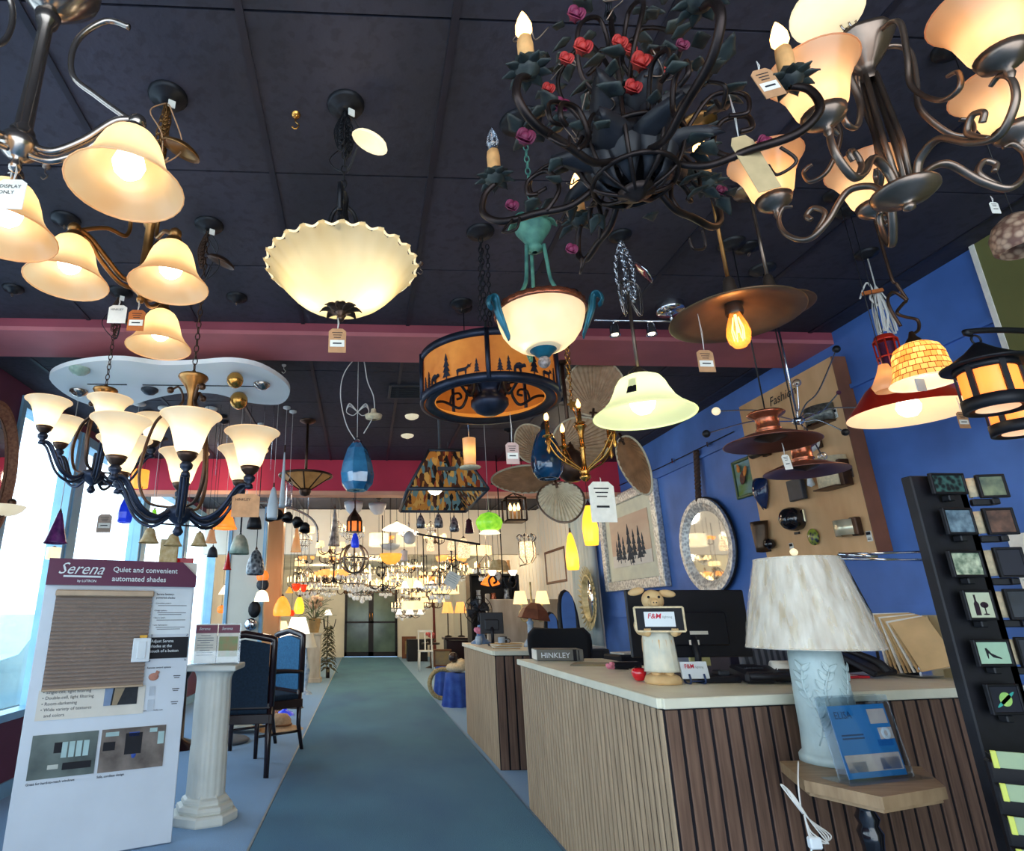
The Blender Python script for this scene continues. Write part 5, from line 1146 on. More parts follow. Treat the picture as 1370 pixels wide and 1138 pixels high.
# desk phone
p = cz(1208, 903) + V((-.2, -.02, .012)); root = thing('desk_phone', 'black desk telephone with handset at the wall end of the near counter', 'telephone', p, rz=math.radians(25))
b = MB(); b.rbox((0, 0, .05), (.2, .2, .03), .01, rot('X', 28).to_3x3()); b.rbox((0, .07, .04), (.18, .05, .08), .01); b.build('base', 'mon_black', root)
b = MB()
for i in range(3):
    for j in range(4): b.rbox((.0 + i * .028, -.06 + j * .03, .04 + j * .016), (.02, .018, .008), .002, rot('X', 28).to_3x3())
b.build('keypad', 'slate', root)
b = MB(); b.tube(spline([(-.08, -.13, .02), (-.085, -.1, .06), (-.08, 0, .1), (-.075, .08, .12), (-.07, .11, .09)], 5), [.022, .018, .014, .018, .024], 10); b.build('handset', 'black', root)
b = MB(); b.tube([V((-.16 + .012 * math.cos(t) - t * .006, .02 + .012 * math.sin(t), .015)) for t in range(0, 40)], .0025, 5); b.build('coiled_cord', 'black_wire', root)
# folder holder on the wall end
p = onX(1245, 852, 2.66); root = thing('paper_holder', 'white wire holder stuffed with papers and tan folders against the blue wall', 'paper holder', (2.62, 3.14, TZ), rz=0)
for i in range(9):
    b = MB(); a = -4 - i * 4.5; b.rbox(V((.02 - i * .0, -.1 - i * .018, .15)) , (.008, .15, .28 - i * .006), .001, rot('X', a * .7).to_3x3() @ rot('Z', 60).to_3x3()); b.build('folder' if i % 3 else 'papers', mat('manila', '#caa878', .8, 0, .1) if i % 3 else 'paper', root)
b = MB(); b.rbox((.02, -.12, .03), (.12, .26, .05), .006); b.build('holder', 'chrome', root)
p = (2.76, 2.98, 1.03); b = MB(); b.rbox((0, 0, 0), (.02, .03, .3), .003); b.rbox((0, -.12, .0), (.012, .2, .3), .003); o = b.build('clip_board', mat('rule_cream', '#c9b78c', .7)); o.location = p; tag(o, 'wooden edged clipboard leaning on the blue wall behind the telephone', 'clipboard')
b = MB(); b.rbox((0, 0, 0), (.012, .3, .42), .002); o = b.build('calendar', 'paper'); o.location = (2.775, 2.35, 1.3); tag(o, 'large white wall calendar partly hidden by the black night light tower', 'calendar')
b = MB(); [b.box((-.008, .12 - .04 * (j % 7), .12 - .05 * (j // 7)), (.002, .03, .003)) for j in range(35)]; q = b.build('calendar_grid', 'print_grey', o)
# swing arm lamp
a0 = onX(1235, 738, 2.5); root = thing('swing_arm_lamp', 'chrome swing-arm lamp bracket stretched across the wall behind the table lamp', 'wall lamp', a0)
j1 = onX(1122, 741, 2.2) - a0; b = MB()
for dz in (0, -.035): b.tube([V((0, 0, dz)), j1 + V((0, 0, dz * .6))], .006, 8)
b.tube([j1, j1 + V((.1, -.1, -.02))], .008, 8); b.tube([(0, 0, -.02), V((WX - .01 - a0.x, 0, -.02))], .012, 8); b.build('arm', 'chrome', root); b = MB(); b.tube([j1, onX(1165, 820, 2.3) - a0, onX(1175, 880, 2.35) - a0], .006, 8); b.build('post', 'black', root)
b = MB(); b.ball((.02, -.02, .12), .03, 12); b.tube([(0, 0, 0), (.02, -.02, .12)], .005, 6); b.build('knob', 'black', root)
# ------------------------------------------------------------------ small hexagonal table and the big lamp
TZ2 = .70
tp = [onZ(u, v, TZ2) for u, v in ((1043, 1018), (1075, 1043), (1180, 1066), (1265, 1052), (1232, 1025))]; tp.append(V((1.66, 2.31, TZ2)))
c = sum(tp, V()) / len(tp); root = thing('side_table', 'small light oak side table with a black turned leg, in front of the counter', 'table', (c.x, c.y, 0))
b = MB(); b.prism([(p.x - c.x, p.y - c.y) for p in tp], .032, (0, 0, TZ2 - .032), (1, 0, 0), (0, 1, 0)); b.prism([((p.x - c.x) * .94, (p.y - c.y) * .94) for p in tp], .012, (0, 0, TZ2 - .044), (1, 0, 0), (0, 1, 0)); b.build('table_top', mat('light_oak', '#a98d6c', .5, 0, .1, 8, .05, '#8a6f52', 'noise', (1, 6, 1)), root)
b = MB(); b.lathe([(.14, 0), (.15, .02), (.06, .05), (.03, .08), (.025, .3), (.03, .5), (.036, .54), (.026, .56), (.034, .58), (.024, .6), (.035, .63), (.05, .656)], 22); b.build('turned_leg', 'gloss_black', root)
LB = onZ(1109, 1020, TZ2); root = thing('table_lamp', 'white embossed ceramic table lamp with a plastic-wrapped pleated shade', 'table lamp', (LB.x + .025, LB.y, TZ2 + .001))
LH = onY(1093, 868, root.location[1]).z - TZ2; k = pxm((LB.x, LB.y, 1.0))
mat('ceramic', '#b4c6c6', .45, 0, .05, 30, .35, None, 'noise', (1, 1, .6), bscale=18)
b = MB(); b.lathe([(.001, 0), (.106, 0), (.106, .02), (.1, .028), (.093, .034), (.089, .1), (.088, LH * .55), (.084, LH * .9), (.083, LH * .97), (.076, LH)], 40)
rn = random.Random(2); b.build('base', 'ceramic', root)
b = MB()
for br in range(4):
    a0_ = -150 + br * 42; q = []
    for t in range(9): q.append(pol(.0885, a0_ + 12 * math.sin(t * .7 + br), .06 + t * (LH - .1) / 9))
    b.tube(q, .004, 5)
    for t in range(1, 9):
        for s in (-1, 1): leafsheet(b, q[t], (q[t] - q[t - 1]).normalized() + pol(0, 0) + V((-math.sin(math.radians(a0_)), math.cos(math.radians(a0_)), 0)) * s * .8, .04, .02, V((q[t].x, q[t].y, 0)).normalized(), .2)
b.build('leaf_relief', 'ceramic', root)
b = MB(); b.lathe([(.02, LH), (.016, LH + .04), (.012, LH + .3)], 14); b.tube([(0, 0, LH + .28), (0, 0, LH + .31)], .004); b.build('neck', 'brass', root)
zs0 = LH + .006; zs1 = onY(1068, 748, root.location[1]).z - TZ2; Rs = 79 * k; Rt = 51 * k
mat('shade_pleat', '#bba98c', .7, 0, .06, 4, 0, '#efe8d6', 'noise', (9, 9, .5)); mat('wrap', '#ffffff', .08, 0, 0, alpha=.22, coat=.5)
b = MB(); b.lathe([(Rs, zs0), (Rs * .5 + Rt * .5, (zs0 + zs1) / 2), (Rt, zs1)], 120, rip=lambda a, i, r, h: (r * (1 + .008 * math.cos(a * 60)), h)); b.ring(Rs, .003, (0, 0, zs0), n=60); b.ring(Rt, .003, (0, 0, zs1), n=48); b.build('shade', 'shade_pleat', root)
rn = random.Random(8); b = MB()
def wr(u, v):
    a = 2 * PI * u; r = (Rs * (1 - v) + Rt * v) * 1.018 + .003 * math.sin(a * 9 + v * 7) + .0025 * math.sin(a * 23 - v * 12) + .002 * math.sin(a * 41 + v * 25); return V((r * math.cos(a), r * math.sin(a), zs0 - .004 + (zs1 - zs0 + .006) * v))
b.grid(160, 26, wr); b.build('plastic_wrap', 'wrap', root)
b = MB(); b.tube([(0, 0, zs1 - .02), (0, 0, zs1 + .02)], .004, 6)
for a in (0, 120, 240): b.tube([(0, 0, zs1 - .01), pol(Rt, a, zs1)], .002, 5)
b.build('harp', 'brass', root); b = MB(); b.ball((0, 0, zs1 + .026), .014, 14); b.build('finial', 'ivory', root)
# its cord
b = MB(); p = onZ(1070, 1046, TZ2) ; rn = random.Random(4); base = V((1.38, 1.98, .64))
o_ = thing('lamp_cord', 'white lamp cord bundled with its plug, dangling from the edge of the side table', 'cord', onY(1062, 1050, 1.95)); O = V(o_.location)
f = lambda u, v, d=0: onY(u, v, 1.93 + d) - O
b.tube(spline([f(1068, 1018, .05), f(1068, 1050), f(1072, 1085)], 5), .0022, 5)
for j in range(4): b.tube(spline([f(1074, 1088), f(1045 + j * 3, 1050 + j * 4, .01 * j), f(1060, 1062 + j * 2), f(1082, 1095), f(1100 + j * 4, 1118, .01 * j), f(1108 - j * 4, 1128), f(1085, 1112 + j * 4), f(1076, 1090)], 7), .0022, 5)
b.build('wire', 'white_wire', o_); b = MB(); b.rbox(f(1090, 1127), (.035, .02, .03), .004); b.tube([f(1086, 1133), f(1085, 1142)], .0025, 5); b.build('plug', 'white', o_)
# acrylic brochure holder
q = [onZ(u, v, TZ2) for u, v in ((1140, 1048), (1222, 1040))]; p = (q[0] + q[1]) / 2; root = thing('brochure_holder', 'clear acrylic holder with a blue brochure on the side table', 'brochure holder', (p.x, p.y, TZ2 + .001), rz=math.atan2(q[1].y - q[0].y, q[1].x - q[0].x)); w = (q[1] - q[0]).length * 1.05
clearglass('acrylic', '#f8fcff', .1, .05, .22); R_ = rot('X', -8).to_3x3(); h = .235
b = MB()
for y in (0, .035): b.box(V((0, y, 0)) + R_ @ V((0, 0, h / 2)), (w, .003, h), R_)
for s in (-1, 1): b.box(V((s * w / 2, .018, 0)) + R_ @ V((0, 0, h / 2)), (.003, .035, h), R_)
b.box((0, .02, .002), (w * 1.25, .1, .003)); b.build('acrylic_case', 'acrylic', root)
b = MB(); c = V((0, .012, .004)) + R_ @ V((0, 0, h * .44)); b.box(c, (w * .9, .004, h * .86), R_); o = b.build('brochure', mat('brochure_blue', '#2f7cb8', .5, 0, .1, 5), root)
b = MB()
def pan(m, cx, cy_, pw, ph): m.box(c + R_ @ V((cx * w, -.003, cy_ * h)), (pw * w, .001, ph * h), R_)
pan(b, .28, .28, .28, .18); pan(b, .33, .07, .22, .14); pan(b, 0, -.26, .85, .2); b.build('photo_panels', mat('panel_beige', '#c9b9b0', .6, 0, .2, 8), o)
b = MB(); pan(b, -.28, -.3, .3, .12); pan(b, .25, -.28, .3, .14); pan(b, .28, -.04, .24, .08); b.build('blue_panels', mat('deep_blue', '#1b66aa', .5, 0, .1), o)
b = MB(); b.text('ELISA', .03, c + R_ @ V((-.4 * w, -.004, .27 * h)), R_ @ V((1, 0, 0)), R_ @ V((0, 0, 1)), .0005); pan(b, -.2, .07, .34, .02); pan(b, -.2, .03, .34, .02); b.build('lettering', mat('letter_navy', '#17406e', .6), o)
b = MB(); b.ring(.013, .005, c + R_ @ V((.32 * w, -.004, .07 * h)), R_ @ V((0, -1, 0)), 18, 6); b.build('ring_print', 'white', o)

# ------------------------------------------------------------------ black tower of night lights
RY0 = 1.9; a = onY(1222, 638, RY0); b_ = onY(1288, 630, RY0); rw = .185
root = thing('night_light_tower', 'tall black floor tower covered with little picture night lights', 'display tower', (1.83 + rw / 2, RY0 + rw / 2, 0), rz=0)
mat('tower_black', '#13131a', .55, 0, .15, 30, .1)
b = MB(); b.rbox((0, -rw / 2 + .02, .83), (rw, .04, 1.6), .004); b.rbox((rw / 2 - .015, .0, .83), (.03, rw, 1.6), .004, rot('Z', 0).to_3x3()); b.rbox((0, 0, .02), (rw, rw, .04), .01); b.build('tower', 'tower_black', root)
TX, TY = root.location[0], root.location[1]
clearglass('nl', '#ffffff')
def nightlight(u, v, wpx, hpx, art, label, side=0, draw=None):
    if side == 0: p = onY(u, v, RY0 - .035); rz = 0
    else: p = onX(u, v, TX + rw / 2 + .06); p = V((p.x, max(p.y, 1.8), p.z)); rz = math.radians(-12)
    k = pxm(p); w, h = wpx * k, hpx * k
    r = thing('night_light', label, 'night light', p, 'picture night lights on the black tower', rz)
    b = MB()
    for s in (-1, 1): b.rbox((s * (w / 2 + .003), 0, 0), (.008, .014, h + .014), .002); b.rbox((0, 0, s * (h / 2 + .003)), (w + .006, .014, .008), .002)
    b.box((0, .004, 0), (w + .006, .003, h + .006)); b.build('frame', 'lantern_black', r)
    b = MB(); b.box((0, -.0015, 0), (w, .003, h)); o = b.build('picture', art, r)
    b = MB(); b.rbox((0, .012, -h / 2 - .018), (.022, .03, .02), .003)
    if side: b.rbox((-.03, .02, -h / 2 - .018), (.06, .02, .022), .003)
    b.build('plug_body', 'black', r)
    if side: b = MB(); b.sheet(6, 2, lambda u_, v_: V((-w / 2 - .002 - .02 * math.sin(PI * u_), .01 + .03 * u_, (v_ - .5) * h)), .002); b.build('diffuser', 'linen', r)
    if draw: draw(o, w, h)
    return r
def pr(o, m, polys):
    b = MB()
    for poly in polys: b.prism(poly, .0006, (0, -.0035, 0), (1, 0, 0), (0, 0, 1))
    b.build('motif', m, o)
def ell(cx, cz_, rx, rz_, n=16, t=0): return [(cx + rx * math.cos(2 * PI * k / n) * math.cos(t) - rz_ * math.sin(2 * PI * k / n) * math.sin(t), cz_ + rx * math.cos(2 * PI * k / n) * math.sin(t) + rz_ * math.sin(2 * PI * k / n) * math.cos(t)) for k in range(n)]
mat('nl_floral', '#101820', .4, 0, .3, 60, 0, '#39605c', 'voronoi'); mat('nl_night', '#1b3048', .4, 0, .3, 30, 0, '#8ba6b4'); mat('nl_mural', '#28503e', .4, 0, .3, 45, 0, '#d6dfc0'); mat('nl_cream', '#c3caae', .5, 0, .06, 20); mat('nl_green', '#a7c7ac', .5, 0, .06, 20); mat('nl_navy', '#20222e', .5, 0, .1); mat('nl_planet', '#7fc26a', .5, 0, .2, 20, 0, '#bfe07a'); mat('wine', '#2c1c2a', .4)
nightlight(1268, 647, 42, 23, 'nl_floral', 'night light with dark floral picture at the top of the tower')
nightlight(1283, 697, 36, 30, 'nl_night', 'night light with a misty blue night scene, second from the top')
nightlight(1293, 754, 40, 29, 'nl_mural', 'night light with a green and white abstract mural picture')
nightlight(1310, 809, 35, 33, 'nl_cream', 'night light with a wine bottle and glass picture', draw=lambda o, w, h: pr(o, 'wine', [[(-w * .25, -h * .4), (-w * .05, -h * .4), (-w * .05, h * .05), (-w * .12, h * .15), (-w * .12, h * .4), (-w * .19, h * .4), (-w * .19, h * .15), (-w * .25, h * .05)], ell(w * .16, h * .0, w * .16, h * .12, 14), [(w * .14, -h * .36), (w * .18, -h * .36), (w * .18, 0), (w * .14, 0)], ell(w * .16, -h * .36, w * .12, h * .03)]))
nightlight(1328, 873, 44, 28, 'nl_green', 'night light with a high-heeled shoe on a pale green ground', draw=lambda o, w, h: pr(o, 'ink', [[(-w * .25, h * .2), (-w * .2, h * .22), (-w * .08, -h * .02), (w * .2, -h * .22), (w * .22, -h * .28), (-w * .05, -h * .2), (-w * .17, 0), (-w * .2, -h * .25), (-w * .22, -h * .25)]]))
nightlight(1344, 935, 40, 32, 'nl_navy', 'night light with a green ringed planet picture, lowest on the tower', draw=lambda o, w, h: (pr(o, 'nl_planet', [ell(0, 0, w * .22, w * .22, 24)]), pr(o, mat('planet_ring', '#3fa89c', .5), [ell(0, -.001, w * .42, w * .06, 24, .6)])))
nightlight(1327, 650, 28, 26, mat('nl_sea', '#1c3a44', .4, 0, .3, 20, 0, '#8c9a78'), 'night light with a sea view, top of the right side of the tower', 1)
nightlight(1338, 697, 30, 30, mat('nl_madonna', '#1e1a20', .4, 0, .3, 25, 0, '#7a5a4a'), 'night light with a dim portrait, right side of the tower, second down', 1)
nightlight(1352, 752, 28, 34, 'nl_navy', 'dark picture night light on the right side, level with the green mural one', 1)
nightlight(1366, 808, 28, 34, mat('nl_ash', '#30343a', .4, 0, .3, 12), 'ash grey picture night light on the right side, level with the wine bottle one', 1)
nightlight(1380, 872, 26, 32, 'slate', 'slate picture night light at the right frame edge, level with the shoe one', 1)
# stepped card pockets on the lower tower
mat('pocket_green', '#7d9a86', .5, 0, .25, 8, 0, '#a9b88c'); mat('pocket_lime', '#c9cf5c', .5, 0, .1)
for i, (u, v) in enumerate(((1326, 1000), (1339, 1044), (1350, 1088), (1361, 1132))):
    a = onY(u, v + 8, 1.72); root = thing('card_pocket', ('%s pale green card pocket standing out from the foot of the night light tower' % ('topmost', 'second', 'third', 'lowest')[i]), 'card pocket', a, 'card pockets on the tower')
    d = V((.8, -.55, -.0)).normalized(); R3 = Matrix.Rotation(math.atan2(d.y, d.x), 3, 'Z')
    b = MB(); b.rbox(R3 @ V((.1, 0, -.012)), (.2, .004, .04), .001, R3); b.build('front', 'pocket_green', root)
    b = MB(); b.rbox(R3 @ V((.004, -.002, -.012)), (.012, .006, .042), .001, R3); b.rbox(R3 @ V((.13, -.0035, -.012)), (.05, .003, .036), .001, R3); b.build('lime_patch', 'pocket_lime', root)
    b = MB(); b.rbox(R3 @ V((.1, .035, -.005)), (.2, .07, .004), .001, R3); b.build('ledge', 'tower_black', root)
b = MB(); b.rbox((0, 0, .4), (.3, .05, .8), .006, rot('Z', -34).to_3x3()); o = b.build('pocket_stand', 'tower_black'); p_ = onY(1345, 1020, 1.78); o.location = (p_.x + .11, 1.74, 0); tag(o, 'black upright board carrying the green card pockets', 'display stand')
# ------------------------------------------------------------------ window shade display stand (left front)
A = onZ(-2, 1168, 0); B_ = onZ(229, 1128, 0); e = V((B_.x - A.x, B_.y - A.y, 0)); SW = e.length; e.normalize(); nrm = V((e.y, -e.x, 0))   # nrm towards the camera
SH = (onY(70, 745, A.y).z + onY(236, 755, B_.y).z) / 2
root = thing('shade_display_stand', 'tall white display stand with a pleated window shade under a maroon header', 'display stand', (A.x, A.y, 0), rz=math.atan2(e.y, e.x))
def sp(u, v):                     # pixel to (s, t) on the face of the stand
    r = ray(u, v); o = V((0, 0, CAMH)); t = (A - o).dot(nrm) / r.dot(nrm); p = o + r * t - A; return V((p.dot(e), 0, p.z))
def srect(b, u0, v0, u1, v1, y, th=.004):     # two opposite corners in pixels
    a, c = sp(u0, v0), sp(u1, v1); b.box(((a.x + c.x) / 2, -y, (a.z + c.z) / 2), (abs(c.x - a.x), th, abs(c.z - a.z)))
    return min(a.x, c.x), max(a.x, c.x), min(a.z, c.z), max(a.z, c.z)
mat('stand_white', '#d3dbe4', .5, 0, .03, 4); mat('serena_maroon', '#5c1f42', .45, 0, .08, 4); mat('pleat_tan', '#ac9b90', .8, 0, .03, 5); mat('photo_room', '#2f3b3c', .4, 0, .5, 3.5, 0, '#7d8a84'); mat('photo_room2', '#3a302c', .4, 0, .5, 7, 0, '#8c8078'); mat('print_navy', '#1c2030', .6, 0, .1); mat('tan_panel', '#dcd6ca', .6, 0, .05)
hz = sp(120, 783).z
b = MB(); b.rbox((SW / 2, .02, SH / 2 - .02), (SW, .04, SH - .05), .004); b.build('board', 'stand_white', root)
b = MB(); b.prism([(0, hz), (SW, hz), (SW, hz + (SH - hz) * .45), (SW * .89, SH), (0, SH)], .03, (0, -.004, 0), (1, 0, 0), (0, 0, 1)); hd = b.build('header', 'serena_maroon', root); yb = .038
hh = SH - hz
b = MB(); b.text('Serena', hh * .62, (SW * .06, -yb, hz + hh * .42), t=.001, shear=.45, sx=.95); b.box((SW * .22, -yb, hz + hh * .33), (SW * .24, .001, hh * .07)); b.text('by LUTRON', hh * .13, (SW * .19, -yb, hz + hh * .12), t=.001, bold=.01); b.build('logo_lettering', 'white', hd)
b = MB(); b.text('Quiet and convenient', hh * .29, (SW * .41, -yb, hz + hh * .54), t=.001, bold=.012, sx=.98); b.text('automated shades', hh * .29, (SW * .41, -yb, hz + hh * .18), t=.001, bold=.012, sx=.98); b.build('slogan_lettering', 'white', hd)
b = MB(); b.prism([(SW * .895, SH), (SW, SH), (SW, hz + hh * .47)], .02, (0, .0, 0), (1, 0, 0), (0, 0, 1)); b.build('corner_price_card', 'tan_panel', root)
b = MB(); b.text('$349', .026, (SW * .935, -.022, SH - .055), (.75, 0, -.6), (.6, 0, .75), .001, bold=.008); b.build('price_lettering', 'ink', root)
# pleated shade
a, c = sp(76, 790), sp(182, 918); x0, x1, z1, z0 = a.x, sp(203, 800).x, a.z, sp(120, 920).z
b = MB(); K = 24
vs = []; zz = [z1 - .03 - (z1 - .03 - z0) * (k / (2 * K)) ** .96 for k in range(2 * K + 1)]
for k, z in enumerate(zz): vs += [V((x0, -.012 - (.022 if k % 2 else 0), z)), V((x1, -.012 - (.022 if k % 2 else 0), z))]
b.add(vs, [(2 * k, 2 * k + 1, 2 * k + 3, 2 * k + 2) for k in range(2 * K)]); b.add([v + V((0, .01, 0)) for v in vs], [(2 * k, 2 * k + 2, 2 * k + 3, 2 * k + 1) for k in range(2 * K)])
sh = b.build('pleated_shade', 'pleat_tan', root)
b = MB(); b.rbox(((x0 + x1) / 2, -.025, z1 - .012), (x1 - x0 + .01, .05, .035), .006); b.build('head_rail', mat('rail_tan', '#b39a80', .4, .1, .08), sh); b = MB(); b.rbox(((x0 + x1) / 2, -.022, z0 + .002), (x1 - x0, .034, .012), .003); b.build('bottom_rail', 'rail_tan', sh)
b = MB(); zb = sp(80, 962).z; b.box(((x0 + x1) / 2 + .005, -.003, (z0 + zb) / 2 - .0), (x1 - x0 + .03, .004, z0 - zb)); b.build('text_panel', 'tan_panel', root)
b = MB()
for i, t in enumerate(('• Single-cell, light filtering', '• Double-cell, light filtering', '• Room-darkening', '• Wide variety of textures', '   and colors')): b.text(t, .023, (x0 + .01, -.006, z0 - .018 - i * .0285), t=.0006)
b.build('panel_lettering', 'print_navy', root)
xs_ = x0 + (x1 - x0) * .62; b = MB(); b.box(((xs_ + x1) / 2 - .01, -.006, z0 - .045), (x1 - xs_ - .02, .004, .1)); sw_ = b.build('fabric_swatches', mat('swatch_dark', '#23262c', .7, 0, .2, 40), root)
b = MB(); w_ = x1 - xs_ - .02; b.prism([(0, 0), (w_ * .2, 0), (w_ * .25, .1), (0, .1)], .003, (xs_, -.0085, z0 - .095)); b.build('blue_swatch', mat('sw_blue', '#7f93b0', .8), sw_); b = MB(); b.prism([(w_ * .25, 0), (w_ * .4, 0), (w_ * .62, .1), (w_ * .3, .1)], .003, (xs_, -.0085, z0 - .095)); b.build('tan_swatch', mat('sw_tan', '#a08e74', .8), sw_)
# wall control on the shade, info column
a, c = sp(178, 853), sp(197, 884); b = MB(); b.rbox(((a.x + c.x) / 2, -.045, (a.z + c.z) / 2), (c.x - a.x + .004, .016, a.z - c.z), .003); b.rbox(((a.x + c.x) / 2, -.055, (a.z + c.z) / 2), ((c.x - a.x) * .5, .006, (a.z - c.z) * .7), .002); b.build('wall_control', 'white', root)
b = MB(); b.box(((a.x + c.x) / 2 + .004, -.045, a.z + .008), (.04, .008, .014)); b.build('yellow_tab', mat('tab_yellow', '#e0a83a', .6), root)
xc0 = x1 + .012; xc1 = SW - .01
def zc_(v): return sp(225, v).z
b = MB(); b.box(((xc0 + xc1) / 2, -.003, (zc_(788) + zc_(848)) / 2), (xc1 - xc0, .003, zc_(788) - zc_(848))); b.build('info_panel', 'white', root)
b = MB(); z = zc_(796)
for i, t in enumerate(('Serena battery-', 'powered shades')): b.text(t, .0165, (xc0 + .012, -.006, z - i * .02), t=.0005, bold=.02)
for j, (h1, ls) in enumerate((('Convenient control -', 1), ('Design options -', 2), ('Easy to install -', 1), ('Low maintenance -', 2))):
    zz_ = z - .05 - j * .041; b.text('• ' + h1, .0105, (xc0 + .008, -.006, zz_), t=.0005, bold=.02); b.box(((xc0 + xc1) / 2, -.006, zz_ - .01), ((xc1 - xc0) * .75, .0006, .003))
    if ls == 2: b.box(((xc0 + xc1) / 2 - .01, -.006, zz_ - .02), ((xc1 - xc0) * .6, .0006, .003))
b.build('info_lettering', 'print_navy', root)
za, zb2 = zc_(852), zc_(880); b = MB(); b.rbox(((xc0 + xc1) / 2, -.008, (za + zb2) / 2), (xc1 - xc0 + .0, .008, za - zb2), .001); bl_ = b.build('black_plate', 'ink', root)
b = MB(); 
for i, t in enumerate(('Adjust Serena', 'shades at the', 'touch of a button')): b.text(t, .0225, (xc0 + .008, -.0135, za - .028 - i * .027), t=.0006, bold=.01)
b.build('plate_lettering', 'white', bl_)
b = MB()
for x in (xc0 + .01, xc1 - .01):
    for z in (za + .012, zb2 - .012): b.ball((x, -.01, z), .006, 8)
b.build('screws', 'chrome', root)
b = MB(); zr = zc_(893); b.text('Remote control options', .0135, (xc0 + .004, -.003, zr), t=.0006, bold=.02)
for j in range(3): b.box((xc1 - .045, -.003, zr - .045 - j * .07), (.04, .001, .004)); b.box((xc1 - .045, -.003, zr - .055 - j * .07), (.03, .001, .004))
b.text('www.serenashades.com', .0115, (xc0 + .002, -.003, zc_(949)), t=.0006, bold=.01)
b.build('remote_lettering', 'print_navy', root)
b = MB(); b.ball((xc0 + .045, -.003, zr - .045), .026, 12, (1.1, .1, .8)); b.rbox((xc0 + .06, -.005, zr - .03), (.02, .006, .035), .002, rot('Y', 25).to_3x3()); b.build('hand_photo', mat('hand_photo', '#b07a68', .6, 0, .2), root)
b = MB(); b.box((xc0 + .045, -.003, zr - .12), (.03, .003, .05)); b.box((xc0 + .045, -.003, zr - .195), (.035, .003, .06)); b.build('remote_photos', mat('remote_grey', '#b9c2cc', .5), root)
# two printed room photographs
def photo(u0, v0, u1, v1, m, cap):
    a, c = sp(u0, v0), sp(u1, v1); b = MB(); b.box(((a.x + c.x) / 2, -.003, (a.z + c.z) / 2), (c.x - a.x, .003, a.z - c.z)); o = b.build('room_photo', m, root); t = MB(); t.text(cap, .0165, (a.x - .0, -.004, c.z - .024), t=.0006, bold=.015); t.build('caption', 'print_navy', root); return o, a.x, c.x, c.z, a.z
o, xa, xb, za_, zb_ = photo(44, 984, 125, 1034, 'photo_room', 'Great for hard-to-reach windows'); W_, H_ = xb - xa, zb_ - za_
b = MB()
for i in range(4): b.box((xa + W_ * (.5 + .11 * i), -.006, za_ + H_ * .62), (W_ * .085, .002, H_ * .36))
b.build('photo_windows', mat('ph_sky', '#a8c4c4', .5), o); b = MB(); b.rbox((xa + W_ * .72, -.006, za_ + H_ * .24), (W_ * .44, .002, H_ * .16), .0008); b.box((xa + W_ * .4, -.006, za_ + H_ * .68), (W_ * .12, .002, H_ * .24)); b.build('photo_bath', 'ink', o); b = MB(); b.box((xa + W_ * .36, -.006, za_ + H_ * .25), (W_ * .16, .002, H_ * .1)); b.build('photo_stool', mat('ph_pale', '#b8bcb4', .5), o)
o, xa, xb, za_, zb_ = photo(137, 976, 217, 1024, 'photo_room2', 'Safe, cordless design'); W_, H_ = xb - xa, zb_ - za_
b = MB(); b.box((xa + W_ * .5, -.006, za_ + H_ * .62), (W_ * .26, .002, H_ * .5)); b.box((xa + W_ * .13, -.006, za_ + H_ * .6), (W_ * .18, .002, H_ * .2)); b.build('photo_fireplace', 'ink', o)
b = MB(); b.box((xa + W_ * .16, -.006, za_ + H_ * .88), (W_ * .2, .002, H_ * .1)); b.box((xa + W_ * .8, -.006, za_ + H_ * .9), (W_ * .12, .002, H_ * .1)); b.box((xa + W_ * .93, -.006, za_ + H_ * .7), (W_ * .1, .002, H_ * .3)); b.build('photo_windows', 'ph_sky', o)
b = MB(); b.ball((xa + W_ * .52, -.004, za_ + H_ * .34), .014, 8, (1, .2, 1.2)); b.box((xa + W_ * .5, -.006, za_ + H_ * .84), (W_ * .16, .002, H_ * .1)); b.build('photo_child', mat('ph_blue', '#2f4fa0', .5), o)

# ------------------------------------------------------------------ fluted white pedestal with brochure box
pc = onZ(270, 1098, 0); pt = onY(283, 888, pc.y).z
root = thing('pedestal', 'white marble-look fluted column pedestal beside the shade stand', 'pedestal', (pc.x, pc.y + .04, 0)); mat('marble', '#cfd3cc', .45, 0, .06, 5, .05, '#e2e4dc')
b = MB(); R = .118
b.lathe([(.2, 0), (.205, .01), (.205, .045), (.195, .055), (.17, .058), (.178, .075), (.17, .092), (.145, .1), (.148, .112), (.14, .125), (R * 1.05, .135), (R, .15)], 8, rip=None, smooth=False)
b.build('base', 'marble', root)
b = MB(); b.lathe([(R, .14), (R * .98, .4), (R * .95, .42), (R * .97, pt * .7), (R * .93, pt - .1), (R * .95, pt - .08), (R * 1.05, pt - .05), (R * 1.3, pt - .035)], 80, rip=lambda a, i, r, h: (r * (1 - .035 * max(0, math.cos(a * 16)) ** 2), h)); b.build('shaft', 'marble', root)
b = MB(); b.rbox((0, 0, pt - .018), (.33, .33, .034), .006); b.build('capital', 'marble', root)
p = V((pc.x, pc.y + .04, pt)); root = thing('brochure_box', 'clear brochure box of maroon-topped leaflets standing on the fluted pedestal', 'brochure holder', p + V((-.0, 0, .001)), rz=math.radians(12)); w, h = .3, .25
b = MB(); b.box((0, -.05, .04), (w, .003, .08)); b.box((0, .04, h / 2), (w, .003, h)); [b.box((s * w / 2, -.005, h * .3), (.003, .09, h * .6)) for s in (-1, 1)]; b.box((0, 0, .003), (w, .1, .004)); b.build('acrylic_case', 'acrylic', root)
mat('serena_red', '#7a3b50', .5, 0, .1)
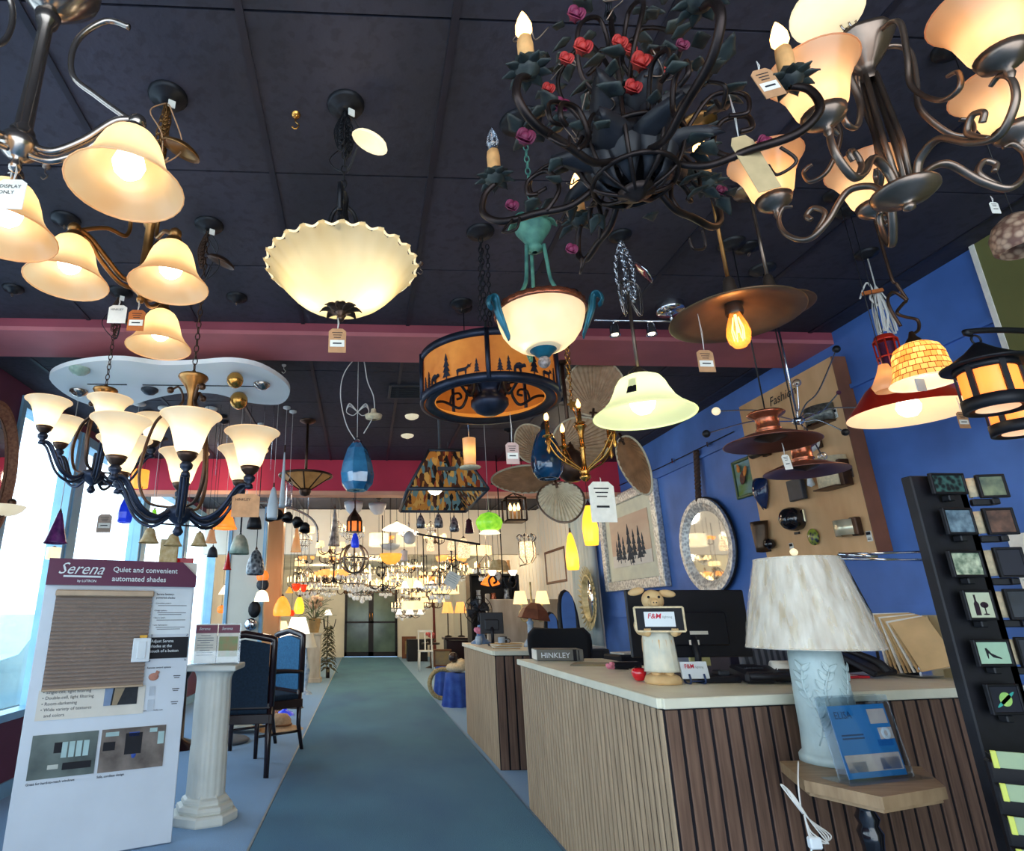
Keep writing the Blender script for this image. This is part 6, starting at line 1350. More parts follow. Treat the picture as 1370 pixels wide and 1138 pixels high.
for s, nm in ((-1, 'price_leaflet'), (1, 'photo_leaflet')):
    b = MB(); b.rbox((s * w * .24, -.02, h * .5), (w * .46, .03, h * .96), .002); o = b.build('leaflet', 'paper', root)
    b = MB(); b.box((s * w * .24, -.0365, h * .86), (w * .46, .002, h * .2)); b.build('maroon_band', 'serena_red', o)
    b = MB(); b.text('Serena', .026, (s * w * .24 - .05, -.039, h * .84), t=.0005, shear=.3); b.build('lettering', 'white', o)
    b = MB()
    if s > 0: b.box((w * .24, -.0365, h * .42), (w * .4, .002, h * .5)); b.build('photo', mat('leaf_photo', '#a88c62', .5, 0, .4, 25, 0, '#7fa06a'), o)
    else:
        for j in range(9): b.box((-w * .25, -.0365, h * (.7 - .06 * j)), (w * (.34 if j % 3 else .2), .002, .004))
        b.build('text_lines', 'print_grey', o)

# ------------------------------------------------------------------ upholstered chairs and a table
mat('chair_blue', '#23567c', .85, 0, .12, 60, .1, '#2f6a92'); mat('dark_wood', '#231418', .3, 0, .2, 8, coat=.3); mat('seat_dark', '#15293c', .85, 0, .2, 60)
def dining_chair(loc, rz, label, arms, cm):
    root = thing('dining_chair', label, 'chair', loc, None, math.radians(rz)); W = .5; D = .46; hs = .46; hb = 1.01
    b = MB(); b.sheet(10, 10, lambda u, v: V(((u - .5) * (W - .03), -D / 2 + D * v, hs + .03 * (math.sin(PI * u) * math.sin(PI * v)) ** .5 * .6)), .05); b.build('seat', cm if not arms else 'seat_dark', root)
    b = MB(); b.rbox((0, -D / 2, hs - .05), (W, .03, .07), .004); b.rbox((0, D / 2, hs - .05), (W, .03, .07), .004)
    for q in (-1, 1): b.rbox((q * (W / 2 - .012), 0, hs - .05), (.028, D, .07), .004)
    b.build('seat_rail', 'dark_wood', root)
    def arch(x): return hb + .05 * (1 - abs(x) / (W / 2)) ** .8
    b = MB(); b.prism([(-W / 2 + .045, .5), (W / 2 - .045, .5)] + [((W / 2 - .045) * math.cos(PI * k / 10) , arch((W / 2 - .045) * math.cos(PI * k / 10)) - .055) for k in range(11)], .055, (0, D / 2 - .02, 0), (-1, 0, 0), (0, 0, 1)); b.M = Matrix.Identity(4); o = b.build('backrest', cm, root)
    b = MB(); pts = [(-W / 2 + .018, .5), (-W / 2 + .012, arch(W / 2) - .03)] + [(W / 2 * math.cos(PI - PI * k / 12), arch(W / 2 * math.cos(PI - PI * k / 12)) - .012) for k in range(1, 12)] + [(W / 2 - .012, arch(W / 2) - .03), (W / 2 - .018, .5)]
    b.tube([V((x, D / 2 + .0, z)) for x, z in pts], .024, 8, flat=1.2); b.rbox((0, D / 2 + .0, .505), (W - .04, .04, .045), .006); b.build('back_frame', 'dark_wood', root)
    for x in (-1, 1):
        for y in (-1, 1):
            b = MB(); b.tube([V((x * (W / 2 - .025), y * (D / 2 - .01) + (.05 if y > 0 else 0), 0)), V((x * (W / 2 - .025), y * (D / 2 - .01), hs * .5)), V((x * (W / 2 - .025), y * (D / 2 - .01), .52 if y > 0 else hs - .03))], [.02, .024, .03], 4); b.build('leg', 'dark_wood', root)
        b = MB(); b.tube([(x * (W / 2 - .025), -D / 2, .17), (x * (W / 2 - .025), D / 2, .17)], .012, 4)
        b.build('stretcher', 'dark_wood', root)
    if arms:
        for x in (-1, 1): b = MB(); b.tube(spline([(x * W / 2, D / 2, .68), (x * (W / 2 + .02), 0, .7), (x * (W / 2 + .02), -D / 2 + .06, .69), (x * (W / 2 + .01), -D / 2 + .02, .62), (x * (W / 2), -D / 2 + .07, .47)], 5), [.018, .022, .024, .02, .022], 6); b.build('arm', 'dark_wood', root)
    return root
dining_chair((-.99, 5.52, 0), 188, 'dark wood dining chair with blue upholstered back, right behind the pedestal', False, 'seat_dark')
dining_chair((-.9, 6.27, 0), -50, 'dark wood armchair with bright blue upholstery at the edge of the carpet runner', True, 'chair_blue')
root = thing('side_table', 'small dark wood table between the two blue chairs and the window', 'table', (-1.75, 6.5, 0)); b = MB(); b.lathe([(.001, .7), (.42, .7), (.43, .715), (.42, .73), (.001, .73)], 36); b.build('table_top', 'dark_wood', root); b = MB(); b.lathe([(.22, 0), (.2, .03), (.05, .08), (.04, .6), (.1, .7)], 20); b.build('pedestal_leg', 'dark_wood', root)
b = MB(); b.lathe([(.001, .0), (.22, 0), (.24, .02), (.22, .035), (.1, .05), (.001, .052)], 24); o = b.build('footstool', mat('bag_grey', '#6a6e74', .9, 0, .1)); o.location = (-1.35, 6.72, 0); tag(o, 'low grey round floor cushion under the armchair', 'cushion')

# ------------------------------------------------------------------ wall mirror at the left edge with a sconce below
mat('carved', '#6e3f2e', .5, .1, .3, 60, .3, '#9a6a4c')
pm = V((LX + .05, 3.86, 2.06)); root = thing('carved_mirror', 'tall oval mirror in carved brown frame cut by the left edge', 'mirror', pm)
b = MB(); b.M = Matrix.Identity(4); oval(b, .84, 1.0, .01, .05, .3, .48, 64); b.build('frame', 'carved', root)
b = MB(); b.add([V((.004 + d, .86 * .3 * math.cos(2 * PI * k / 48), .86 * .48 * math.sin(2 * PI * k / 48))) for d in (0, .004) for k in range(48)], [list(range(48))[::-1], list(range(48, 96))] + [(k, (k + 1) % 48, 48 + (k + 1) % 48, 48 + k) for k in range(48)]); b.build('glass', 'mirror', root)
ps = onY(8, 690, 3.72); root = thing('glass_sconce', 'glass dish sconce with dark knob below the carved mirror', 'wall lamp', ps); b = MB(); b.lathe([(.02, -.0), (.05, .01), (.08, .03), (.1, .06)], 24); b.build('dish', 'ivory', root); b = MB(); b.ball((.02, 0, .08), .026, 12); b.tube([(0, 0, .02), (-.1, 0, -.05), (-.25, 0, -.03)], .01, 6); b.build('bracket', 'bronze', root)

# ------------------------------------------------------------------ car outside the window
mat('car_blue', '#8fc0cc', .25, .2, .05, coat=.5); mat('tyre', '#5b6670', .8); mat('car_glass', '#5f8a98', .1, 0)
cp = V((-6.7, 9.2, -.12)); root = thing('car', 'pale blue parked car seen through the shop window', 'car', cp, rz=math.radians(90))
prof = [(-2.2, .32), (-2.18, .62), (-2.0, .78), (-1.2, .88), (-.6, 1.34), (.5, 1.4), (1.25, .98), (2.0, .86), (2.22, .7), (2.24, .34), (1.75, .3), (-1.7, .3)]
b = MB(); b.prism(prof, 1.7, (0, -.85, 0)); b.build('body', 'car_blue', root); b = MB()
for y in (-.86, .855): b.prism([(-1.05, .9), (-.55, 1.27), (.45, 1.32), (1.08, .95)], .008, (0, y, 0))
b.build('side_windows', 'car_glass', root)
for x in (-1.4, 1.35):
    for y in (-.78, .78): b = MB(); b.lathe([(.19, -.1), (.3, -.1), (.33, -.07), (.33, .07), (.3, .1), (.19, .1)], 28, (x, y, .33), (0, 1, 0)); w_ = b.build('tyre', 'tyre', root); b = MB(); b.lathe([(.001, -.11), (.06, -.105), (.19, -.09), (.2, .09), (.06, .105), (.001, .11)], 20, (x, y, .33), (0, 1, 0)); b.build('wheel_rim', 'chrome', w_)
# ------------------------------------------------------------------ generic pendants
PROF = {
 'cone': [(.12, 1), (.2, .97), (.55, .5), (.92, .06), (1, 0), (.93, .02)],
 'bell': [(.15, 1), (.35, .96), (.5, .8), (.62, .5), (.8, .2), (1, 0), (.94, .01)],
 'dome': [(.1, 1), (.4, .95), (.7, .75), (.9, .42), (1, 0), (.95, .01)],
 'bowl': [(.05, 0), (.4, .06), (.75, .32), (.93, .66), (1, 1), (.95, .98), (.7, .4)],
 'inv': [(.1, 0), (.14, .06), (.5, .45), (.9, .85), (1, 1), (.95, .99)],
 'tear': [(.3, 1), (.6, .86), (.88, .56), (1, .33), (.92, .14), (.6, 0), (.2, 0)],
 'globe': [(.1, 1), (.6, .9), (.95, .62), (1, .45), (.85, .16), (.5, .02), (.3, 0)],
 'cyl': [(.4, 1), (.96, .98), (1, .94), (1, .04), (.96, 0), (.9, .01)],
 'bottle': [(.3, 1), (.5, .9), (.85, .66), (1, .4), (.92, .1), (.8, 0), (.7, 0)],
 'bullet': [(.12, 1), (.45, .88), (.8, .6), (1, .3), (.98, .08), (.85, 0), (.8, .01)],
 'drum': [(.02, .96), (.98, .98), (1, .96), (1, .02), (.98, 0), (.95, .01)],
 'trap': [(.3, 1), (.6, .99), (.64, .96), (.98, .03), (1, 0), (.96, .01)],
 'saucer': [(.06, 1), (.2, .8), (.6, .5), (.95, .1), (1, 0), (.8, -.08), (.3, -.2), (.02, -.22)]}
REG = [(-.9, 6.7, .12, 2.1, 2.8), (-1.34, 7.2, .27, 0, 2.5), (-1.12, 7.9, .15, 0, 2.6)]
def REG_hit(p, wpx, hpx):
    k = pxm(p); R = wpx / 2 * k; z0 = p.z; z1 = z0 + hpx * k
    for x, y, r, a, b in REG:
        d = math.hypot(p.x - x, p.y - y)
        if d < max(R, r) + .02 or (d < R + r + .02 and z0 < b + .04 and a < z1 + .04): return True
    return False
def pend(kind, u, v, Y, wpx, hpx, m, label, lit=None, grp=None, cord='black_wire', zc=None, name='pendant_lamp', cat='pendant lamp', cap='bronze', n=24, cr=.05, smooth=True, rodr=.002, power=0, d=None):
    for dY in (0, .15, -.15, .3, -.3, .45, -.45, .6, -.6, .8, 1.0, 1.2):
        if Y < 6.2 and abs(dY) > .3: break
        if not REG_hit(onY(u, v + hpx / 2, Y + dY), wpx, hpx): Y += dY; break
    bot = onY(u, v + hpx / 2, Y); k = pxm(bot); R = wpx / 2 * k; H = hpx * k; REG.append((bot.x, bot.y, R, bot.z, bot.z + H)); zc = zc if zc is not None else (CZ if Y < 6.3 or 6.5 < Y < 9.6 else 2.55)
    root = thing(name, label, cat, bot, grp); pr_ = PROF[kind]
    b = MB(); b.lathe([(r * R, z * H) for r, z in pr_], n, smooth=smooth); b.build('shade', m, root)
    r0 = max(pr_[0][0] if pr_[0][1] > .5 else .1, .1) * R; b = MB(); b.lathe([(r0 + .002, H * .98), (r0 * .9 + .003, H * 1.02), (max(r0 * .5, .006), H * 1.08), (.004, H * 1.12)], 14); b.build('cap', cap, root)
    b = MB(); top = zc - bot.z; b.tube([(0, 0, H * 1.1), (0, 0, top - .01)], rodr, 5); b.lathe([(.002, top - .025), (cr, top - .012), (cr, top)], 16); b.build('cord', cord, root)
    if lit: b = MB(); b.ball((0, 0, H * .3), min(R * .35, .035), 10); b.build('bulb', lit, root)
    if power: light(bot + V((0, 0, H * .35)), power, '#ffd9a0', .02)
    return root
glowglass('yellow_glass', '#f6c93e', .8, '#f8c83a', .6, '#fbe07a', 3, (1, 1, .5)); glowglass('green_glass', '#5fae2c', .45, '#7fc83c', .4, '#b6e050', 22); glowglass('amber_glass2', '#f0a23c', .7, '#f4a844', .6, '#f8c46a', 6); glowglass('white_glow', '#f6ecd4', .9, '#fff0d0', .5, '#fff6e4', 4)
glowglass('red_glass', '#d43a1c', .5, '#e0401c', .5, '#f08030', 20); glowglass('orange_glass', '#f07a28', .6, '#f48430', .5, '#f6a850', 10)
mat('blue_crystal', '#4a9ccc', .04, .0, .4, 9, 0, '#124a78', coat=.9, spec=1.0); mat('cobalt', '#1f3fd0', .1, 0, .3, 8, emit='#2038e0', es=.25); mat('purple_glass', '#3c1c4c', .1, 0, .5, 20, 0, '#7c3c7c'); mat('frost_white', '#cfd8dc', .35, 0, .1, 6); mat('smoke', '#4c5058', .15, .2, .5, 30, 0, '#9aa0a4', 'voronoi'); mat('plum_glass', '#4a2a34', .15, 0, .2); mat('shell_tan', '#c9a468', .6, 0, .3, 30, 0, '#e6cfa0'); mat('green_frost', '#7f9a8c', .3, 0, .2, 20, 0, '#b8ccbc'); mat('red_shiny', '#c01c24', .2)
# faceted blue teardrop
pend('tear', 477, 623, 3.6, 47, 66, 'blue_crystal', 'large faceted blue glass teardrop pendant in the middle of the shop', n=7, smooth=False, cord='white_wire', cap='chrome', cr=.07)
root = bpy.data.objects['pendant_lamp']; b = MB(); k = pxm(root.location); top = CZ - root.location[2]
b.tube(spline([(0, 0, .3), (-.07, 0, .42), (-.11, 0, .62), (-.08, 0, .78), (.02, 0, top - .01), (.06, -.02, .7), (.1, 0, .6), (.1, 0, .48), (.04, 0, .36)], 7), .0035, 5); b.build('cord_loop', 'white_wire', root)
b = MB(); [b.tube(spline([(.0, 0, .5), (.05 * c, -.02, .53 + .01 * j), (.07 * c, 0, .5), (.03 * c, .01, .48), (0, 0, .5)], 5), .0025, 4) for j in range(3) for c in (-1, 1)]; b.build('cord_knot', 'white_wire', root)
b = MB(); b.lathe([(.02, 0), (.05, .01), (.055, .03), (.02, .04), (.015, .07)], 16, (.1, 0, .45)); b.build('socket_cup', 'linen', root)
b = MB(); b.lathe([(.012, .02), (.012, .16)], 12); b.build('inner_tube', mat('tube_blue', '#5fb4d8', .2, .1, .1, emit='#3c90b8', es=.3), root)
# yellow, green
pend('bottle', 792, 702, 4.15, 21, 54, 'yellow_glass', 'taller yellow glass pendant beside the folded lamp sheet', 'warm_bulb', cap='plum_glass', power=.25)
pend('bullet', 767, 737, 4.4, 17, 50, 'yellow_glass', 'smaller yellow glass bullet pendant in front of the white planks', 'warm_bulb', power=.3)
pend('globe', 655, 698, 4.6, 36, 26, 'green_glass', 'mottled lime green glass pendant shade with flared rim', 'warm_bulb', cord='white_wire', power=.3, cap='green_frost', n=32)
b = MB(); r_ = bpy.data.objects['pendant_lamp.003']; R = 14 * pxm(r_.location); b.lathe([(R * .7, .01), (R, -.012), (R * 1.02, -.014)], 28); b.build('white_rim', 'white_glow', r_)
# fluted bronze uplight bowl at left
p = onY(408, 662, 5.0); root = thing('inverted_pendant', 'bronze inverted pendant with amber panels under the rose fascia', 'pendant lamp', p); k = pxm(p); REG.append((p.x, p.y, 35 * k, p.z, p.z + 30 * k))
b = MB(); b.lathe([(8 * k, 8 * k), (35 * k, 26 * k)], 8, smooth=False); b.build('amber_panels', mat('amber_panel', '#b98a54', .5, .1, .3, 8, 0, '#7c5836', emit='#c08848', es=.15), root)
b = MB()
for j in range(8): b.tube([pol(8 * k, 45 * j, 8 * k), pol(35 * k, 45 * j, 26 * k)], .007, 5)
b.ring(35 * k, .01, (0, 0, 26 * k), n=32); b.lathe([(.001, -2 * k), (6 * k, 0), (8 * k, 4 * k), (8 * k, 9 * k), (.01, 12 * k)], 16); b.build('frame', 'bronze', root); rod_to_ceiling(root, 8 * k, 'bronze', .012, cr=.07)
# ------------------------------------------------------------------ stained glass island light
p = onY(590, 668, 3.55); root = thing('island_light', 'long stained glass island light seen from beneath with two glowing globes', 'island light', p)
mat('stained', '#3c3428', .2, 0, 0, 9, 0, '#b07c3c', 'voronoi', emit='#c8823a', es=.1)
def stained():
    m, nt, out = newmat('art_glass'); L = nt.links.new
    tc = N(nt, 'ShaderNodeTexCoord'); mp = N(nt, 'ShaderNodeMapping'); mp.inputs['Scale'].default_value = (36, 22, 9); v = N(nt, 'ShaderNodeTexVoronoi', Scale=1.6); v.distance = 'MANHATTAN'; L(tc.outputs['Object'], mp.inputs[0]); L(mp.outputs[0], v.inputs['Vector'])
    c = ramp(nt, v.outputs['Color'], [(0, srgb('#2c2a28')), (.2, srgb('#c08a44')), (.4, srgb('#6f8f94')), (.55, srgb('#5a3a2c')), (.7, srgb('#cfa860')), (.85, srgb('#8c4430')), (1, srgb('#a8b8a4'))], 'CONSTANT')
    e = N(nt, 'ShaderNodeEmission', Strength=.08); d = N(nt, 'ShaderNodeBsdfTranslucent'); d2 = N(nt, 'ShaderNodeBsdfPrincipled', Roughness=.2); L(c, e.inputs[0]); L(c, d.inputs[0]); L(c, d2.inputs[0])
    a = N(nt, 'ShaderNodeMixShader', Fac=.5); L(d.outputs[0], a.inputs[1]); L(d2.outputs[0], a.inputs[2]); a2 = N(nt, 'ShaderNodeAddShader'); L(a.outputs[0], a2.inputs[0]); L(e.outputs[0], a2.inputs[1]); L(a2.outputs[0], out.inputs[0]); MATS['art_glass'] = m; m.cycles.emission_sampling = 'NONE'
stained()
w0, w1, l0, l1, hh = .22, .09, .42, .28, .24; C0 = [(-w0, -l0 + .1), (w0, -l0 + .1), (w0, l0), (-w0, l0)]; C1 = [(-w1, -l1 + .05), (w1, -l1 + .05), (w1, l1), (-w1, l1)]
for i in range(4):
    j = (i + 1) % 4; b = MB(); q = [V((*C0[i], 0)), V((*C0[j], 0)), V((*C1[j], hh)), V((*C1[i], hh))]
    b.sheet(6, 6, lambda u, v: q[0].lerp(q[1], u).lerp(q[3].lerp(q[2], u), v), .004, False); b.build('glass_panel', 'art_glass', root)
b = MB()
for i in range(4):
    j = (i + 1) % 4; b.tube([(*C0[i], 0), (*C0[j], 0)], .011, 4); b.tube([(*C1[i], hh), (*C1[j], hh)], .011, 4); b.tube([(*C0[i], 0), (*C1[i], hh)], .01, 4)
b.box((0, 0, hh * .5), (.1, l0 * 1.4, .02)); b.build('lead_frame', 'slate', root)
for y in (-.16, .12): bulb(root, (-.02, y, .1), .05, 'hot_white', .5, name='globe_bulb')
rod_to_ceiling(root, hh, 'slate', .008)
p = onY(629, 625, 2.95); root = thing('cylinder_pendant', 'cream glass cylinder pendant with a flat disc beneath, beside the stained glass light', 'pendant lamp', p); k = pxm(p)
b = MB(); b.lathe([(8 * k, 4 * k), (9 * k, 40 * k)], 24); b.build('glass', 'amber_bell', root); b = MB(); b.lathe([(.001, -.003), (14 * k, -.003), (14.5 * k, 0), (14 * k, .003), (.001, .003)], 32); b.build('disc', 'linen', root); bulb(root, (0, 0, 20 * k), .02, 'warm_bulb', .4); cord_to_ceiling(root, 42 * k, 'chrome', .003)
# lantern with candles
p = onY(689, 697, 5.2); root = thing('box_lantern', 'open bronze box lantern with lit candle bulbs below the fan', 'lantern', p); k = pxm(p); b = MB(); s_ = 13 * k
for x in (-1, 1):
    for y in (-1, 1): b.tube([(x * s_, y * s_, 0), (x * s_, y * s_, 30 * k)], .008, 4)
for z in (0, 30 * k):
    for x in (-1, 1): b.tube([(x * s_, -s_, z), (x * s_, s_, z)], .008, 4); b.tube([(-s_, x * s_, z), (s_, x * s_, z)], .008, 4)
b.tube([(-s_, -s_, 30 * k), (0, 0, 38 * k), (s_, s_, 30 * k)], .006, 4); b.tube([(s_, -s_, 30 * k), (0, 0, 38 * k), (-s_, s_, 30 * k)], .006, 4); b.box((0, 0, 0), (s_ * 2, s_ * 2, .01)); b.build('frame', 'bronze', root)
for x, y in ((-.4, 0), (.1, .3), (.4, -.2)): b = MB(); b.lathe([(.012, 0), (.012, 14 * k)], 10, (x * s_, y * s_, 0)); b.build('candle', 'candle', root); flame_bulb(root, (x * s_, y * s_, 14 * k), 1.0)
cord_to_ceiling(root, 38 * k, 'bronze', .004)
# vanity bar and crystal lantern
p = onY(706, 745, 6.0); root = thing('crystal_lantern', 'small round beaded crystal lantern glowing in front of the brown framed picture', 'lantern', p); k = pxm(p)
b = MB(); b.lathe([(5 * k, -8 * k), (10 * k, 0), (11 * k, 12 * k), (9 * k, 20 * k)], 20); b.build('glass', glowglass('crystal_glow', '#f2dcc0', .7, '#ffe0b0', .5, '#8c6c50', 60, kind='voronoi'), root); b = MB()
for j in range(6): b.tube(spline([pol(9 * k, 60 * j, 20 * k), pol(13 * k, 60 * j, 26 * k), pol(9 * k, 60 * j, 30 * k), pol(7 * k, 60 * j, 26 * k)], 4), .006, 4); b.tube([pol(11 * k, 60 * j, 20 * k), pol(11 * k, 60 * j, 0), pol(5 * k, 60 * j, -8 * k)], .005, 4)
b.build('frame', 'nickel', root); light(p + V((0, 0, .1)), .8); cord_to_ceiling(root, 28 * k, 'nickel', .003)
pend('trap', 668, 757, 6.4, 30, 14, 'shell_tan', 'small tan pleated shade pendant left of the crystal lantern', 'warm_bulb')
pend('saucer', 656, 774, 6.8, 26, 14, 'orange_glass', 'orange art glass dome pendant low beside the dark shelf', 'warm_bulb', cord='white_wire', power=.3)

# ------------------------------------------------------------------ white kidney shaped display panel with pendants
KZ = 2.62; kp = [onZ(u, v, KZ) for u, v in ((66, 507), (80, 493), (120, 484), (165, 482), (215, 488), (262, 487), (310, 484), (350, 492), (382, 512), (387, 528), (372, 541), (330, 538), (290, 527), (245, 526), (205, 533), (170, 543), (130, 544), (92, 530))]
kp = spline(kp, 4, True); c = sum(kp, V()) / len(kp); root = thing('kidney_ceiling_display', 'white kidney shaped panel hung under the ceiling beyond the beam, for small fixtures', 'display panel', (c.x, c.y, KZ))
b = MB(); b.prism([(p.x - c.x, p.y - c.y) for p in kp], .03, (0, 0, 0), (1, 0, 0), (0, 1, 0)); b.build('panel', mat('panel_white', '#f4f8f2', .5, 0, .1, 3, 0, '#ffffff'), root)
b = MB(); [b.tube([(x, y, .03), (x, y, CZ - KZ)], .004, 5) for x, y in ((-.5, 0), (0, .05), (.5, .0))]; b.build('hanging_rods', 'chrome', root)
b = MB(); [b.bbox((x0_, -.004, -.004), (x1_, .004, 0)) for x0_, x1_ in ((-.55, -.3), (-.2, .15), (.2, .6))]; b.build('slots', 'ink', root)
for i, (u, v, m_, w_, lb) in enumerate(((106, 497, 'green_frost', 26, 'glass green round ceiling light under the left end of the white kidney panel'), (105, 526, 'nickel', 23, 'brushed metal dish ceiling light hanging low at the left end of the white kidney panel'), (200, 524, 'slate', 22, 'dark dish ceiling light at the middle of the white kidney panel'), (315, 503, 'brass', 22, 'brass ball ceiling light at the right part of the white kidney panel'), (320, 529, 'brass', 24, 'second brass ball light just below the other on the white kidney panel'), (350, 517, 'nickel', 22, 'flat nickel canopy light at the right end of the white kidney panel'))):
    q = onZ(u, v, KZ - .02); k = pxm(q); root2 = thing('ceiling_fixture', lb, 'ceiling light', (q.x, q.y, KZ - .001), 'small fixtures under the white kidney panel'); b = MB(); r = w_ / 2 * k
    if 'ball' in lb: b.ball((0, 0, -r * .9), r, 16)
    else: b.lathe([(.001, -r * .8), (r * .6, -r * .6), (r, -.012), (r, 0)], 24)
    b.build('body', m_, root2); b = MB(); b.lathe([(r * .5, -.012), (r * .5, 0)], 16); b.build('mount', 'chrome', root2)
rn = random.Random(12)
for i, (u, v, h, m_, kd, w_, lb) in enumerate(((364, 672, 44, 'frost_white', 'bullet', 15, 'white frosted glass cone pendant on a thin wire, left of the bronze inverted pendant'), (377, 640, 78, 'frost_white', 'cone', 9, 'long slim white glass spear pendant on a wire'), (386, 660, 34, 'clear', 'cyl', 9, 'clear glass tube pendant beside the white spear'), (340, 697, 20, 'black', 'dome', 20, 'small black dome pendant lit from within below the chandelier cups'), (316, 652, 30, 'purple_glass', 'cyl', 6, 'thin dark glass rod pendant left of the white pendants'), (300, 692, 30, 'orange_glass', 'bell', 34, 'orange and cream glass bell pendant behind the kraft tag'))):
    pend(kd, u, v, (4.4, 4.65, 4.9, 5.1, 4.4, 5.3)[i], w_, h, m_, lb, 'warm_bulb' if m_ in ('black', 'orange_glass') else None, 'pendants on thin wires under the white kidney panel', cord='white_wire', rodr=.0015, cr=.03, power=.2 if m_ == 'orange_glass' else 0)
for i in range(9):
    u = 250 + 15 * i + rn.uniform(-4, 4); a = onY(u, 545 + rn.uniform(-4, 6), 4.1); z1 = a.z - rn.uniform(.25, .6); b = MB(); b.tube([(0, 0, KZ - a.z), (0, 0, z1 - a.z)], .0016, 4); o = b.build('hanging_wire', 'chrome'); o.location = a; tag(o, 'thin bare suspension wire hanging under the white kidney panel', 'wire', 'bare suspension wires')
# things in front of the window
pend('cone', 74, 706, 4.2, 30, 42, 'purple_glass', 'purple art glass cone pendant in front of the shop window', cord='white_wire', cr=.02)
pend('cyl', 70, 740, 4.5, 18, 16, 'ivory', 'short cream cylinder hanging under the purple cone in the window', cord='white_wire', cr=.02)
pend('bottle', 166, 682, 4.6, 21, 34, 'cobalt', 'cobalt blue glass bottle pendant in the shop window', n=6, smooth=False, cord='white_wire')
for (u, v, w_, h, lb) in ((199, 716, 26, 20, 'leftmost of three tan shell shades hanging over the stand'), (231, 722, 25, 16, 'middle of three tan shell shades hanging over the stand'), (266, 721, 22, 18, 'rightmost of three tan shell shades hanging over the stand')):
    pend('bell', u, v, 4.7, w_, h, 'shell_tan', lb, None, 'tan shell shades', cord='white_wire')
b = MB(); q0 = onY(185, 698, 4.8); q1 = onY(278, 705, 4.8); b.tube([q0, q1], .008, 6); [b.tube([p_, V((p_.x, p_.y, CZ - .005))], .002, 4) for p_ in (q0, q1)]; o = b.build('shell_shade_bar', 'black_iron'); tag(o, 'dark bar holding the three tan shell shades', 'light bar')
pend('bell', 282, 717, 4.9, 16, 18, 'peach_cup', 'pink flecked glass bell right of the tan shell shades')
pend('dome', 320, 728, 5.4, 26, 26, 'green_frost', 'grey green frosted glass shade with dark top', cap='slate', rodr=.008)
pend('bullet', 341, 752, 5.6, 24, 34, 'smoke', 'smoky dark glass vase-shaped shade', rodr=.004)
pend('cone', 304, 751, 5.6, 11, 22, 'red_shiny', 'small bright red cone pendant near the shop window')
pend('dome', 284, 738, 5.2, 14, 14, 'slate', 'small slate dome pendant left of the green frosted shade')
b = MB(); b.rbox((0, 0, 0), (.16, .02, .3), .004); b.tube([(0, 0, .14), (0, 0, 1.38)], .001, 4); o = b.build('red_banner', 'red_shiny'); o.location = onY(243, 772, 5.05); tag(o, 'bright red banner hanging behind the shade stand header', 'banner')
b = MB(); b.rbox((0, 0, 0), (.14, .03, .2), .004); b.tube([(0, 0, .09), (0, 0, 1.14)], .001, 4); o = b.build('boxed_shade', 'shell_tan'); o.location = onY(226, 738, 5.0); tag(o, 'tan patterned fabric sample hanging above the red banner', 'sample')
p = onY(142, 682, 4.4); tag_thing(p, .1, .13, 'grey tag hanging against the bright window left of the cobalt bottle', 'pewter', None, .03)
pend('drum', 186, 640, 4.8, 22, 24, 'amber_glass2', 'orange glass mosaic cylinder glowing behind the cup chandelier', cap='bronze')
pend('bell', 205, 690, 5.6, 12, 18, 'green_glass', 'small green glass pendant between the window frames')
# white display boards with sconces, wood post
mat('board_white', '#dcdcd0', .6, 0, .04, 3)
root = thing('display_board', 'tall white sconce board standing in front of the far windows', 'display board', (-1.34, 7.2, 0)); b = MB(); b.rbox((0, 0, 1.25), (.36, .06, 2.3), .004); b.rbox((0, .05, .06), (.5, .3, .04), .004); b.build('panel', 'board_white', root); b = MB(); [b.rbox((s * .2, 0, 1.25), (.04, .09, 2.34), .004) for s in (-1, 1)]; b.build('side_rails', 'win_frame', root)
for u, v, m_, lb in ((341, 815, 'black_iron', 'black leaf sconce on the tall white board'), (336, 835, 'chrome', 'round chrome sconce with lamp on the tall white board'), (352, 782, 'slate', 'round slate sconce on the tall white board'), (352, 771, 'orange_glass', 'round orange sconce above the slate one on the white board'), (334, 868, 'bronze', 'small bronze sconce low on the tall white board')):
    q = onY(u, v, 7.13); root2 = thing('wall_sconce', lb, 'wall lamp', q, 'sconces on the white board'); b = MB(); b.ball((0, -.03, 0), .07, 14, (1, .5, 1.0 if 'round' in lb else 1.3)); b.build('shade', m_, root2); b = MB(); b.rbox((0, .01, 0), (.06, .05, .1), .004); b.build('backplate', 'bronze', root2)
root = thing('wood_post', 'orange lit square wooden post standing left of the aisle', 'post', (-1.12, 7.9, 0)); b = MB(); b.rbox((0, 0, 1.3), (.2, .2, 2.58), .006); b.build('post', mat('post_wood', '#c88f5c', .5, 0, .2, 3, 0, '#e0b080', 'noise', (1, 1, .2)), root); b = MB(); b.rbox((0, 0, .05), (.24, .24, .1), .004); b.build('foot', 'plywood_edge', root); light((-.95, 7.5, 1.7), 1.2, '#ffb060', .05)
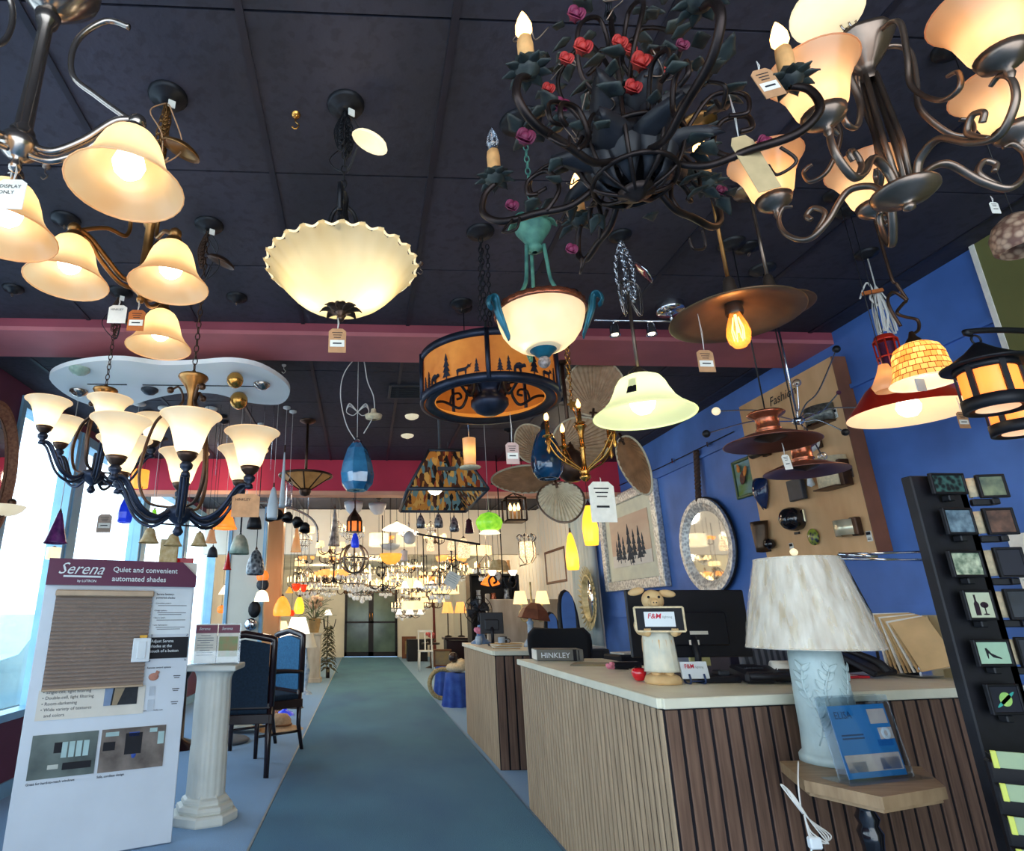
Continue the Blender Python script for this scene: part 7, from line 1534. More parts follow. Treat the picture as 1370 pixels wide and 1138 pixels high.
for (u, v, w_, h, kd, m_, lb) in ((300, 789, 16, 12, 'cone', 'white_glow', 'small white cone pendant, leftmost of the three hung by the window'), (332, 775, 17, 10, 'cone', 'white_glow', 'small white cone pendant hung right above the white board'), (363, 776, 17, 11, 'cone', 'white_glow', 'small white cone pendant in front of the wooden post'), (350, 797, 20, 15, 'dome', 'white_glow', 'white glass dome pendant glowing beside the wooden post'), (363, 831, 16, 11, 'cone', 'white_glow', 'lowest white cone pendant by the wooden post'), (309, 797, 15, 18, 'dome', 'white_glow', 'white dome pendant left of the white board'), (296, 815, 12, 10, 'globe', 'orange_glass', 'orange glass globe pendant near the window'), (377, 811, 24, 26, 'bullet', 'amber_glass2', 'large amber bullet pendant right of the wooden post'), (400, 810, 14, 22, 'tear', 'yellow_glass', 'yellow teardrop pendant right of the amber bullet'), (390, 820, 8, 8, 'globe', 'red_glass', 'small red and white glass ball between the amber pendants'), (396, 786, 12, 10, 'bowl', 'red_glass', 'left of two small red glass bowls'), (406, 787, 9, 10, 'bowl', 'red_glass', 'right of two small red glass bowls'), (387, 789, 11, 8, 'cone', 'amber_glass2', 'flat amber cone pendant above the red ball'), (396, 722, 15, 32, 'cone', 'amber_bell', 'tall cream alabaster cone pendant left of the orb chandelier'), (447, 705, 16, 50, 'cone', 'cowhide', 'slender cone pendant with black and white cowhide pattern')):
    if m_ == 'cowhide': mat('cowhide', '#15161a', .4, 0, 0, 13, 0, '#e4e8ea'); MATS['cowhide'].node_tree.nodes
    pend(kd, u, v, 7.0 + (u % 7) * .17 + (v % 5) * .05, w_, h, m_, lb, None, cord='white_wire' if m_ == 'white_glow' else 'black_wire')
# second curved panel with dark spot heads
q = [onY(u, v, 6.6) for u, v in ((322, 676), (350, 672), (385, 678), (412, 690), (424, 705), (425, 725))]; root = thing('curved_track', 'curved silver track panel with dark spot heads beyond the fascia', 'track light', q[0]); b = MB(); b.tube([p - q[0] for p in spline(q, 6)], .05, 8, flat=.25); b.build('curved_band', 'nickel', root)
for u, v in ((362, 690), (372, 688), (385, 692), (398, 698), (408, 706)): b = MB(); pp = onY(u, v, 6.55) - q[0]; b.lathe([(.02, .06), (.05, .03), (.06, -.04), (.045, -.03)], 14, pp, (random.uniform(-.6, .6), .3, 1)); b.build('spot_head', 'black', root)
b = MB(); b.tube([(0, 0, 0), (0, 0, CZ - q[0].z)], .006, 5); b.tube([q[3] - q[0], V((q[3].x - q[0].x, 0, CZ - q[0].z))], .006, 5); b.build('hanging_rods', 'chrome', root)

# ------------------------------------------------------------------ named mid distance pendants in front of the header
mid = (('bowl', 473, 680, 26, 17, 'frost_white', 7.2, 'white bowl pendant left of the pair above the orange lantern'), ('bowl', 505, 681, 24, 15, 'frost_white', 7.4, 'white bowl pendant right of the pair under the fascia'),
 ('saucer', 531, 703, 40, 11, 'white_glow', 6.9, 'broad glowing saucer pendant with bronze top'), ('drum', 507, 722, 26, 17, 'ivory', 8.6, 'ivory drum shade glowing left below the saucer pendant'), ('drum', 543, 722, 26, 17, 'ivory', 8.8, 'ivory drum shade glowing right below the saucer pendant'),
 ('bullet', 475, 722, 11, 20, 'cobalt', 6.2, 'bright cobalt blue glass pendant over the orb chandelier'), ('bowl', 523, 748, 30, 14, 'amber_glass2', 7.0, 'amber glass bowl pendant right of the orb chandelier'), ('bullet', 563, 697, 12, 18, 'smoke', 6.7, 'leftmost smoky glass pendant of the row under the stained glass light'), ('bullet', 587, 696, 12, 19, 'smoke', 6.7, 'second smoky glass pendant of the row under the stained glass light'), ('bullet', 608, 701, 13, 20, 'smoke', 6.8, 'third smoky glass pendant of the row under the stained glass light'), ('trap', 628, 704, 12, 18, 'plum_glass', 6.6, 'plum coloured glass pendant at the right end of the row'),
 ('globe', 548, 719, 17, 17, 'frost_white', 7.6, 'pale blue grey globe pendant in front of the ivory drums'), ('bowl', 522, 732, 28, 8, 'frost_white', 8.2, 'shallow white dish pendant above the amber bowl'), ('cyl', 541, 743, 9, 14, 'frost_white', 7.2, 'little white glass cylinder pendant right of the amber bowl'), ('bottle', 621, 733, 18, 26, 'crystal_glow', 7.0, 'large clear hurricane glass pendant glowing amber'), ('bullet', 576, 729, 11, 16, 'crystal_glow', 7.4, 'small hurricane glass pendant left of the large one'), ('bullet', 604, 728, 11, 16, 'crystal_glow', 7.4, 'small hurricane glass pendant next to the large one'))
for kd, u, v, w_, h, m_, Y, lb in mid: pend(kd, u, v, Y, w_, h, m_, lb, None, cord='black_wire' if m_ != 'saucer' else 'chrome', rodr=.003, cr=.05)
p = onY(474, 712, 6.0); root = thing('glass_lantern', 'orange and brown stained glass lantern with pointed dark roof', 'lantern', p); k = pxm(p); b = MB(); b.lathe([(9 * k, 0), (9 * k, 16 * k)], 6, smooth=False); b.build('glass', 'orange_glass', root); b = MB(); b.lathe([(10.5 * k, 14 * k), (9 * k, 20 * k), (3 * k, 28 * k), (.004, 33 * k)], 6, smooth=False); [b.tube([pol(9.2 * k, 60 * j, 0), pol(9.2 * k, 60 * j, 16 * k)], .01, 4) for j in range(6)]; b.build('roof', 'bronze', root); b = MB(); b.lathe([(.001, 0), (9 * k, 0), (9 * k, .01)], 12); b.build('bottom', 'plywood', root); cord_to_ceiling(root, 32 * k, 'black_wire', .003)
p = onY(474, 747, 6.8); root = thing('orb_chandelier', 'open metal orb chandelier of crossing hoops with candles inside', 'chandelier', p); k = pxm(p); R = 19 * k; b = MB()
for j in range(4): b.ring(R, .009, d=(math.cos(j * PI / 4), math.sin(j * PI / 4), 0), n=36, m=5)
b.ring(R, .009, n=36, m=5); b.build('hoops', 'pewter', root); b = MB()
for j in range(5): b.tube(spline([(0, 0, -.06), pol(.05, 72 * j, -.08), pol(.07, 72 * j, -.03)], 4), .005, 4)
b.tube([(0, 0, -.08), (0, 0, R)], .006, 5); b.build('arms', 'pewter', root)
for j in range(5): b = MB(); q = pol(.07, 72 * j, -.03); b.tube([q, q + V((0, 0, .06))], .01, 8); b.build('candle', 'ivory', root); flame_bulb(root, q + V((0, 0, .06)), .7) if j == 0 else MB().ball(q + V((0, 0, .075)), .012, 8).build('bulb', 'warm_bulb', root)
cord_to_ceiling(root, R, 'pewter', .005)
b = MB(); q0, q1 = onY(558, 714, 6.4), onY(642, 728, 6.0); b.tube([q0, q1], .012, 6); [b.tube([p_, V((p_.x, p_.y, CZ - .005))], .003, 4) for p_ in (q0, q1)]; o = b.build('long_bar', 'black_iron'); tag(o, 'long dark bar crossing the hurricane glass pendants', 'light bar')
for t in (.1, .36, .62, .95): c_ = q0.lerp(q1, t); s_ = MB(); s_.tube([c_, V((c_.x, c_.y, c_.z - .5 if t < .9 else c_.z - .35))], .006, 5); s_.build('drop_rod', 'black_iron', o)
p = onY(605, 775, 5.6); root = thing('paper_sheet', 'white paper sheet hanging crooked among the far lamps', 'paper', p); b = MB(); b.box((0, 0, 0), (.12, .002, .13), rot('Y', 28).to_3x3()); b.build('sheet', 'paper', root); b = MB(); [b.box(rot('Y', 28).to_3x3() @ V((0, -.002, .04 - .02 * j)), (.08, .001, .003), rot('Y', 28).to_3x3()) for j in range(4)]; b.tube([(0, 0, .06), (0, 0, CZ - p.z - .01)], .001, 4); b.build('print', 'print_grey', root)
# ------------------------------------------------------------------ crowd of small chandeliers deep in the shop
rn = random.Random(32)
mat('crystal', '#c9d4d8', .08, .2, .3, 50, 0, '#8f9aa2', 'voronoi', emit='#fff0d8', es=.25); glowglass('tiny_shade', '#f8dca8', .9, '#ffdca0', .4); glowglass('tiny_amber', '#f2a860', .8, '#f6b060', .4); glowglass('tiny_white', '#f4f0e4', .9, '#fff4e4', .4)
def far_root(nm, label, grp): return thing(nm, label, 'chandelier', (0, 0, -50), grp)
protos = []
def shaded(m, arms, metal, R, kd, up, label, grp):
    r = far_root('small_chandelier', label, grp); b = MB(); b.lathe([(.001, -.05), (.02, -.03), (.03, 0), (.012, .04), (.01, .2), (.02, .22), (.004, .26)], 10)
    for k in range(arms): a = 360 / arms * k; b.tube(spline([pol(.02, a, 0), pol(R * .5, a, -.05), pol(R * .95, a, -.02), pol(R, a, .06)], 4), .008, 5)
    b.tube([(0, 0, .26), (0, 0, .9)], .003, 4); b.build('frame', metal, r)
    for k in range(arms):
        b = MB(); p = pol(R, 360 / arms * k, .06 if up else .0)
        b.lathe([(x * .058, (z if not up else (z if kd != 'trap' else z)) * .085) for x, z in PROF[kd]], 12, p); b.build('shade', m, r)
    return r
def crystalch(label, grp, R=.2):
    r = far_root('small_crystal_chandelier', label, grp); b = MB(); b.ring(R, .008, (0, 0, .08), n=20, m=5); b.ring(R * .6, .007, (0, 0, -.04), n=16, m=5); b.tube([(0, 0, -.1), (0, 0, .9)], .004, 5)
    for k in range(6): a = 60 * k; b.tube(spline([pol(.01, a, .3), pol(R * .5, a, .2), pol(R, a, .08), pol(R * .6, a, -.04)], 4), .005, 4)
    b.build('frame', 'nickel', r); b = MB()
    for k in range(18): b.ball(pol(R, 20 * k, .04), .018, 6, (1, 1, 1.8))
    for k in range(12): b.ball(pol(R * .6, 30 * k, -.08), .018, 6, (1, 1, 1.8))
    b.ball((0, 0, -.12), .035, 8); b.build('crystal_drops', 'crystal', r)
    for k in range(6): b = MB(); b.lathe([(.009, 0), (.009, .05), (.012, .07), (.002, .1)], 8, pol(R, 60 * k, .09)); b.build('candle_bulb', 'warm_bulb', r)
    return r
def drumch(label, grp, m='tiny_shade'):
    r = far_root('small_drum_pendant', label, grp); b = MB(); b.lathe([(.19, 0), (.19, .13)], 24); b.ring(.19, .006, n=24, m=5); b.ring(.19, .006, (0, 0, .13), n=24, m=5); b.build('drum_shade', m, r); b = MB(); b.tube([(0, 0, .1), (0, 0, .9)], .004, 4); b.tube([(-.19, 0, .13), (.19, 0, .13)], .004, 4); b.build('rod', 'bronze', r); return r
def scrollch(label, grp):
    r = far_root('small_scroll_chandelier', label, grp); b = MB(); b.tube([(0, 0, -.06), (0, 0, .9)], .007, 5); b.ball((0, 0, -.07), .025, 8)
    for k in range(5): a = 72 * k; b.tube(spline([pol(.01, a, 0), pol(.1, a, -.06), pol(.19, a, -.03), pol(.2, a, .04)], 5), .007, 5); b.tube(spline([pol(.01, a, .2), pol(.07, a, .22), pol(.09, a, .14), pol(.04, a, .1), pol(.06, a, .14)], 5), .006, 4)
    b.build('scroll_frame', 'black_iron', r)
    for k in range(5): b = MB(); b.lathe([(.01, 0), (.01, .06), (.014, .075), (.002, .105)], 8, pol(.2, 72 * k, .04)); b.build('candle_bulb', 'warm_bulb', r)
    return r
protos = [shaded('tiny_shade', 5, 'bronze', .2, 'trap', True, 'small bronze chandelier with cream shades in the crowded back of the shop', 'small shaded chandeliers in the back'), shaded('tiny_amber', 5, 'black_iron', .19, 'bowl', True, 'small dark chandelier with amber glass cups in the crowded back of the shop', 'small amber cup chandeliers in the back'), shaded('tiny_white', 4, 'nickel', .17, 'bell', False, 'small nickel chandelier with white bell shades in the crowded back of the shop', 'small white bell chandeliers in the back'), crystalch('small crystal chandelier with candle bulbs in the crowded back of the shop', 'small crystal chandeliers in the back'), drumch('small glowing cream drum pendant in the crowded back of the shop', 'small drum pendants in the back'), scrollch('small black scroll chandelier with candle bulbs in the crowded back of the shop', 'small scroll chandeliers in the back')]
placed = []; REG += [(-.78, 9.0, .3, .8, 1.7), (1.88, 9.15, .45, 0, 2.0)]; q_ = onZ(427, 912, 0); REG.append((q_.x - .12, q_.y, .3, .8, 1.8)); used = set(); zones = [(398, 462, 705, 792, 28), (462, 532, 708, 792, 38), (532, 606, 708, 800, 36), (532, 580, 800, 848, 9), (606, 655, 735, 775, 8), (398, 415, 770, 800, 2)]
for (u0, u1, v0, v1, n) in zones:
    got = 0; tries = 0
    while got < n and tries < 900:
        tries += 1; u, v = rn.uniform(u0, u1), rn.uniform(v0, v1); Y = rn.uniform(7.6, 15.5); 
        if 9.2 < Y < 10.1: continue
        p = onY(u, v, Y); top = CZ if Y < 9.5 else 2.55
        if p.z > top - .3 or p.z < 1.2 or abs(p.x) > 2.4: continue
        if any((p - q).length < .46 or math.hypot(p.x - q.x, p.y - q.y) < .25 for q in placed) or any(math.hypot(p.x - q[0], p.y - q[1]) < q[2] + .21 and q[3] - .75 < p.z < q[4] + .2 for q in REG): continue
        placed.append(p); got += 1; k = rn.choice([0, 0, 1, 1, 2, 3, 3, 3, 4, 5, 5]); s = rn.uniform(.8, 1.1); pr0 = protos[k]; s = min(s, (top - p.z) / .92)
        rz = rn.uniform(0, 6)
        if k in used: dup(pr0, p, rz, scale=s)
        else: pr0.location = p; pr0.rotation_euler = (0, 0, rz); pr0.scale = (s, s, s); used.add(k)
        if top - p.z > .9 * s + .02:
            pass
for k, r in enumerate(protos):
    if k not in used:
        for c in list(r.children): bpy.data.objects.remove(c)
        bpy.data.objects.remove(r)
for x, y, z, p in ((-.6, 11.2, 1.9, 5), (.6, 11.4, 1.9, 5), (0, 13.4, 1.8, 6), (.2, 8.6, 2.1, 3), (1.4, 9.0, 2.0, 3)): light((x, y, z), p, '#ffcf90', .05)

# ------------------------------------------------------------------ right side of the aisle, far
def at0(u, v): return onZ(u, v, 0)
root = thing('bookcase', 'tall black open bookcase beyond the second counter', 'bookcase', (1.92, 9.2, 0)); b = MB(); W_, D_, H_ = .7, .35, 1.75
for s in (-1, 1): b.rbox((s * W_ / 2, 0, H_ / 2), (.03, D_, H_), .003)
for z in (.02, .45, .9, 1.32, H_): b.rbox((0, 0, z), (W_, D_, .03), .003)
b.box((0, D_ / 2, H_ / 2), (W_, .01, H_)); b.build('carcass', 'black', root)
for i, (x, z, m_, w, h, lb) in enumerate(((-.22, 1.335, 'white', .08, .2, 'white V-shaped vase on the black bookcase'), (.0, 1.335, 'copper', .1, .16, 'copper jar on the black bookcase'), (.2, 1.335, 'smoke', .1, .22, 'smoky glass vase on the black bookcase'), (-.15, .915, 'linen', .12, .2, 'linen covered jar on the black bookcase'), (.15, .915, 'nickel', .1, .18, 'metal urn on the black bookcase'), (-.2, 1.765, 'brass', .08, .15, 'brass pot on top of the black bookcase'), (.05, 1.765, 'verdigris', .1, .2, 'green urn on top of the black bookcase'), (.25, 1.765, 'candle', .06, .2, 'tan candle jar on top of the black bookcase'))):
    b = MB(); b.lathe([(.001, 0), (w * .3, 0), (w * .5, h * .4), (w * .35, h * .8), (w * .42, h)], 14); o = b.build('vase', m_); o.location = (1.92 + x, 9.15, z + .003); tag(o, lb, 'vase', 'jars on the black bookcase')
root = thing('sideboard', 'dark low sideboard carrying a row of pleated lamps', 'sideboard', (1.78, 10.65, 0)); b = MB(); b.rbox((0, 0, .82), (.86, .4, .04), .004); b.rbox((0, 0, .6), (.8, .36, .38), .004); b.build('body', 'dark_wood', root)
for x in (-.38, .38):
    for y in (-.16, .16): b = MB(); b.tube([(x, y, .8), (x, y, 0)], .02, 4); b.build('leg', 'dark_wood', root)
for i, x in enumerate((-.34, -.12, .1, .32)):
    r = thing('pleated_lamp', 'small table lamp with glowing pleated peach shade on the far sideboard, number %s from the aisle' % ('one', 'two', 'three', 'four')[i], 'table lamp', (1.78 + x, 10.65, .841), 'pleated lamps on the sideboard'); r['label'] = ('pleated peach lamp nearest the aisle on the dark sideboard', 'pleated peach lamp next to the one nearest the aisle', 'pleated peach lamp third along the dark sideboard', 'pleated peach lamp closest to the planked wall')[i]
    b = MB(); b.lathe([(.001, 0), (.06, 0), (.06, .015), (.012, .03), (.01, .4)], 12); b.build('base', 'black_iron', r); b = MB(); b.lathe([(.1, .38), (.06, .56)], 28, rip=lambda a, i_, rr, h: (rr * (1 + .03 * math.cos(14 * a)), h)); b.build('shade', 'tiny_amber', r)
root = thing('turned_post', 'slim red brown turned post among the far lamps', 'post', (0, 0, 0)); root.location = (at0(582, 884).x, at0(582, 884).y, 0); b = MB(); b.lathe([(.06, 0), (.05, .1), (.035, 1.0), (.03, 2.0), (.045, 2.1), (.03, 2.53)], 14); b.build('shaft', mat('red_wood', '#6a2018', .4, 0, .2), root); b = MB(); b.lathe([(.001, 0), (.12, 0), (.12, .03), (.06, .05)], 14); b.build('foot', 'dark_wood', root)
mat('denim', '#23439a', .9, 0, .25, 8, .2, '#3c62b8')
def cloth_table(u, v, h, R, label):
    p = at0(u, v); root = thing('draped_table', label, 'table', p); b = MB(); b.lathe([(R * 1.15, .0), (R * 1.05, h * .3), (R * .9, h * .75), (R * .85, h), (.001, h + .003)], 60, rip=lambda a, i, r, z: (r * (1 + (.09 - .022 * i) * math.cos(9 * a) * (i < 3)), z)); b.build('cloth', 'denim', root); b = MB(); b.lathe([(.04, .0), (.04, h - .01)], 10); b.build('leg', 'dark_wood', root); return p
p1 = cloth_table(595, 930, .42, .15, 'small round table under a blue cloth, farther of the two beside the second counter'); p2 = cloth_table(611, 944, .42, .17, 'small round table under a blue cloth, nearer one touching the second counter')
root = thing('framed_picture', 'brown framed small picture standing on the farther blue draped table', 'picture', p1 + V((-.02, 0, .424))); b = MB(); [b.rbox((s * .13, 0, .12), (.03, .03, .26), .003) for s in (-1, 1)]; [b.rbox((0, 0, .12 + s * .115), (.24, .03, .03), .003) for s in (-1, 1)]; b.build('frame', mat('brown_wood', '#6c4628', .5, 0, .2, 10), root); b = MB(); b.box((0, .005, .12), (.24, .005, .22)); b.build('picture', 'mag', root)
mat('wicker', '#8a7c58', .9, 0, .4, 50, .4, '#c4b88c')
p = at0(597, 938); root = thing('wicker_wreath', 'large wicker wreath leaning between the two blue draped tables', 'wreath', p + V((-.02, .16, 0))); b = MB()
for j in range(6): b.tube([V(((.2 + .02 * math.sin(5 * t + j)) * math.cos(t), .03 * math.cos(5 * t + j), .22 + (.2 + .02 * math.sin(5 * t + j)) * math.sin(t))) for t in [2 * PI * q / 40 for q in range(40)]], .014, 5, closed=True)
b.build('woven_ring', 'wicker', root)
root = thing('cushion_heap', 'pale cushion heap with dark brown ball on the nearer blue draped table', 'ornament', p2 + V((.02, 0, .425))); b = MB(); b.ball((0, 0, .07), .13, 12, (1.2, 1, .55)); b.ball((.06, -.03, .1), .09, 10); b.build('cushion', 'linen', root); b = MB(); b.ball((-.05, -.02, .2), .07, 10); b.build('brown_ball', 'dark_wood', root)
p = at0(577, 893); root = thing('flower_table', 'small dark round table with red flowers in a bowl', 'table', p); b = MB(); b.lathe([(.001, .52), (.22, .52), (.22, .56), (.001, .56)], 20); b.lathe([(.15, 0), (.03, .05), (.03, .5)], 12); b.build('table', 'dark_wood', root)
root = thing('flower_bowl', 'bowl of red and pink flowers on the small dark round table', 'flowers', p + V((0, 0, .561))); b = MB(); b.lathe([(.05, 0), (.12, .08), (.11, .09)], 16); b.build('bowl', 'dark_wood', root); b = MB(); r2 = random.Random(6); [b.ball((r2.uniform(-.1, .1), r2.uniform(-.1, .1), .13 + r2.uniform(0, .08)), .04, 6) for _ in range(16)]; b.build('blooms', mat('bloom_red', '#b8303c', .8, 0, .4, 30, 0, '#e08a8c'), root)
p = at0(566, 900); root = thing('white_chair', 'small white painted chair at the right edge of the carpet runner, far down', 'chair', p + V((.12, .5, 0))); b = MB(); b.rbox((0, 0, .42), (.34, .32, .03), .004); b.build('seat', 'white', root); b = MB(); [b.rbox((x, .15, .62), (.03, .02, .42), .003) for x in (-.15, 0, .15)]; b.rbox((0, .15, .84), (.34, .02, .05), .003); b.build('backrest', 'white', root)
for x in (-.15, .15):
    for y in (-.14, .14): b = MB(); b.tube([(x, y, .41), (x * 1.1, y * 1.1, 0)], .018, 5); b.build('leg', 'white', root)
p = at0(547, 880); root = thing('framed_picture', 'brown framed picture standing on the floor right of the far doors', 'picture', (p.x, 18.6, 0.0)); b = MB(); b.rbox((0, 0, .3), (.42, .03, .6), .004); b.build('frame', 'plywood_edge', root); b = MB(); b.box((0, -.02, .3), (.24, .006, .36)); b.build('picture', 'mag', root)
b = MB(); b.rbox((0, 0, .28), (.55, .4, .56), .01); o = b.build('dark_cabinet', 'door_dark'); o.location = (1.5, 17.6, 0); tag(o, 'low dark cabinet near the back wall, right of the far doors', 'cabinet')

# ------------------------------------------------------------------ things on and behind the second counter
def c2(u, v): return onZ(u, v, .9)
p = V((1.26, 6.75, .901)); root = thing('desk_fan', 'black caged vintage desk fan on a pale blue stand, far end of the second counter', 'fan', p); hz_ = onY(625, 816, 6.75).z - .9; b = MB()
b.lathe([(.001, 0), (.11, 0), (.1, .02), (.05, .05), (.03, hz_ - .15)], 20); b.build('stand', mat('fan_blue', '#5f86b4', .4, .1, .1), root); b = MB(); C_ = V((-.02, -.02, hz_)); R = .15
for rr in (R, R * .75, R * .45): b.ring(rr, .004, C_, (0, 1, 0), 28, 5)
for s in (-1, 1): [b.tube([C_ + V((.03 * math.cos(a), s * .05, .03 * math.sin(a))), C_ + V((R * .8 * math.cos(a), s * .04, R * .8 * math.sin(a))), C_ + V((R * math.cos(a), 0, R * math.sin(a)))], .003, 4) for a in [PI / 6 * k for k in range(12)]]
b.ball(C_ + V((0, .07, 0)), .055, 12); b.build('cage', 'black_iron', root); b = MB()
for k in range(4): a = PI / 2 * k + .4; b.sheet(4, 3, lambda u, v, a=a: C_ + V(((.02 + .1 * u) * math.cos(a + (v - .5) * 1.0), .015 * (v - .5) * 2, (.02 + .1 * u) * math.sin(a + (v - .5) * 1.0))), .003)
b.build('blades', 'slate', root)
monitor([(641, 819), (673, 819), (681, 846), (652, 849)], 6.3, 'small tilted black monitor on the second counter', rz=math.radians(-8), sticker=False)
p = c2(690, 866) + V((0, .25, 0)); root = thing('table_lamp', 'blue and white ceramic lamp with a crooked brown shade on the second counter', 'table lamp', (1.6, 6.0, .901)); b = MB(); b.lathe([(.001, 0), (.075, 0), (.07, .03), (.04, .07), (.03, .12), (.028, .2), (.036, .22), (.02, .24), (.012, .26)], 20); b.build('base', mat('delft', '#c4d0d8', .25, 0, .3, 16, 0, '#6f8fb4'), root); b = MB(); b.lathe([(.16, .25), (.12, .34), (.05, .4)], 6, d=(.15, 0, 1), smooth=False); b.build('shade', mat('leather', '#6e3f2c', .5, 0, .3, 8), root)
p = c2(672, 872); 
for i in range(5): b = MB(); b.rbox((0, 0, .004 + i * .009), (.24, .17, .007), .001, rot('Z', -12 + 9 * i).to_3x3()); o = b.build('paper_stack', 'paper' if i % 2 else 'manila'); o.location = (1.3, 5.75, .9); tag(o, ('bottom', 'second', 'middle', 'fourth', 'top')[i] + ' sheet bundle of the loose paper stack on the second counter', 'papers', 'papers on the second counter')
root = thing('pink_flowers', 'little jar of pink flowers beside the desk fan on the second counter', 'flowers', (1.2, 6.55, .901)); b = MB(); b.lathe([(.03, 0), (.04, .05), (.03, .08)], 12); b.build('jar', 'delft', root); b = MB(); [b.ball((r2.uniform(-.03, .03), r2.uniform(-.03, .03), .1 + r2.uniform(0, .05)), .022, 6) for _ in range(9)]; b.build('blooms', 'silk_pink', root)
for i, (x, y, m_, lb) in enumerate(((1.36, 6.2, 'delft', 'blue patterned cup'), (1.42, 6.38, 'slate', 'dark mug'))): b = MB(); b.lathe([(.001, 0), (.035, 0), (.035, .08), (.03, .08), (.03, .01)], 16); b.ring(.02, .005, (.045, 0, .04), (0, 1, 0), 12, 5); o = b.build('cup', m_); o.location = (x, y, .901); tag(o, lb + ' standing before the small monitor on the second counter', 'cup')
root = thing('headboard', 'white distressed wooden headboard standing beyond the second counter', 'headboard', (2.0, 7.7, 0)); b = MB(); b.rbox((0, 0, .75), (.95, .05, 1.25), .01); [b.rbox((s * .46, -.01, .72), (.05, .07, 1.44), .008) for s in (-1, 1)]; b.build('panel', mat('distressed', '#d4cdbd', .7, 0, .2, 7, .1, '#a89c88', 'noise', (1, 1, .3)), root)
# desk against the planked wall with mirrors
root = thing('writing_desk', 'cream painted desk behind the counters with a dark knee space', 'desk', (2.32, 5.7, 0)); b = MB(); b.rbox((0, 0, .76), (.9, 1.5, .04), .006); b.build('desk_top', 'counter_top', root); b = MB(); b.rbox((-.3, -.7, .37), (.3, .06, .74), .004); b.rbox((0, .72, .37), (.85, .04, .74), .004); b.rbox((.42, 0, .37), (.04, 1.45, .74), .004); b.build('side_panels', 'board_white', root)
root = thing('office_chair', 'black office chair with a rounded high back between the counters', 'chair', (1.52, 4.93, 0), rz=math.radians(-20)); b = MB(); b.sheet(14, 12, lambda u, v: V(((u - .5) * .5 * math.sin(PI * (.28 + .5 * (1 - v) ** .5)), .22 + .06 * math.cos((u - .5) * 2.4), .52 + .56 * v)), .06); b.build('backrest', mat('chair_black', '#101015', .9, 0, .1, 60), root); b = MB(); b.rbox((0, 0, .47), (.5, .48, .08), .03); b.build('seat', 'chair_black', root); b = MB(); b.tube([(0, 0, .44), (0, 0, .1)], .03, 10)
for k in range(5): b.tube([(0, 0, .12), pol(.3, 72 * k, .06)], .018, 6)
b.build('base', 'black_iron', root)
for k in range(5): b = MB(); b.ball(pol(.3, 72 * k, .03), .03, 8); b.build('caster', 'black', root)
root = thing('mesh_chair', 'grey wavy mesh-backed desk chair behind the near counter', 'chair', (2.25, 3.75, 0), rz=math.radians(200)); b = MB(); b.sheet(16, 8, lambda u, v: V(((u - .5) * .56, .22 + .05 * math.cos((u - .5) * 2.6), .6 + .42 * v - .04 * (2 * u - 1) ** 2)), .03); b.build('backrest', mat('mesh_grey', '#3c4048', .8, 0, 0, 7, .3, '#6c7078', 'wave'), root); b = MB(); b.rbox((0, -.02, .48), (.5, .46, .07), .03); b.build('seat', 'chair_black', root); b = MB(); b.tube([(0, 0, .44), (0, 0, .08)], .03, 10); [b.tube([(0, 0, .1), pol(.3, 72 * k, .03)], .018, 6) for k in range(5)]; b.tube([(0, .2, .45), (0, .26, .62)], .02, 6); b.build('base', 'black_iron', root)
def leanmirror(u, v, Y, w, h, label):
    p = onY(u, v, Y); r = thing('arched_mirror', label, 'mirror', (p.x, Y, .781), 'mirrors on the cream desk', math.radians(35)); b = MB(); b.tube([V((-w / 2, 0, .012)), V((-w / 2, .02, h * .55))] + [V((-w / 2 * math.cos(PI * k / 10), .02 + .02 * math.sin(PI * k / 10), h * .55 + h * .45 * math.sin(PI * k / 10))) for k in range(1, 10)] + [V((w / 2, .02, h * .55)), V((w / 2, 0, .012))], .02, 8, closed=True); b.build('frame', 'black', r); b = MB(); b.prism([(-w / 2, .01), (w / 2, .01), (w / 2, h * .55)] + [(w / 2 * math.cos(PI * k / 10), h * .55 + h * .45 * math.sin(PI * k / 10)) for k in range(1, 10)] + [(-w / 2, h * .55)], .005, (0, .02, 0)); b.build('glass', 'mirror', r)
leanmirror(765, 850, 5.9, .26, .62, 'taller arched black mirror leaning on the cream desk'); leanmirror(742, 850, 6.2, .2, .42, 'shorter arched black mirror leaning on the cream desk')
for (x, y, w, d, h, m_, nm, cat, lb) in ((2.15, 5.15, .3, .22, .1, 'mon_black', 'desk_phone', 'telephone', 'black telephone on the front edge of the cream desk'), (2.5, 5.55, .24, .3, .05, 'paper', 'paper_tray', 'papers', 'white papers piled on the cream desk'), (2.5, 5.12, .2, .2, .18, 'white', 'tape_machine', 'office machine', 'white desk machine at the end of the cream desk'), (2.05, 5.62, .2, .2, .12, 'slate', 'file_box', 'box', 'grey file box on the cream desk')):
    root = thing(nm, lb, cat, (x, y, .781)); b = MB(); b.rbox((0, 0, h / 2), (w, d, h), .012, rot('Z', 15).to_3x3()); b.build('body', m_, root); b = MB(); b.rbox((0, 0, h + .008), (w * .7, d * .7, .016), .004, rot('Z', 22).to_3x3()); b.build('top', 'paper' if m_ != 'paper' else 'brochure_blue', root)
root = thing('filing_drawers', 'blue grey document rack filled with papers below the silver framed picture', 'document rack', (2.6, 4.45, 0)); b = MB(); b.rbox((0, 0, .5), (.3, .5, 1.0), .006); b.build('body', mat('rack_dark', '#2c2430', .6, 0, .2), root)
for i in range(9): b = MB(); b.rbox((-.08 + .02 * (i % 3), -.2 + i * .048, 1.0 + .11), (.2, .008, .24 - .02 * (i % 4)), .001, rot('X', -8 + 3 * i).to_3x3()); b.build('papers' , ('paper', 'brochure_blue', 'manila', 'white')[i % 4], root)
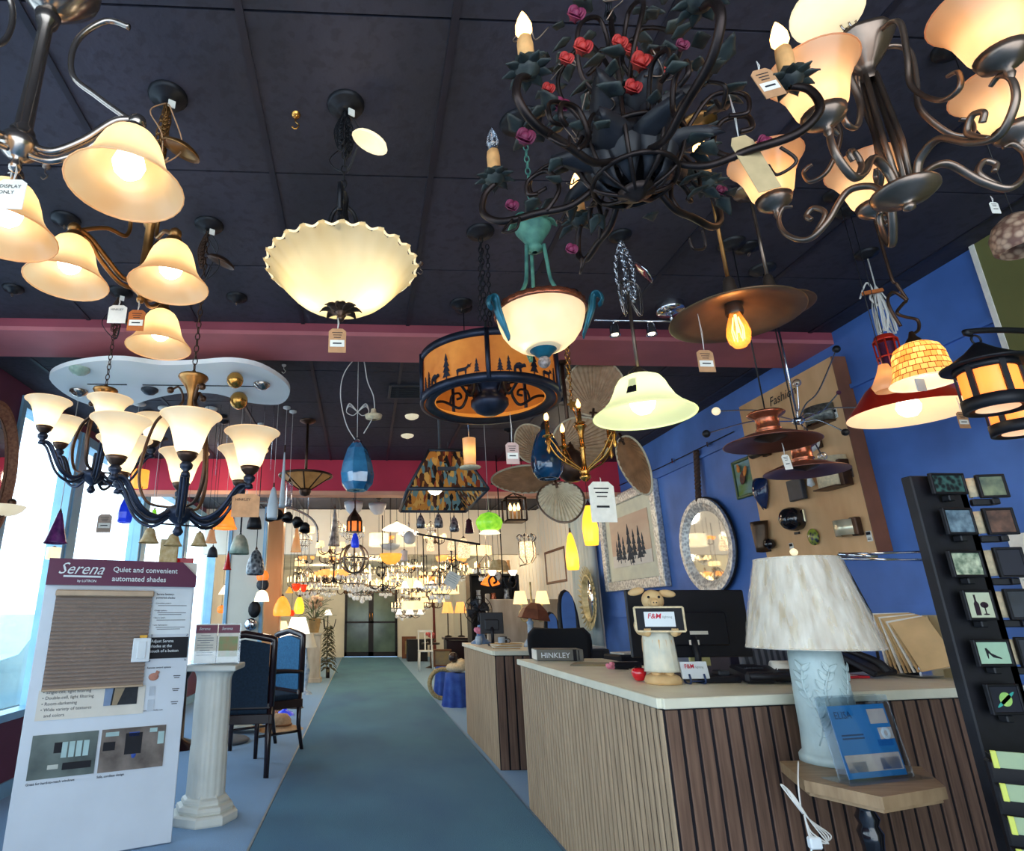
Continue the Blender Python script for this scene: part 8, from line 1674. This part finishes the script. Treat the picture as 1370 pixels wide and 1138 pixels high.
# scroll lamp with two shades, urn lamp, boot
p = onY(713, 835, 7.3); root = thing('scroll_sconce', 'pale iron scroll stand with two cream shades in front of the white planks', 'lamp', (p.x, 7.3, .0)); k = pxm(p); b = MB(); b.tube([(0, 0, 0), (0, 0, p.z + 55 * k)], .012, 8); b.lathe([(.16, 0), (.15, .02), (.02, .05)], 16)
for s in (-1, 1): b.tube(spline([(0, 0, p.z + 8 * k), (s * 12 * k, 0, p.z + 4 * k), (s * 17 * k, 0, p.z + 14 * k), (s * 13 * k, 0, p.z + 20 * k), (s * 15 * k, 0, p.z + 26 * k)], 6), .012, 6)
b.build('scroll_stand', 'pale_gold', root)
for s in (-1, 1): b = MB(); b.lathe([(10 * k, 0), (6.5 * k, 17 * k)], 24, (s * 15 * k, 0, p.z + 26 * k)); b.build('shade', 'tiny_shade', root)
p = onY(673, 778, 6.1); root = thing('scroll_bracket', 'black iron scroll bracket lamp with glass cups over the headboard', 'wall lamp', p); k = pxm(p); b = MB()
for s in (-1, 1): b.tube(spline([(0, 0, 5 * k), (s * 5 * k, 0, -6 * k), (s * 15 * k, 0, -8 * k), (s * 19 * k, 0, 2 * k), (s * 13 * k, 0, 8 * k), (s * 9 * k, 0, 1 * k), (s * 13 * k, 0, -2 * k)], 6), .012, 6)
b.tube([(0, 0, -8 * k), (0, 0, CZ - p.z - .01)], .006, 5); b.build('scrolls', 'black_iron', root)
for s in (-1, 1): b = MB(); b.lathe([(3 * k, 8 * k), (6 * k, 13 * k), (6 * k, 15 * k)], 16, (s * 14 * k, 0, 0)); b.build('glass_cup', 'tiny_white', root)
p = onY(662, 770, 7.6); root = thing('wall_clock', 'small round white clock above the headboard', 'clock', p); b = MB(); b.lathe([(.001, -.02), (.07, -.02), (.085, -.012), (.085, .01), (.001, .01)], 28, d=(0, 1, 0)); b.build('case', 'pewter', root); b = MB(); b.lathe([(.001, -.024), (.068, -.024), (.068, -.02)], 28, d=(0, 1, 0)); b.build('dial', 'white', root); b = MB(); b.tube([(0, -.028, 0), (0, -.028, .05)], .003, 4); b.tube([(0, -.028, 0), (.035, -.028, .01)], .003, 4); b.tube([(0, .01, 0), (0, .03, 0), (0, .03, CZ - p.z)], .004, 4); b.build('hands', 'ink', root)
# ------------------------------------------------------------------ left side of the aisle, far
p = at0(427, 912); root = thing('planter_pedestal', 'narrow white distressed pedestal at the left edge of the runner', 'pedestal', p + V((-.12, 0, 0))); b = MB(); b.rbox((0, 0, .42), (.26, .26, .84), .006); b.rbox((0, 0, .86), (.32, .32, .04), .006); b.build('column', 'distressed', root); b = MB(); b.rbox((0, 0, .04), (.32, .32, .08), .006); b.build('foot', 'distressed', root)
PP = p + V((-.12, 0, .881)); root = thing('flower_arrangement', 'big dried flower arrangement with peach hydrangeas on the white pedestal', 'flowers', PP); b = MB(); b.lathe([(.08, 0), (.1, .1), (.12, .24), (.1, .26)], 16); b.build('pot', mat('pot_tan', '#a08458', .6, 0, .2), root); r3 = random.Random(11); b = MB()
for j in range(80): a = r3.uniform(0, 6.28); z = r3.uniform(.2, .55); r = r3.uniform(.03, .2); leafsheet(b, (r * math.cos(a), r * math.sin(a), z), (math.cos(a), math.sin(a), r3.uniform(-.3, 1.2)), r3.uniform(.1, .24), .035)
b.build('leaves', mat('dry_leaf', '#4c5a44', .8, 0, .4, 20, 0, '#8a9a74'), root); b = MB()
for j in range(34): a = r3.uniform(0, 6.28); r = r3.uniform(0, .13); b.ball((r * math.cos(a), r * math.sin(a), .52 + r3.uniform(-.06, .14)), .045, 6)
b.build('hydrangeas', mat('hydrangea', '#e0b49a', .9, 0, .3, 30, 0, '#f0dcc8'), root); b = MB(); [b.tube(spline([(0, 0, .2), (.12 * math.cos(a), .12 * math.sin(a), .5), (.3 * math.cos(a), .3 * math.sin(a), .62)], 4), .004, 4) for a in [j * .7 for j in range(9)]]; b.build('twigs', 'dark_wood', root)
p = at0(441, 908); root = thing('pinecone_tree', 'small cone-shaped evergreen of dark scales beside the white pedestal', 'artificial tree', p + V((-.05, .2, 0))); b = MB(); b.tube([(0, 0, 0), (0, 0, .2)], .04, 8); b.build('trunk', 'dark_wood', root); b = MB()
for j in range(95): z = .15 + .85 * (j / 95); a = j * 2.4; r = .17 * (1 - (z - .1) / 1.0) + .02; leafsheet(b, (r * math.cos(a) * .6, r * math.sin(a) * .6, z), (math.cos(a), math.sin(a), -.4), .1, .07)
b.build('scales', mat('tree_dark', '#2f3a34', .8, 0, .4, 20, 0, '#6c6a54'), root)
root = thing('straw_hat', 'tan straw hat lying on the floor behind the blue armchair', 'hat', (-.9, 7.4, 0)); b = MB(); b.lathe([(.26, .0), (.2, .02), (.13, .03), (.12, .1), (.08, .15), (.001, .16)], 28); b.build('straw', 'palm', root); b = MB(); b.ring(.127, .01, (0, 0, .05), n=28); b.build('band', 'brown_wood', root)
p = at0(449, 884); root = thing('floor_candelabra', 'thin black floor candelabra against the pale wall left of the far doors', 'candelabra', (-.95, 17.5, 0)); b = MB(); b.tube([(0, 0, 0), (0, 0, 1.2)], .015, 6); b.lathe([(.2, 0), (.02, .04)], 12); [b.tube(spline([(0, 0, .9), (.15 * math.cos(a), .15 * math.sin(a), .85), (.22 * math.cos(a), .22 * math.sin(a), 1.1)], 4), .012, 5) for a in (0, 2.1, 4.2)]; b.build('stand', 'black_iron', root); b = MB(); b.lathe([(.12, 1.2), (.05, 1.35)], 12); b.build('shade', 'tiny_white', root)
for i, (u, Y, h, m1, m2, lb) in enumerate(((398, 9.0, .95, 'slate', 'tiny_white', 'tall lamp with white shade and dark stem left of the flower arrangement'), (410, 10.5, .7, 'delft', 'board_white', 'patterned vase lamp with a wide white shade behind the flower arrangement'), (385, 8.4, .8, 'cobalt', 'tiny_white', 'cobalt blue lamp behind the armchair'), (372, 8.8, .9, 'gloss_black', 'tiny_shade', 'black stemmed lamp with cream shade close to the wooden post'))):
    x = onY(u, 860, Y).x; root = thing('floor_stand_lamp', lb, 'lamp', (x, Y, 0)); b = MB(); b.lathe([(.12, 0), (.1, .03), (.03, .06), (.05, h * .3), (.07, h * .5), (.03, h * .75), (.012, h)], 14); b.build('base', m1, root); b = MB(); b.lathe([(.17, h), (.1, h + .22)], 20); b.build('shade', m2, root)
# spare ceiling canopies, hooks and vents
for i, (u, v, r, lb) in enumerate(((88, 293, .06, 'bare black ceiling canopy above the left cup chandeliers'), (317, 397, .055, 'bare black ceiling canopy right of the bronze bell chandelier'), (18, 385, .05, 'bare dark ceiling canopy close to the left frame edge'), (692, 163, .06, 'bare dark ceiling canopy behind the rose chandelier'), (617, 405, .06, 'bare ceiling canopy just left of the mica drum'), (545, 582, .06, 'white ceiling canopy with a wire far behind the beam'), (1000, 330, .055, 'dark ceiling canopy behind the flat disc pendant'))):
    q = onZ(u, v, CZ); root = thing('ceiling_plate', lb, 'ceiling canopy', q); canopy_part(root, 0, r, 'ivory' if i == 5 else 'black_iron', 'plate'); b = MB(); b.ring(.008, .002, (0, 0, -.04), (1, 0, 0), 10, 5); b.build('hook', 'pewter', root)
for i, (u, v, lb) in enumerate(((396, 153, 'small brass ceiling hook left of the shell bowl chain'), (562, 352, 'curly ceiling hook right of the shell bowl'), (62, 222, 'ceiling hook beside the nickel chandelier'), (380, 488, 'white ceiling hook past the pink beam'))):
    q = onZ(u, v, CZ); b = MB(); b.lathe([(.001, -.012), (.012, -.01), (.016, 0)], 12); b.tube(spline([(0, 0, -.01), (0, 0, -.03), (.012, 0, -.045), (0, 0, -.06), (-.012, 0, -.05)], 5), .0025, 5); o = b.build('ceiling_hook', 'brass' if i == 0 else 'white_wire' if i == 3 else 'pewter'); o.location = q; tag(o, lb, 'hook')
q = onZ(548, 523, CZ); root = thing('ceiling_vent', 'dark louvred ceiling vent with smoky dirt behind the mica drum', 'vent', q); b = MB(); [b.rbox((0, -.1 + .04 * j, -.008), (.28, .01, .012), .002, rot('X', 30).to_3x3()) for j in range(6)]; b.build('louvres', 'black', root); b = MB(); [b.rbox((s * .15, 0, -.006), (.02, .28, .012), .002) for s in (-1, 1)]; [b.rbox((0, s * .13, -.006), (.28, .02, .012), .002) for s in (-1, 1)]; b.build('vent_frame', 'slate', root)
q = onZ(551, 556, CZ); b = MB(); b.lathe([(.001, -.03), (.03, -.03), (.055, -.015), (.06, 0)], 20); o = b.build('recessed_light', 'ivory'); o.location = q; tag(o, 'small round white ceiling disc behind the vent', 'ceiling light')
